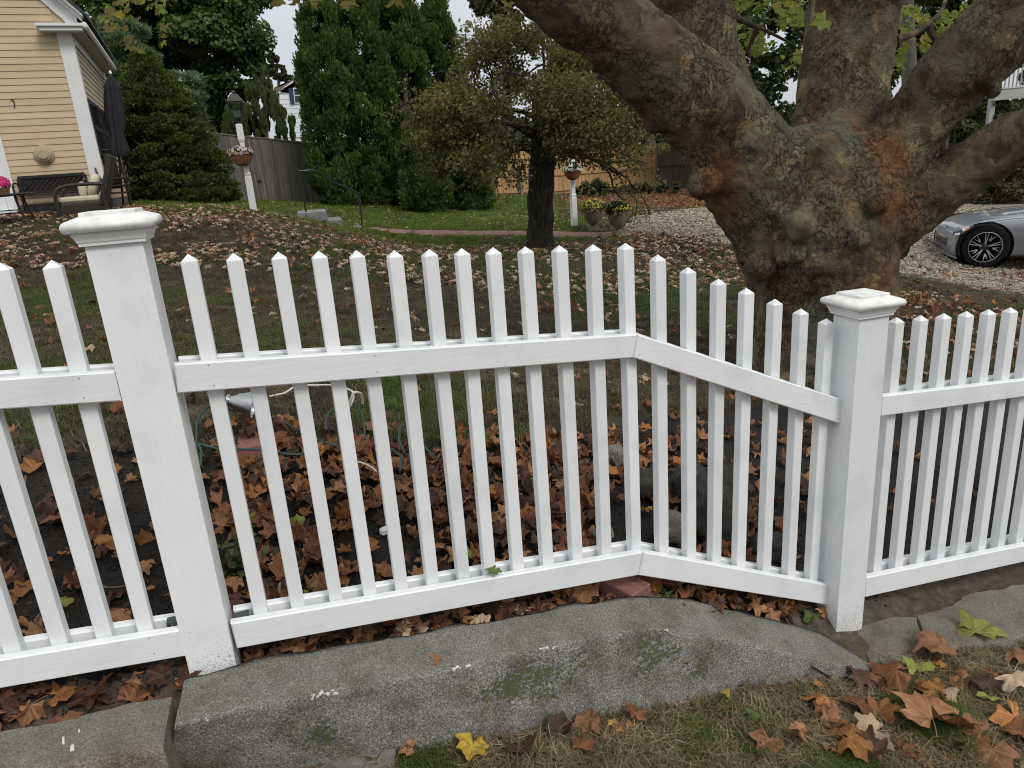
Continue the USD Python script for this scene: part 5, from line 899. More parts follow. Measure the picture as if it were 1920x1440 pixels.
# trees beyond the drive and on the right
for nm, lab, pts, Y, n, Ls, mt, bx in [
    ('background_tree', 'olive tree top against the sky above the crabapple', [(930, 10, 40), (960, 40, 36), (905, -40, 40), (985, -10, 40)], 34, 11000, .24, LM_OLIVE, 960),
    ('background_tree', 'dark leafy tree seen between the left stems of the sycamore', [(1270, 10, 60), (1410, 60, 90), (1460, 150, 70), (1400, 190, 60), (1470, 230, 44), (1350, -50, 90), (1500, 40, 70), (1430, 250, 40)], 27, 24000, .20, LM_DARK, 1440),
    ('background_tree', 'dark leafy tree seen between the middle stem and the right limb of the sycamore', [(1690, 60, 70), (1740, 130, 70), (1790, 60, 80), (1680, 190, 50), (1720, -50, 90), (1840, -20, 90), (1760, 210, 40)], 27, 22000, .20, LM_DARK, 1735),
    ('background_tree', 'pale leaved tree behind the deck at the right edge', [(1860, 215, 40), (1910, 250, 44), (1880, 260, 30), (1990, 230, 70), (1960, 120, 40)], 24, 13000, .15, LM_OLIVE, 1900),
    ('background_tree', 'shadowy tree over the dark fence left of the sycamore trunk', [(1230, 205, 50), (1290, 190, 50), (1170, 200, 50), (1250, 120, 70), (1150, 120, 70), (1060, 150, 70), (1120, 40, 80)], 36, 20000, .26, LM_DARK, 1240)]:
    bl = []
    for x, y, R in pts: bl += lobes(ft, AY(x, y, Y), np.array([R, R, R * .85]) * Y / FPX, 13, R * .38 * Y / FPX, .72, -.9)
    b0 = AY(bx, 350, Y); b0[2] = H(b0[None, :2])[0]; tree(nm, lab, b0, bark_tube(ft, [b0, b0 * .5 + np.mean([q[0] for q in bl], 0) * .5, np.mean([q[0] for q in bl], 0)], [.26, .2, .1], 9), broad(ft, bl, n, Ls, Ls * .62, shell=.3, under=.6, gap=.36, gf=.6), BARKGREY, mt, group=None)
b0 = AY(1708, 330, 22); tree('background_tree', 'straight grey tree trunk rising behind the right limb of the sycamore', b0 - [0, 0, 1.4], bark_tube(ft, [b0 - [0, 0, 1.4], AY(1706, 180, 22), AY(1702, 60, 22), AY(1700, -60, 22)], [.26, .24, .2, .16], 12), broad(ft, lobes(ft, AY(1700, -150, 22), [1.6, 1.6, 1.2], 14, .6), 4000, .2, .12), BARKGREY, LM_DARK)
for nm, lab, pts, Y, n, L, mt in [
    ('shrub', 'dark leafy shrub below the deck between the two right limbs of the sycamore', [(1800, 235, 34), (1850, 215, 36), (1830, 260, 34), (1790, 280, 20), (1895, 245, 30)], 20.5, 11000, .11, LM_SHRUB),
    ('hedge', 'olive hedge behind the car under the low right limb', [(1800, 362, 34), (1860, 355, 40), (1920, 345, 44), (1760, 380, 20), (1990, 340, 50)], 20.5, 17000, .085, LM_HEDGE),
    ('shrub', 'dark low shrub at the foot of the white post before the cedar fence', [(1105, 352, 15), (1085, 358, 12), (1130, 355, 13), (1118, 345, 12)], 26.2, 3500, .10, LM_SHRUB),
    ('shrub', 'dark green spreading plants along the cedar fence left of the sycamore', [(1190, 354, 12), (1215, 352, 13), (1240, 352, 12), (1170, 358, 10), (1150, 359, 9), (1265, 352, 12)], 27.5, 4500, .12, LM_SHRUB)]:
    bl = []
    for x, y, R in pts: bl += lobes(ft, AY(x, y, Y), np.array([R, R, R * .9]) * Y / FPX, 10, R * .42 * Y / FPX, .75, -1)
    b0 = AY(np.mean([q[0] for q in pts]), np.max([q[1] + q[2] for q in pts]), Y); b0[2] = H(b0[None, :2])[0]; t = thing(nm, lab, nm, b0)
    stems = [tube(np.array([b0 + [a, 0, 0], q[0]]), np.array([.03, .012]), 6) for a, q in zip(ft.normal(0, .2, 5), bl[::9])]; obj('stems', join(stems), BARKGREY, t); obj('foliage', broad(ft, bl, n, L, L * .6, shell=.25, under=.7), mt, t, smooth=False, kind='stuff')

# ------------------------------------------------------------------ the tan house
HY = 14.0
C0 = AY(205, 385, HY); haz = math.radians(68.0)
FDIR = np.array([math.sin(haz), math.cos(haz), 0]); SDIR = np.array([-FDIR[1], FDIR[0], 0])      # along the gable wall to the right, along the side wall away
def onw(x, y, along, nrm, d=0.0): p = AP(x, y, C0 + nrm * d, nrm); return np.array([(p - C0) @ along, p[2]])
zb = onw(75, 382, FDIR, SDIR)[1]; zg = C0[2] - .12
zwt = onw(131, 62, FDIR, SDIR)[1]; LS = onw(191, 130, SDIR, FDIR)[0]; LS = max(LS, 3.5)
r0, r1 = onw(75, 0, FDIR, SDIR), onw(118, 36, FDIR, SDIR); slope = (r0[1] - r1[1]) / (r1[0] - r0[0])
house = thing('house', 'tan clapboard house with white corner boards and a gable roof at upper left', 'house', (C0[0], C0[1], zg))
fw = (C0, FDIR, SDIR)
UL = -7.0
cwid = .20
pitch = .112; zr = lambda u: r1[1] + (r1[0] - u) * slope          # height of the siding's rake line at u
z = zb; n = 0
while z < zr(UL / 2):
    u1 = -cwid if z < zwt else min(-cwid, r1[0] - (z - r1[1]) / slope)
    zt = z + pitch + .012
    if u1 - UL > .2:
        ut = u1 if z + pitch < zwt else min(u1, r1[0] - (zt - r1[1]) / slope)
        v = np.array([[UL, z, -.020], [u1, z, -.020], [ut, zt, -.007], [UL, zt, -.007], [UL, z, .0], [u1, z, .0], [ut, zt, .0], [UL, zt, .0]])
        w = C0 + np.outer(v[:, 0], FDIR) + np.outer(v[:, 2], SDIR); w[:, 2] = v[:, 1]
        obj('clapboard', (w, np.array([[0, 1, 2], [0, 2, 3], [4, 6, 5], [4, 7, 6], [0, 4, 5], [0, 5, 1], [3, 2, 6], [3, 6, 7], [1, 5, 6], [1, 6, 2]])), CLAP, house, smooth=False)
    z += pitch
z = zb
while z < zwt - .15:
    zt = z + pitch + .012; v = np.array([[.16, z, .020], [LS, z, .020], [LS, zt, .007], [.16, zt, .007], [.16, z, 0], [LS, z, 0], [LS, zt, 0], [.16, zt, 0]])
    w = C0 + np.outer(v[:, 0], SDIR) + np.outer(v[:, 2], FDIR); w[:, 2] = v[:, 1]
    obj('clapboard', (w, np.array([[0, 2, 1], [0, 3, 2], [0, 1, 5], [0, 5, 4], [3, 6, 2], [3, 7, 6]])), CLAP, house, smooth=False); z += pitch
def wbox(u0, u1, z0, z1, d0, d1, side=False, ch=0.0):
    a, b = (SDIR, FDIR) if side else (FDIR, SDIR)
    c = C0 + a * (u0 + u1) / 2 + b * (d0 + d1) / 2; c[2] = (z0 + z1) / 2
    return box(c, (abs(u1 - u0), abs(d1 - d0), z1 - z0), math.atan2(a[1], a[0]), ch)
zpk = zr(UL) 
core = np.array([[UL, zg], [0, zg], [0, zwt - .02], [r1[0], zr(r1[0])], [UL, zpk]]); cv_ = []
for d in (.004, LS - .02):
    w = C0 + np.outer(core[:, 0], FDIR) + SDIR * d; w[:, 2] = core[:, 1]; w -= FDIR * .004; cv_.append(w)
cf = [[0, 2, 1], [0, 3, 2], [0, 4, 3], [5, 6, 7], [5, 7, 8], [5, 8, 9]] + sum([[[i, (i + 1) % 5, (i + 1) % 5 + 5], [i, (i + 1) % 5 + 5, i + 5]] for i in range(5)], [])
obj('wall', (np.vstack(cv_), np.array(cf)), CLAP, house, smooth=False)
obj('foundation', wbox(UL, .01, zg - .5, zb - .004, -.03, .0), STONEBASE, house, smooth=False); obj('foundation', wbox(.0, LS, zg - .5, zb - .004, .0, .03, True), STONEBASE, house, smooth=False)
obj('corner_board', wbox(-cwid, .028, zb - .02, zwt, -.030, -.001), TRIM, house, smooth=False); obj('corner_board', wbox(-.0285, .16, zb - .02, zwt, .001, .030, True), TRIM, house, smooth=False)
ov = .24
# rake boards, roof, cornice return, eave
def rakepoly(u_a, u_b, h0, h1, d0, d1, nm, mt):
    pts = [[u_a, zr(u_a) + h0], [u_b, zr(u_b) + h0], [u_b, zr(u_b) + h1], [u_a, zr(u_a) + h1]]
    obj(nm, extrude(pts, d0, d1, (C0 * [1, 1, 0], FDIR, SDIR), .004), mt, house, smooth=False)
rakepoly(UL, r1[0] + .22, .0, .26, -.05, -.001, 'rake_board', TRIM); rakepoly(UL, .26, .262, .345, -.17, -.051, 'rake_moulding', TRIM); rakepoly(UL, .29, .35, .41, -.25, -.01, 'rake_crown', TRIM)
ze = zr(0) 
def roofslab(u_a, u_b, lift, th, d0, d1): 
    pts = [[u_a, zr(u_a) + lift], [u_b, zr(u_b) + lift], [u_b, zr(u_b) + lift + th], [u_a, zr(u_a) + lift + th]]; return extrude(pts, d0, d1, (C0 * [1, 1, 0], FDIR, SDIR), .004)
obj('roof', roofslab(UL, .36, .415, .06, -.28, LS - .25), ROOFM, house, smooth=False)
zret = zwt + .0
obj('cornice_return', join([wbox(-.42, .24, zret, zret + .065, -.26, -.03), wbox(-.46, .27, zret + .066, zret + .11, -.30, -.03)]), TRIM, house, smooth=False)
obj('soffit', wbox(-.02, LS - .3, zret, zret + .03, .03, ov, True), SOFFIT, house, smooth=False)
obj('frieze_board', wbox(.16, LS, zwt - .16, zwt - .002, .021, .04, True), TRIM, house, smooth=False)
obj('gutter', wbox(-.30, LS - .25, zret + .02, zret + .13, ov + .002, ov + .09, True, .03), TRIM, house, smooth=False)
# shutters and window on the side wall
sA0, sA1, sB0, sB1 = [onw(x, y, SDIR, FDIR, .03)[0] for x, y in [(163, 184), (177, 190), (182, 196), (194, 206)]]
zst, zsb = onw(163, 184, SDIR, FDIR, .03)[1], onw(186, 292, SDIR, FDIR, .03)[1]
for a, b in ((sA0, sA1), (sB0, sB1)):
    s_ = obj('shutter', join([wbox(a, a + .05, zsb, zst, .022, .055, True), wbox(b - .05, b, zsb, zst, .022, .055, True), wbox(a + .05, b - .05, zsb, zsb + .07, .022, .055, True), wbox(a + .05, b - .05, zst - .07, zst, .022, .055, True), wbox(a + .05, b - .05, (zsb + zst) / 2 - .03, (zsb + zst) / 2 + .03, .022, .055, True)]), BLACKPAINT, house, smooth=False)
    for z in np.arange(zsb + .10, zst - .08, .05):
        if abs(z - (zsb + zst) / 2) < .05: continue
        c = C0 + SDIR * (a + b) / 2 + FDIR * .038; c[2] = z; v, f = box((0, 0, 0), (b - a - .10, .006, .045)); q = math.radians(35)
        v = v @ np.array([[1, 0, 0], [0, math.cos(q), math.sin(q)], [0, -math.sin(q), math.cos(q)]]); R_ = np.array([SDIR, -FDIR, [0, 0, 1]]); obj('slat', (v @ R_ + c, f), BLACKPAINT, s_, smooth=False)
w_ = obj('window', join([wbox(sA1 + .01, sA1 + .06, zsb, zst, .022, .06, True), wbox(sB0 - .06, sB0 - .01, zsb, zst, .022, .06, True), wbox(sA1 + .06, sB0 - .06, zst - .06, zst, .022, .06, True)]) if sB0 - sA1 > .2 else wbox(sA1 + .005, sB0 - .005, zsb, zst, .022, .05, True), BLACKPAINT, house, smooth=False)
obj('sill', wbox(sA1 - .02, sB0 + .02, zsb - .06, zsb - .002, .022, .09, True), TRIM, w_, smooth=False)
# door casing at the frame's edge, with a pale panel below
ue = onw(36, 383, FDIR, SDIR)[0]; zc0, zc1 = onw(38, 392, FDIR, SDIR)[1], onw(-2, 228, FDIR, SDIR)[1]
obj('door_casing', wbox(ue - .17, ue, zc0, zc1, -.050, -.002), TRIM, house, smooth=False); obj('door_casing', wbox(ue - .36, ue - .176, zc0, zc1 + .0, -.042, -.002), TRIM, house, smooth=False)
obj('door_panel', wbox(ue - 1.5, ue - .37, zc0 - .2, zc1, -.03, -.002), TRIM, house, smooth=False)
obj('door_step', wbox(ue - 1.6, ue + .02, zc0 - .32, zc0 - .02, -.42, -.052), TRIM, house, smooth=False)
vc = onw(83, 290, FDIR, SDIR); pv_ = C0 + FDIR * vc[0] - SDIR * .022; pv_[2] = vc[1]
def disc_wall(prof): 
    v, f = lathe(prof, (0, 0, 0), 24); R_ = np.array([FDIR, [0, 0, 1], -SDIR]); return v @ R_ + pv_, f[:, ::-1]
vent = obj('dryer_vent', disc_wall([(.165, 0), (.165, .025), (.15, .04), (.13, .045)]), BEIGE, house); obj('vent_hood', disc_wall([(.125, .046), (.125, .085), (.11, .10), (.0, .10)]), BEIGE, vent); obj('vent_cover', disc_wall([(.085, .101), (.085, .125), (.072, .135), (0, .135)]), BEIGE, vent)
hk = [onw(x, y, FDIR, SDIR) for x, y in [(28, 202), (27, 193), (24, 186), (21, 188)]]
obj('wall_hook', tube(curve([C0 * [1, 1, 0] + FDIR * u - SDIR * .03 + np.array([0, 0, z]) for u, z in hk], 10), .009, 6), IRON, house)

# ------------------------------------------------------------------ patio furniture
def lf(x, y, Y, rz):                               # a local frame standing on the terrace
    p = AY(x, y, Y); a = np.array([math.cos(rz), math.sin(rz), 0]); b = np.array([-math.sin(rz), math.cos(rz), 0])
    return p, lambda q: p + np.outer(np.atleast_2d(q)[:, 0], a) + np.outer(np.atleast_2d(q)[:, 1], b) + np.outer(np.atleast_2d(q)[:, 2], [0, 0, 1])
def lbox(F, c, s, rz, ch=0.0): return box(F([c])[0], s, rz, ch)
frz = math.atan2(FDIR[1], FDIR[0])
# metal bench against the wall
p, L = lf(112, 408, 13.4, frz); t = thing('garden_bench', 'dark metal garden bench with a lattice back against the tan wall', 'bench', p)
for sx in (-.54, .54):
    obj('leg', tube(L(curve([(sx, .22, 0), (sx, .20, .40), (sx, .26, .72)], 10)), .018, 7), DARKMETAL, t); obj('leg', tube(L(curve([(sx, -.26, 0), (sx, -.22, .42)], 6)), .018, 7), DARKMETAL, t)
    obj('arm', tube(L(curve([(sx, .24, .60), (sx, -.10, .64), (sx, -.27, .58), (sx, -.26, .42)], 14)), .018, 7), DARKMETAL, t)
for k in range(6): obj('seat_slat', lbox(L, (0, -.20 + k * .075, .42), (1.02, .055, .022), frz, .004), DARKMETAL, t, smooth=False)
obj('back_frame', join([lbox(L, (0, .235, .735), (1.06, .03, .05), frz), lbox(L, (0, .225, .48), (1.06, .03, .04), frz), lbox(L, (-.51, .23, .61), (.05, .03, .22), frz), lbox(L, (.51, .23, .61), (.05, .03, .22), frz)]), DARKMETAL, t, smooth=False)
lat = []
for x in np.arange(-.47, .48, .085):
    for d in (-1, 1):
        a, b = np.array([x, .23, .50]), np.array([np.clip(x + d * .21, -.49, .49), .23, .71]); lat.append(tube(L([a, b]), .007, 4))
obj('back_panel', lbox(L, (0, .25, .61), (.98, .01, .22), frz), WICKER, t, smooth=False); obj('lattice', join(lat), DARKMETAL, t, kind='stuff')
# lounge chair facing left with cushions
p, L = lf(170, 419, 12.9, frz); t = thing('patio_armchair', 'dark wicker patio armchair with a cream seat cushion facing left', 'chair', p)
obj('seat', lbox(L, (-.02, 0, .29), (.66, .62, .14), frz, .02), WICKER, t, smooth=False); obj('cushion', lbox(L, (-.04, 0, .42), (.62, .56, .11), frz, .035), CREAM, t)
v, f = box((0, 0, 0), (.10, .66, .86), 0, .02); q = math.radians(20); v = v @ np.array([[math.cos(q), 0, -math.sin(q)], [0, 1, 0], [math.sin(q), 0, math.cos(q)]]) + [.42, 0, .70]; obj('backrest', (L(v), f), WICKER, t, smooth=False)
for sy_ in (-.36, .36):
    obj('arm', tube(L(curve([(.36, sy_, .64), (.0, sy_, .66), (-.27, sy_, .63), (-.38, sy_, .50), (-.37, sy_, .0)], 20)), .030, 8), WICKER, t); obj('leg', tube(L([(.34, sy_, 0), (.34, sy_, .62)]), .03, 8), WICKER, t)
obj('apron', join([lbox(L, (-.36, 0, .12), (.03, .68, .24), frz), lbox(L, (0, -.36, .14), (.70, .03, .28), frz)]), WICKER, t, smooth=False)
v, f = tm(trimesh.creation.icosphere(3)); v = np.sign(v) * np.abs(v) ** .72 * [.09, .21, .20]; q = math.radians(22); v = v @ np.array([[math.cos(q), 0, -math.sin(q)], [0, 1, 0], [math.sin(q), 0, math.cos(q)]]) + [.20, .0, .63]
obj('cushion', (L(v), f), CREAM, label='plump cream pillow leaning on the backrest of the wicker armchair', category='pillow')
v, f = tm(trimesh.creation.icosphere(2)); v = np.sign(v) * np.abs(v) ** .75 * [.07, .16, .14] + [.0, .08, .57]; obj('cushion', (L(v), f), CREAM, label='small cream pillow lying flat on the armchair seat', category='pillow')
# stack of chairs
p, L = lf(226, 402, 14.2, frz + .15)
for k in range(3):
    lab = ['lowest slatted black chair in the stack beside the spruce', 'middle black chair in the stack beside the spruce', 'topmost black chair of the stack with a high arched back beside the spruce'][k]
    t = thing('stacking_chair', lab, 'chair', p + [0, 0, .13 * k]); dz = .13 * k
    for sx in (-.22, .22):
        obj('leg', tube(L([(sx, -.24, dz), (sx, -.22, .40 + dz)]), .014, 6), DARKMETAL, t); obj('leg', tube(L([(sx, .26, dz), (sx, .20, .40 + dz)]), .014, 6), DARKMETAL, t)
        obj('arm', tube(L(curve([(sx * 1.15, .22, .60 + dz), (sx * 1.15, -.1, .62 + dz), (sx * 1.12, -.24, .55 + dz), (sx, -.22, .40 + dz)], 10)), .014, 6), DARKMETAL, t)
    obj('seat', lbox(L, (0, 0, .40 + dz), (.44, .44, .03), frz + .15, .008), DARKMETAL, t, smooth=False)
    obj('back_frame', tube(L(curve([(-.22, .22, .40 + dz), (-.22, .28, .72 + dz), (-.14, .30, .90 + dz), (0, .305, .94 + dz), (.14, .30, .90 + dz), (.22, .28, .72 + dz), (.22, .22, .40 + dz)], 24)), .015, 7), DARKMETAL, t)
    obj('back_panel', lbox(L, (0, .285, .68 + dz), (.30, .012, .40), frz + .15), WICKER, t, smooth=False)
# closed umbrella
p, L = lf(233, 400, 14.6, 0); t = thing('patio_umbrella', 'closed black patio umbrella in front of the spruce beside the house corner', 'umbrella', p)
zt_ = AY(207, 140, 14.6)[2] - p[2]; um = lathe([(.012, .0), (.03, zt_ * .985 - zt_ * .985)] and [(.14, zt_ * .42), (.20, zt_ * .47), (.13, zt_ * .58), (.17, zt_ * .70), (.155, zt_ * .84), (.13, zt_ * .90), (.15, zt_ * .91), (.07, zt_ * .975), (.02, zt_)], (0, 0, 0), 40)
v = um[0]; v[:, :2] *= .85; a_ = np.arctan2(v[:, 1], v[:, 0]); v[:, :2] *= (1 + .22 * np.cos(a_ * 8 + v[:, 2] * 1.3))[:, None]
TL_ = math.tan(math.radians(7.5)); v[:, 0] += v[:, 2] * TL_; obj('canopy', (L(v), um[1]), FABRIC, t, smooth=50); obj('pole', tube(L([(0, 0, 0), (zt_ * .98 * TL_, 0, zt_ * .98)]), .02, 8), DARKMETAL, t); obj('finial', lathe([(.012, zt_), (.03, zt_ + .02), (.02, zt_ + .06), (0.004, zt_ + .075)], p + [zt_ * TL_, 0, 0], 10), LAMPWHITE, t); obj('base', lathe([(.24, 0), (.24, .05), (.05, .10)], p, 16), DARKMETAL, t)
# table with pink flowers at the left edge
p, L = lf(-12, 428, 11.8, frz); t = thing('patio_table', 'dark metal patio table with curved legs at the left edge', 'table', p); zt_ = AY(20, 365, 11.8)[2] - p[2]
obj('table_top', lbox(L, (-.1, 0, zt_), (1.45, .8, .035), frz, .012), DARKMETAL, t, smooth=False)
for sx in (-.7, .46):
    for sy_ in (-.3, .3): obj('leg', tube(L(curve([(sx, sy_, zt_ - .02), (sx + .02, sy_, zt_ * .55), (sx + .07, sy_, zt_ * .25), (sx + .19, sy_ * 1.2, 0)], 14)), .017, 7), DARKMETAL, t)
obj('stretcher', join([tube(L([(-.66, 0, zt_ * .42), (.5, 0, zt_ * .42)]), .012, 6), tube(L([(.5, -.3, zt_ * .42), (.5, .3, zt_ * .42)]), .012, 6)]), DARKMETAL, t)
PINK = leafmat('pink_petals', [(0, (0.45, 0.01, 0.10)), (0.6, (0.70, 0.03, 0.22)), (1, (0.80, 0.14, 0.38))], trans=.3); YEL = leafmat('yellow_petals', [(0, (0.45, 0.36, 0.02)), (0.6, (0.62, 0.54, 0.06)), (1, (0.70, 0.66, 0.20))], trans=.3)
PANSY = leafmat('pansy_petals', [(0, (0.55, 0.40, 0.06)), (0.18, (0.60, 0.50, 0.24)), (0.32, (0.55, 0.44, 0.52)), (0.55, (0.38, 0.22, 0.42)), (0.75, (0.55, 0.45, 0.55)), (1, (0.66, 0.62, 0.56))], trans=.3); WHITEP = leafmat('white_petals', [(0, (0.55, 0.55, 0.48)), (1, (0.80, 0.80, 0.76))], trans=.3)
PLANTG = leafmat('bedding_leaves', [(0, (0.018, 0.035, 0.008)), (1, (0.07, 0.10, 0.025))], trans=.25)
def blooms(r, c, R, n, s, low=-.1):
    d = rdir(r, n); d[:, 2] = np.maximum(d[:, 2], low); p = np.asarray(c) + d * R * r.uniform(.85, 1.05, (n, 1)); out = []
    for i in range(5):
        a = i * 2 * math.pi / 5; t1 = unit(np.cross(d, [0.3, .2, 1.0])); t2 = np.cross(d, t1); ax = t1 * math.cos(a) + t2 * math.sin(a); out.append(leaves(p + ax * s * .35, d, ax, s, s * .7))
    return join(out)
c = AY(4, 352, 11.8); t = thing('flower_pot', 'pot of hot pink flowers on the patio table at the left edge', 'flower pot', c - [0, 0, .14]); obj('pot', lathe([(.07, -.14), (.10, -.02), (.105, 0), (.09, 0)], c - [0, 0, .0], 16), COCO, t); obj('flowers', blooms(ft, c + [0, 0, .05], .125, 260, .035), PINK, t, smooth=False, kind='stuff'); obj('foliage', broad(ft, [(c + [0, 0, .04], .11)], 300, .04, .025), PLANTG, t, smooth=False, kind='stuff')

# ------------------------------------------------------------------ lamp posts with half baskets
def lamp_post(x, y, Y, topy, label, petals, bask, hide=False):
    p = AY(x, y, Y); zt = EYE + 0; tp = AP(x, topy, p, np.array([0, 1.0, 0])); h = tp[2] - p[2]; t = thing('lamp_post', label, 'lamp post', p); w = .060
    obj('post', square_loft([(w, -.1), (w, h * .40), (w * .86, h * .415), (w * .86, h * .425), (w, h * .432), (w, h * .437), (w * .86, h * .445), (w * .72, h * .46), (w * .66, h * .80), (w * .82, h * .815), (w * .82, h * .82), (w * .95, h * .835), (w * .95, h), (w * .6, h + .02)], p, .35), LAMPWHITE, t, smooth=False)
    if not hide:
        b = p + [0, 0, h + .02]; ln = obj('lantern', join([square_loft([(.045, 0), (.05, .03), (.03, .05), (.055, .075), (.085, .10)], b, .35), square_loft([(.135, .36), (.145, .37), (.075, .47), (.055, .50), (.03, .505), (.03, .53), (.012, .56)], b, .35)] +
            [tube(np.array([b + [math.cos(a) * .115, math.sin(a) * .115, .10], b + [math.cos(a) * .185, math.sin(a) * .185, .36]]), .010, 5) for a in np.arange(4) * math.pi / 2 + .35 + math.pi / 4]), IRON, t, smooth=False)
        obj('glass_pane', square_loft([(.080, .102), (.128, .358)], b, .35), GLASSY, ln, smooth=False); obj('candle', join([tube(np.array([b + [dx, 0, .10], b + [dx, 0, .22]]), .012, 6) for dx in (-.04, 0, .04)]), LAMPWHITE, ln)
    bc = p + [.0, -.14, h * bask]; pr = [(.05, -.20), (.13, -.16), (.18, -.06), (.195, 0), (.18, .0)]
    bk = thing('hanging_basket', 'coco lined half basket of white flowers hanging on the short post' if hide else 'coco lined half basket of yellow and mauve pansies on the tall lamp post', 'basket', bc)
    obj('liner', lathe(pr, bc, 20), COCO, bk); obj('rim', tube(bc + np.stack([np.cos(np.linspace(0, 6.283, 25)) * .198, np.sin(np.linspace(0, 6.283, 25)) * .198, np.zeros(25)], 1), .008, 5), IRON, bk)
    obj('flowers', blooms(ft, bc + [0, 0, .03], np.array([.23, .21, .13]), 85, .050), petals, bk, smooth=False, kind='stuff'); obj('foliage', broad(ft, [(bc + [0, 0, .03], np.array([.2, .18, .10]))], 500, .05, .03), PLANTG, bk, smooth=False, kind='stuff')
lamp_post(476, 396, 13.8, 232, 'tall white lamp post with a black lantern standing on the rise left of the steps', PANSY, .66)
lamp_post(1077, 426, 16.5, 285, 'short white lamp post half hidden by the crabapple beside the two urns', WHITEP, .76, True)

# ------------------------------------------------------------------ urns of yellow mums, steps, hand rail
for x, y, Y, lab, k, R in [(1113, 434, 16.0, 'left concrete urn with a bright yellow chrysanthemum, nearer the lamp post', 1.0, .27), (1160, 442, 15.0, 'right concrete urn with a wider darker chrysanthemum, at the edge of the gravel', 1.0, .29)]:
    p = AY(x, y, Y); t = thing('urn_planter', lab, 'urn', p); obj('foot', square_loft([(.13, -.03), (.13, .05), (.10, .06), (.10, .10)], p, .2), URN, t, smooth=False)
    v, f = lathe([(.075, .10), (.06, .14), (.10, .18), (.17, .27), (.20, .38), (.205, .42), (.18, .42), (.15, .36)], p, 32); a_ = np.arctan2(v[:, 1] - p[1], v[:, 0] - p[0]); q = np.clip((v[:, 2] - p[2] - .15) / .1, 0, 1); v[:, :2] = p[:2] + (v[:, :2] - p[:2]) * (1 + .05 * np.cos(a_ * 10) * q)[:, None]; v[:, 2] += .02 * np.cos(a_ * 5) * (v[:, 2] - p[2] > .40)
    obj('bowl', (v, f), URN, t, smooth=40); c = p + [0, 0, .50]
    mum = thing('chrysanthemum', 'mound of yellow chrysanthemums growing in the ' + ('left urn' if x < 1130 else 'right urn, fewer flowers open'), 'flowers', c)
    obj('foliage', broad(ft, lobes(ft, c, np.array([R, R, .17]), 14, .10, .8, -.3), 3200, .035, .022, shell=.4), PLANTG if x > 1130 else LM_CRAB, mum, smooth=False, kind='stuff'); obj('flowers', blooms(ft, c + [0, 0, .03], np.array([R * 1.04, R * 1.04, .19]), 210 if x < 1130 else 110, .028, .0 if x < 1130 else .15), YEL, mum, smooth=False, kind='stuff')
for x, y, Y, w, lab in [(584, 396, 16.3, .62, 'top granite step beside the upper foot of the hand rail'), (619, 411, 16.8, .50, 'middle granite step of the three beside the hand rail'), (655, 424, 17.2, .50, 'lowest granite step beside the lower foot of the hand rail')]:
    q = AY(x, y, Y); obj('stone_step', box(q - [0, 0, .10], (w, 1.2, .22), .25, .015), STEPSTONE, label=lab, category='step')
a0, a1 = AY(573, 393, 15.9), AY(679, 431, 17.0); h0, h1 = AY(562, 321, 15.9), AY(674, 363, 17.0); t = thing('hand_rail', 'thin black iron hand rail beside the three granite steps', 'hand rail', a0)
obj('post', tube([a0 - [0, 0, .1], h0 - (h0 - a0) * [1, 1, 0] * 0], .02, 7), IRON, t); obj('post', tube([a1 - [0, 0, .1], h1], .02, 7), IRON, t)
hs = AY(583, 319, 16.0); obj('rail', tube(curve([AY(556, 322, 15.9), AY(557, 318, 15.9), h0 + [0, 0, .0], hs, AY(628, 342, 16.5), h1], 30), .018, 7), IRON, t)

# ------------------------------------------------------------------ board fences at the back
def board_fence(name, label, a_top, a_bot, b_top, b_bot, Ya, Yb, n, mt, posts=(), rails=(), postm=None, cap=True):
    at, ab, bt, bb = AY(*a_top, Ya), AY(*a_bot, Ya), AY(*b_top, Yb), AY(*b_bot, Yb); bb = np.r_[bt[:2], bb[2]]; ab = np.r_[at[:2], ab[2]]
    t = thing(name, label, 'fence', ab); e = unit((bt - at) * [1, 1, 0]); nn = np.array([-e[1], e[0], 0]); L_ = np.linalg.norm((bt - at)[:2]); w = L_ / n; rz = math.atan2(e[1], e[0])
    if np.dot(nn, at) < 0: nn = -nn
    for i in range(n):
        q = (i + .5) / n; p = at + (bt - at) * q; zb_ = ab[2] + (bb[2] - ab[2]) * q; hh = p[2] - zb_ + .12; obj('board', box((p[0], p[1], zb_ - .12 + hh / 2), (w * .93, .022, hh), rz), mt, t, smooth=False) if True else 0
    def seg(z0, z1, d, th, hh, nm, m_):
        p, q = np.r_[at[:2], z0] - nn * d, np.r_[bt[:2], z1] - nn * d; v, f = box((0, 0, 0), (1, th, hh)); w_ = p + np.outer(v[:, 0] + .5, q - p) + np.outer(v[:, 1], nn) + np.outer(v[:, 2], [0, 0, 1]); obj(nm, (w_, f), m_, t, smooth=False)
    if cap: seg(at[2] + .02, bt[2] + .02, 0, .06, .04, 'cap_rail', mt)
    for k in rails: seg(ab[2] + (at[2] - ab[2]) * k, bb[2] + (bt[2] - bb[2]) * k, .035, .04, .085, 'rail', mt)
    for k in posts:
        p = at + (bt - at) * k; zb_ = ab[2] + (bb[2] - ab[2]) * k; hh = (p[2] - zb_) * .62 if postm is GREENPOST else p[2] - zb_ + .05; obj('post', box((p[0] - nn[0] * .10, p[1] - nn[1] * .10, zb_ - .1 + hh / 2), (.10, .10, hh + .1), rz, .006), postm or mt, t, smooth=False)
    return t, (at, ab, bt, bb, nn, rz)
t, g_ = board_fence('board_fence', 'weathered grey board fence with a gate behind the lamp post', (388, 250), (402, 374), (586, 270), (606, 384), 21.4, 23.4, 42, GREYWOOD, posts=(1.0, 0.0))
at, ab, bt, bb, nn, rz = g_
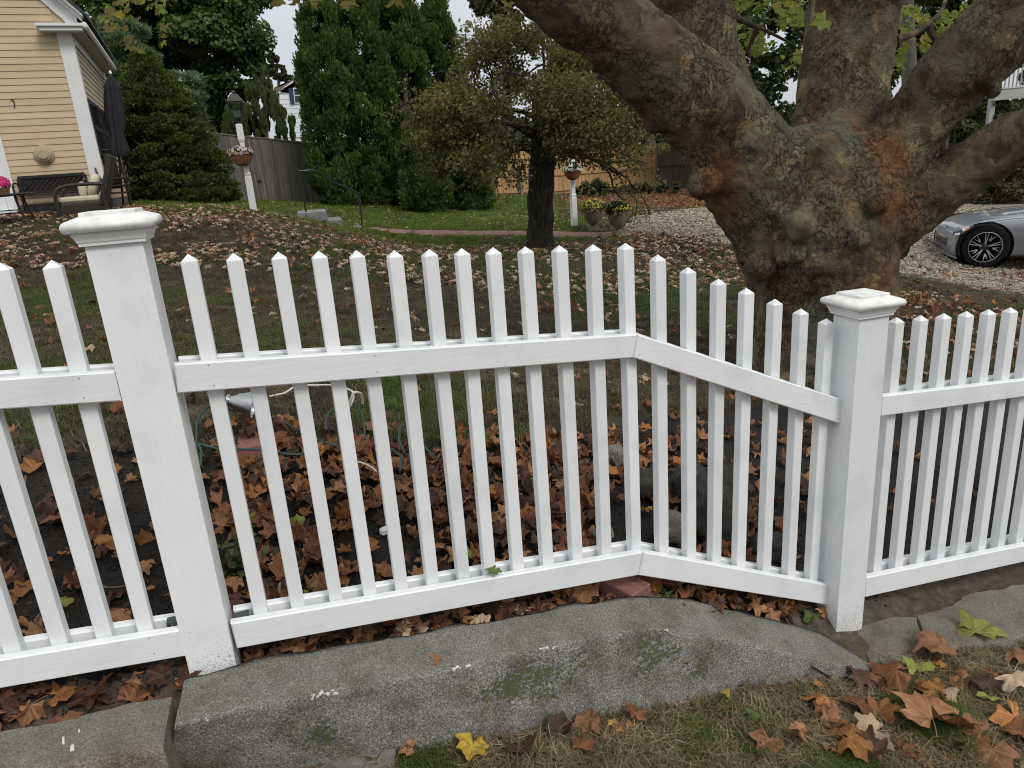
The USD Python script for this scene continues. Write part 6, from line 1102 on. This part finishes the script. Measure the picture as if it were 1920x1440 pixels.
for q, z in ((.012, .5),): p = at + (bt - at) * q - nn * .03; obj('gate_latch', join([box((p[0], p[1], ab[2] + (at[2] - ab[2]) * z), (.05, .03, .20), rz), box((p[0] + .06, p[1] - .02, ab[2] + (at[2] - ab[2]) * z), (.16, .03, .03), rz)]), IRON, t, smooth=False)
p = at + (bt - at) * .40 - nn * .03; obj('gate_hinge', box((p[0], p[1], ab[2] + .42), (.10, .03, .06), rz), IRON, t, smooth=False)
board_fence('cedar_fence', 'new orange cedar board fence behind the arborvitae row and crabapple', (606, 280), (609, 386), (1052, 284), (1050, 366), 23.7, 27.9, 44, CEDAR, rails=(.12, .48, .86), posts=(.29, .56, .79), postm=GREENPOST, cap=False)
board_fence('cedar_fence', 'farther stretch of cedar board fence between the lamp post and the dark fence', (1053, 284), (1051, 365), (1228, 272), (1228, 352), 28.0, 30.6, 26, CEDAR, rails=(.12, .48, .86), posts=(.1, .98), cap=False)
board_fence('dark_fence', 'dark brown board fence left of the sycamore trunk', (1230, 275), (1230, 352), (1420, 262), (1420, 344), 30.2, 32.0, 22, DARKWOOD, rails=(.55, .95), posts=(.0,), cap=True)
board_fence('dark_fence', 'dark shed like board wall seen between the two right limbs', (1690, 205), (1690, 345), (1826, 196), (1826, 338), 20.0, 20.6, 14, DARKWOOD, rails=(.5,), posts=(.62,), cap=True)

# white neighbour's house
NY = 55.0
def np_(x, y, dy=0): return AY(x, y, NY + dy)
nh = thing('neighbour_house', 'white clapboard house with a blue shutter showing left of the arborvitae', 'house', AY(560, 300, NY) * [1, 1, 0] + [0, 0, AY(560, 300, NY)[2]])
def facet(nm, pts, d, th, m_, par=None): 
    v = np.array([np_(x, y) for x, y in pts]); k = len(v); off = np.array([0, th, 0]); w = np.vstack([v + [0, d, 0], v + [0, d, 0] + off]); f = [[0, i + 1, i] for i in range(1, k - 1)] + [[k, k + i, k + i + 1] for i in range(1, k - 1)] + sum([[[i, (i + 1) % k, (i + 1) % k + k], [i, (i + 1) % k + k, i + k]] for i in range(k)], [])
    return obj(nm, (w, np.array(f)), m_, par or nh, smooth=False)
facet('wall', [(523, 171), (552, 149.6), (592, 174), (600, 300), (530, 300)], 0, 5.0, WHITESIDING)
for i in range(9): facet('siding_board', [(525 + i * .4, 178 + i * 9.0), (598 + i * .4, 176 + i * 9.0), (598 + i * .4, 184.2 + i * 9.0), (525 + i * .4, 186.2 + i * 9.0)], -.06 + .0 * i, .03, WHITESIDING)
facet('roof', [(512, 164), (527, 161), (552, 146), (556, 151), (526, 171), (514, 178)], .15, 5.0, BROWNROOF); facet('rake_board', [(523, 172), (552, 150.5), (592, 175), (592, 178), (552, 154), (524, 176)], -.12, .11, WHITESIDING)
facet('shutter', [(542, 166), (549, 165), (553, 195), (546, 196)], -.16, .06, BLUESHUT); w_ = facet('window', [(550, 165), (570, 163), (574, 193), (554, 195)], -.14, .05, WHITESIDING)
facet('pane', [(552, 167), (568, 165.5), (570, 177), (553.5, 178.5)], -.16, .02, PANE, w_); facet('pane', [(553.6, 180.5), (570.4, 179), (572, 191), (555, 192.5)], -.16, .02, PANE, w_)
# deck at the right edge
DY = 20.0; dk = thing('deck', 'raised deck with grey balusters at the right edge above the car', 'deck', AY(1880, 240, DY))
def dbox(x0, y0, x1, y1, th, dd=0): a, b = AY(x0, y0, DY + dd), AY(x1, y1, DY + dd); return a, b
for i in range(16):
    x = 1868 + i * 7.4; a, b = AY(x, 170 - (x - 1868) * .10, DY), AY(x + 1.5, 122 - (x - 1868) * .14, DY); obj('baluster', tube([a, np.r_[a[:2], b[2]]], .022, 4), DECKGREY, dk, smooth=False)
obj('hand_rail', tube([AY(1862, 122, DY), AY(1985, 105, DY)], .05, 4), DECKGREY, dk, smooth=False); obj('bottom_rail', tube([AY(1862, 168, DY), AY(1985, 158, DY)], .035, 4), DECKGREY, dk, smooth=False)
a, b = AY(1862, 180, DY), AY(1990, 168, DY); v, f = box((0, 0, 0), (1, .12, .24)); e = b - a; obj('rim_joist', (a + np.outer(v[:, 0] + .5, e) + np.outer(v[:, 1], [0, 1, 0]) + np.outer(v[:, 2], [0, 0, 1]), f), DECKGREY, dk, smooth=False)
v, f = box((0, 0, 0), (1, 3.0, .05)); obj('deck_floor', (a + [0, 1.5, .14] + np.outer(v[:, 0] + .5, e) + np.outer(v[:, 1], [0, 1, 0]) + np.outer(v[:, 2], [0, 0, 1]), f), DECKGREY, dk, smooth=False)
a = AY(1866, 195, DY); obj('post', box((a[0], a[1] + .15, a[2] - 1.0), (.14, .14, 2.3), 0, .01), DECKGREY, dk, smooth=False)

# ------------------------------------------------------------------ the car on the gravel
wc = AY(1846, 463, 11.5); gz = H(wc[None, :2])[0] + .035; ch = math.radians(160); hd = np.array([math.cos(ch), math.sin(ch), 0]); lf_ = np.array([-hd[1], hd[0], 0])
co = np.array([wc[0], wc[1], wc[2] - .338]) - lf_ * .86
def C_(q): q = np.atleast_2d(np.asarray(q, float)); return co + np.outer(q[:, 0], hd) + np.outer(q[:, 1], lf_) + np.outer(q[:, 2], [0, 0, 1])
car = thing('parked_car', 'silver grey car parked on the gravel, its front wheel and bonnet showing under the limb', 'car', co)
stn = np.array([[.80, .50, .34, .46, .52], [.765, .66, .22, .56, .62], [.68, .78, .18, .63, .69], [.50, .865, .165, .70, .76], [.25, .905, .16, .755, .82], [0, .915, .16, .79, .86], [-.5, .92, .16, .84, .915], [-.95, .925, .16, .885, .965], [-1.9, .925, .17, .92, .97], [-2.8, .925, .17, .945, .98], [-3.4, .90, .2, .95, 1.02], [-3.75, .80, .28, .90, .98], [-3.82, .70, .4, .80, .9]])
xs = np.linspace(.80, -3.82, 90); stn[:, 0] = np.where(stn[:, 0] > 0, stn[:, 0] * .56, np.where(stn[:, 0] > -1.5, stn[:, 0] * 1.35, stn[:, 0])); stn[:, 3:] *= .895; xs = np.linspace(.80 * .56, -3.82, 90)
prm = np.stack([np.interp(xs, stn[::-1, 0], PchipInterpolator(stn[::-1, 0], stn[::-1, k])(stn[::-1, 0])) if False else PchipInterpolator(stn[::-1, 0], stn[::-1, k])(xs) for k in range(1, 5)], 1)
ringc = []
for x, (hw, zb_, zs, zt_) in zip(xs, prm):
    half = [(0, zb_), (hw * .82, zb_), (hw * .965, zb_ + .05), (hw * .985, zb_ + .16), (hw * 1.0, zs * .55 + zb_ * .45), (hw * .995, zs - .12), (hw * .975, zs - .04), (hw * .92, zs + .005), (hw * .80, zs + (zt_ - zs) * .55), (hw * .5, zt_ - .012), (0, zt_)]
    t_ = np.linspace(0, 1, len(half)); q = np.linspace(0, 1, 31); h2 = np.stack([PchipInterpolator(t_, np.array(half)[:, k])(q) for k in range(2)], 1)
    ring = np.vstack([h2, np.c_[-h2[-2:0:-1, 0], h2[-2:0:-1, 1]]]); ringc.append(np.c_[np.full(len(ring), x), ring])
G = np.array(ringc); m_, n_ = G.shape[:2]; vv = G.reshape(-1, 3); k = np.arange(m_ * n_).reshape(m_, n_); k2 = np.roll(k, -1, 1)
f = np.stack([k[:-1], k2[:-1], k2[1:], k[1:]], -1).reshape(-1, 4); f = np.vstack([f[:, [0, 1, 2]], f[:, [0, 2, 3]]]); c0_ = len(vv); vv = np.vstack([vv, G[0].mean(0), G[-1].mean(0)])
f = np.vstack([f, np.stack([np.full(n_, c0_), k2[0], k[0]], 1), np.stack([np.full(n_, c0_ + 1), k[-1], k2[-1]], 1)])
bodym = m3.Manifold(m3.Mesh(vert_properties=np.asarray(vv, np.float32), tri_verts=np.asarray(f[:, ::-1] if trimesh.Trimesh(vv, f, process=False).volume < 0 else f, np.uint32)))
for x in (0.0, -2.84):
    for s_ in (1, -1): bodym = bodym - m3.Manifold.cylinder(.34, .395, .395, 48).rotate([90, 0, 0]).translate([x, .955 * s_ + (.17 if s_ > 0 else .17), .345])
mm = bodym.to_mesh(); obj('body', (C_(np.array(mm.vert_properties[:, :3])), np.array(mm.tri_verts)), CARPAINT, car, smooth=35)
def hull(pts):
    q = np.array(pts, float); q[:, 0] = np.where(q[:, 0] > 0, q[:, 0] * .56, np.where(q[:, 0] > -1.5, q[:, 0] * 1.35, q[:, 0])); q[:, 2] *= np.where(q[:, 2] < 1, .895, 1)
    h = trimesh.convex.convex_hull(q); return C_(np.array(h.vertices)), np.array(h.faces)
obj('cabin_glass', hull([(-.95, y * .80, .93) for y in (-1, 1)] + [(-3.45, y * .74, .97) for y in (-1, 1)] + [(-2.1, y * .60, 1.37) for y in (-1, 1)] + [(-2.75, y * .58, 1.37) for y in (-1, 1)]), BLACKGLOSS, car, smooth=30)
obj('roof', hull([(-2.05, y * .60, 1.372) for y in (-1, 1)] + [(-2.8, y * .58, 1.372) for y in (-1, 1)] + [(-2.2, y * .5, 1.415) for y in (-1, 1)] + [(-2.5, y * .5, 1.415) for y in (-1, 1)]), CARPAINT, car, smooth=30)
for s_ in (1, -1):
    hl = obj('headlight', hull([(.745, s_ * .60, .575), (.735, s_ * .62, .635), (.60, s_ * .785, .70), (.40, s_ * .845, .765), (.30, s_ * .875, .785), (.42, s_ * .900, .715), (.58, s_ * .870, .635), (.69, s_ * .795, .575)]), BLACKGLOSS, car, smooth=30)
    obj('lens', hull([(.735, s_ * .70, .582), (.725, s_ * .71, .618), (.64, s_ * .80, .64), (.655, s_ * .825, .60), (.66, s_ * .78, .595)]), LENS, hl, smooth=30); obj('lens', hull([(.60, s_ * .800, .703), (.585, s_ * .860, .665), (.46, s_ * .875, .735), (.44, s_ * .86, .758)]), LENS, hl, smooth=30)
    obj('indicator', hull([(.565, s_ * .885, .668), (.44, s_ * .905, .722), (.43, s_ * .89, .745), (.53, s_ * .855, .72)]), AMBER, hl, smooth=30)
obj('grille', hull([(.80, y * .40, .36) for y in (-1, 1)] + [(.815, y * .42, .48) for y in (-1, 1)] + [(.74, y * .5, .30) for y in (-1, 1)]), BLACKGLOSS, car, smooth=30); obj('front_lip', hull([(.79, y * .5, .18) for y in (-1, 1)] + [(.66, y * .82, .16) for y in (-1, 1)] + [(.66, y * .82, .20) for y in (-1, 1)] + [(.80, y * .5, .22) for y in (-1, 1)]), CARPAINT, car, smooth=30)
obj('underbody', hull([(.62, y * .70, z) for y in (-1, 1) for z in (.14, .30)] + [(-3.6, y * .70, z) for y in (-1, 1) for z in (.14, .30)]), BLACKGLOSS, car, smooth=False)
for s_ in (1, -1): obj('panel_gap', join([tube(C_(curve([(.20, s_ * .868, .705), (-.2, s_ * .880, .757), (-.7, s_ * .878, .795), (-1.25, s_ * .868, .83)], 12)), .004, 4), tube(C_(curve([(.235, s_ * .893, .600), (.20, s_ * .902, .55), (.185, s_ * .905, .50)], 6)), .0035, 4)]), ARCHBLACK, car, smooth=False)
def wheel(x, y, s_):
    def yl(prof, n=48, cap=True): v, f = lathe(prof, (0, 0, 0), n, cap=cap); return C_(np.c_[v[:, 0] + x, y + s_ * v[:, 2], v[:, 1] + .338]), f if s_ < 0 else f[:, ::-1]
    w = obj('wheel', yl([(.24, -.10), (.315, -.10), (.335, -.075), (.338, 0), (.335, .075), (.315, .10), (.245, .105), (.240, .06), (.240, -.09), (.24, -.10)], cap=False), RUBBER, car, smooth=40)
    obj('wheel_arch', yl([(.001, -.30), (.39, -.30), (.39, .10), (.381, .10), (.381, -.12), (.001, -.12)]), ARCHBLACK, car, smooth=False)
    obj('rim', yl([(.230, .085), (.238, .112), (.243, .110), (.243, .085), (.230, .085)], cap=False), ALLOY, w); obj('brake', yl([(.222, -.02), (.222, .0), (.06, .005), (.06, -.02)]), ARCHBLACK, w)
    sp = []
    for i in range(5):
        a = i * 2 * math.pi / 5 + .32
        for (ra, aa, rb, ab, w0, w1) in [(.045, .0, .236, .14, .008, .004), (.045, 0.0, .236, -.08, .008, .004), (.11, .52, .222, .66, .011, .002), (.11, .52, .20, .38, .010, .002)]:
            p, q = np.array([math.cos(a + aa) * ra, math.sin(a + aa) * ra]), np.array([math.cos(a + ab) * rb, math.sin(a + ab) * rb]); e = unit(q - p); n_2 = np.array([-e[1], e[0]])
            pts = [(*(p + n_2 * w0), .085), (*(p - n_2 * w0), .085), (*(q - n_2 * w1), .103), (*(q + n_2 * w1), .103), (*(p + n_2 * w0), .06), (*(p - n_2 * w0), .06), (*(q - n_2 * w1), .08), (*(q + n_2 * w1), .08)]
            h = trimesh.convex.convex_hull(np.array(pts)); v = np.array(h.vertices); obj('spoke', (C_(np.c_[v[:, 0] + x, y + s_ * v[:, 2], v[:, 1] + .338]), np.array(h.faces)), ALLOY, w, smooth=False)
    obj('hub', yl([(.05, .06), (.05, .092), (.035, .098), (0.001, .098)], 20), BLACKGLOSS, w)
wheel(0, .80, 1); wheel(0, -.80, -1); wheel(-2.84, .80, 1); wheel(-2.84, -.80, -1)

# ------------------------------------------------------------------ things lying in the bed
br_ = np.random.default_rng(8)
def rock(x, y, z, w, h, label, mt=FIELDSTONE, d=.75, sink=.25):
    p = AZ(x, y, z); k = ((p - EYEP) @ CF) / FPX; v, f = tm(trimesh.creation.icosphere(3)); v = np.sign(v) * np.abs(v) ** .8; sd = br_.integers(1, 999)
    v = v * (1 + (fbm(v * 1.3 + sd, 3, 4) - .5)[:, None] * .7 + (fbm(v * 5 + sd, 3, 6) - .5)[:, None] * .12); v *= np.array([w / 2, w / 2 * d, h / 2]) * k; obj('field_stone', (v + p + [0, 0, h / 2 * k * (1 - sink)], f), mt, smooth=35, label=label, category='stone')
rock(1352, 1000, .0, 104, 150, 'largest dark boulder in the bed behind the sloping rail'); rock(1256, 1012, .05, 56, 66, 'pale tan stone left of the largest boulder', GRAN_T); rock(1222, 928, .07, 66, 62, 'grey stone at the upper left of the bed stones by the kink'); rock(1300, 930, .05, 74, 72, 'grey stone leaning against the upper left of the largest boulder')
rock(1440, 1040, -.06, 60, 50, 'low stone right of the largest boulder just behind the bottom rail'); rock(1150, 868, .16, 44, 40, 'small pale grey stone in the drift left of the kink', GRAN); rock(1130, 1010, .10, 40, 26, 'flat grey stone just behind the bottom rail left of the kink', GRAN)
p = AZ(1172, 1106, .10); obj('brick', box(p + N * .03, (.10, .19, .055), TH + .35, .004), REDBRICK, label='red brick lying under the bottom rail at the fence kink', category='brick')
p = AY(466, 800, 2.72); p[2] = H(p[None, :2])[0] + .03; obj('brick', box(p, (.11, .16, .07), .3, .006), REDBRICK, label='broken red brick under the steel spotlight at the lawn edge', category='brick')
sp_ = AY(452, 756, 2.74); t = thing('spotlight', 'brushed steel garden spotlight lying at the lawn edge behind the first pickets', 'spotlight', sp_)
def tilt(prof, n=28): v, f = lathe(prof, (0, 0, 0), n); a = np.array([.93, .10, -.30]); a = unit(a); b = unit(np.cross([0, 0, 1.0], a)); c = np.cross(a, b); return np.outer(v[:, 0], b) + np.outer(v[:, 1], c) + np.outer(v[:, 2], a) + sp_, f
obj('shade', tilt([(.022, -.045), (.026, -.030), (.040, -.010), (.052, .025), (.056, .050), (.052, .050), (.045, .02), (.02, -.01)]), CHROME, t); obj('collar', tilt([(.018, -.062), (.026, -.058), (.026, -.046), (.018, -.044)]), CHROME, t); obj('socket', tilt([(.001, -.12), (.022, -.115), (.024, -.065), (.001, -.062)]), GREENCABLE, t)
obj('cable', tube(np.array([AY(*q) for q in [(445, 770, 2.76), (420, 765, 2.78), (392, 762, 2.8)]]), .008, 6), GREENCABLE, t)
def cable(pts, r, m_, label, cat='cable'):
    q = np.array([AY(x, y, Y) for x, y, Y in pts]); g_ = H(q) + r; q[:, 2] = np.maximum(q[:, 2], g_); obj('cable', tube(curve(q, 60), r, 6), m_, label=label, category=cat)
cable([(392, 762, 2.80), (374, 780, 2.66), (368, 830, 2.5), (376, 872, 2.36), (378, 850, 2.40), (372, 832, 2.45), (410, 842, 2.45), (450, 842, 2.5), (490, 843, 2.5), (545, 852, 2.48), (575, 850, 2.5)], .0045, GREENCABLE, 'green cable looping down beside the left post and along the bed')
cable([(512, 782, 2.85), (540, 796, 2.75), (566, 808, 2.66), (600, 826, 2.55), (640, 838, 2.5)], .0035, GREENCABLE, 'thin dark cable running down from the spotlight brick to the drift')
cable([(612, 806, 2.66), (616, 775, 2.80), (640, 760, 2.85), (668, 764, 2.8), (682, 790, 2.6), (684, 824, 2.46)], .0045, GREENCABLE, 'green cable arched over the lawn edge below the white cable end')
cable([(760, 850, 2.5), (752, 800, 2.75), (766, 796, 2.78), (800, 842, 2.6), (822, 862, 2.5)], .0045, GREENCABLE, 'green cable loop in the drift behind the middle pickets'); cable([(735, 842, 2.55), (752, 860, 2.48), (750, 884, 2.38)], .0045, GREENCABLE, 'short green cable end near the white plug')
cable([(506, 743, 3.05), (530, 738, 3.05), (560, 722, 3.15), (600, 722, 3.15), (640, 726, 3.05), (662, 736, 2.95), (656, 762, 2.75)], .0045, WHITECABLE, 'white cable curving over the lawn behind the spotlight'); cable([(654, 766, 2.74), (664, 736, 2.72), (676, 738, 2.8), (680, 756, 2.85)], .006, WHITECABLE, 'bent white cable end standing up at the lawn edge')
cable([(672, 866, 2.46), (690, 872, 2.42), (706, 884, 2.36)], .003, WHITECABLE, 'thin white wire leading to the white plug'); p = AY(712, 872, 2.40); p[2] = H(p[None, :2])[0] + .025; obj('plug', box(p, (.07, .028, .028), .7, .006), LAMPWHITE, label='white plug lying in the drift of leaves', category='plug')
for i, pts in enumerate([[(60, 1190, .33), (78, 1150, .37), (66, 1165, .40), (84, 1185, .36)], [(190, 1097, .37), (212, 1101, .38), (240, 1098, .38)], [(26, 808, .66), (58, 788, .66)], [(410, 648, .68), (452, 644, .69)], [(640, 580, .5), (664, 565, .5)], [(1460, 1160, -.2), (1490, 1190, -.2)]]):
    q = np.array([AZ(x, y, z) for x, y, z in pts]); q[:, 2] = np.maximum(q[:, 2], H(q) + .006); obj('twig', tube(curve(q, 10), np.linspace(.0035, .0018, 10), 5), TWIG, label=['forked twig on dark soil behind the left bottom rail', 'pale thin twig between two left pickets', 'pale straw stalk on the lawn behind the far left pickets', 'bent twig on the lawn just above the top rail right of the left post', 'short twig on the lawn above the middle rail', 'twig in the leaves behind the pointed kerb stone'][i], category='twig')
p = AZ(448, 1075, .30); t = thing('weed', 'dark green weed growing behind the bottom rail just right of the left post', 'plant', p); obj('stems', join([tube(curve([p, p + [a * .3, .01, .06], p + [a, .02, .10]], 6), .0016, 4) for a in br_.uniform(-.08, .08, 8)]), GREENCABLE, t); obj('foliage', leaves(p + br_.normal(0, 1, (90, 3)) * [.05, .04, .035] + [0, 0, .06], rdir(br_, 90) + [0, -.3, .8], rdir(br_, 90), .035, .026), LM_SHRUB, t, smooth=False, kind='stuff')
# woodland closing the view far behind the gardens
WOOD = leafmat('woodland_leaves', [(0, (0.012, 0.020, 0.007)), (0.6, (0.032, 0.045, 0.015)), (1, (0.07, 0.08, 0.03))], trans=.2, pos_scale=.15)
wr = np.random.default_rng(66); wb = []
for a in np.arange(-62, 68, 2.2): R = wr.uniform(62, 90); q = math.radians(a); wb.append((np.array([math.sin(q) * R, math.cos(q) * R, wr.uniform(1.5, 3.5)]), np.array([3.2, 3.2, 2.6]) * wr.uniform(.8, 1.25)))
obj('woodland', broad(wr, sum([lobes(wr, c, R, 12, 1.3, .75, -1) for c, R in wb], []), 42000, .75, .5, shell=.3, under=.7), WOOD, smooth=False, label='low dark belt of trees beyond the gardens', category='woodland', kind='stuff')
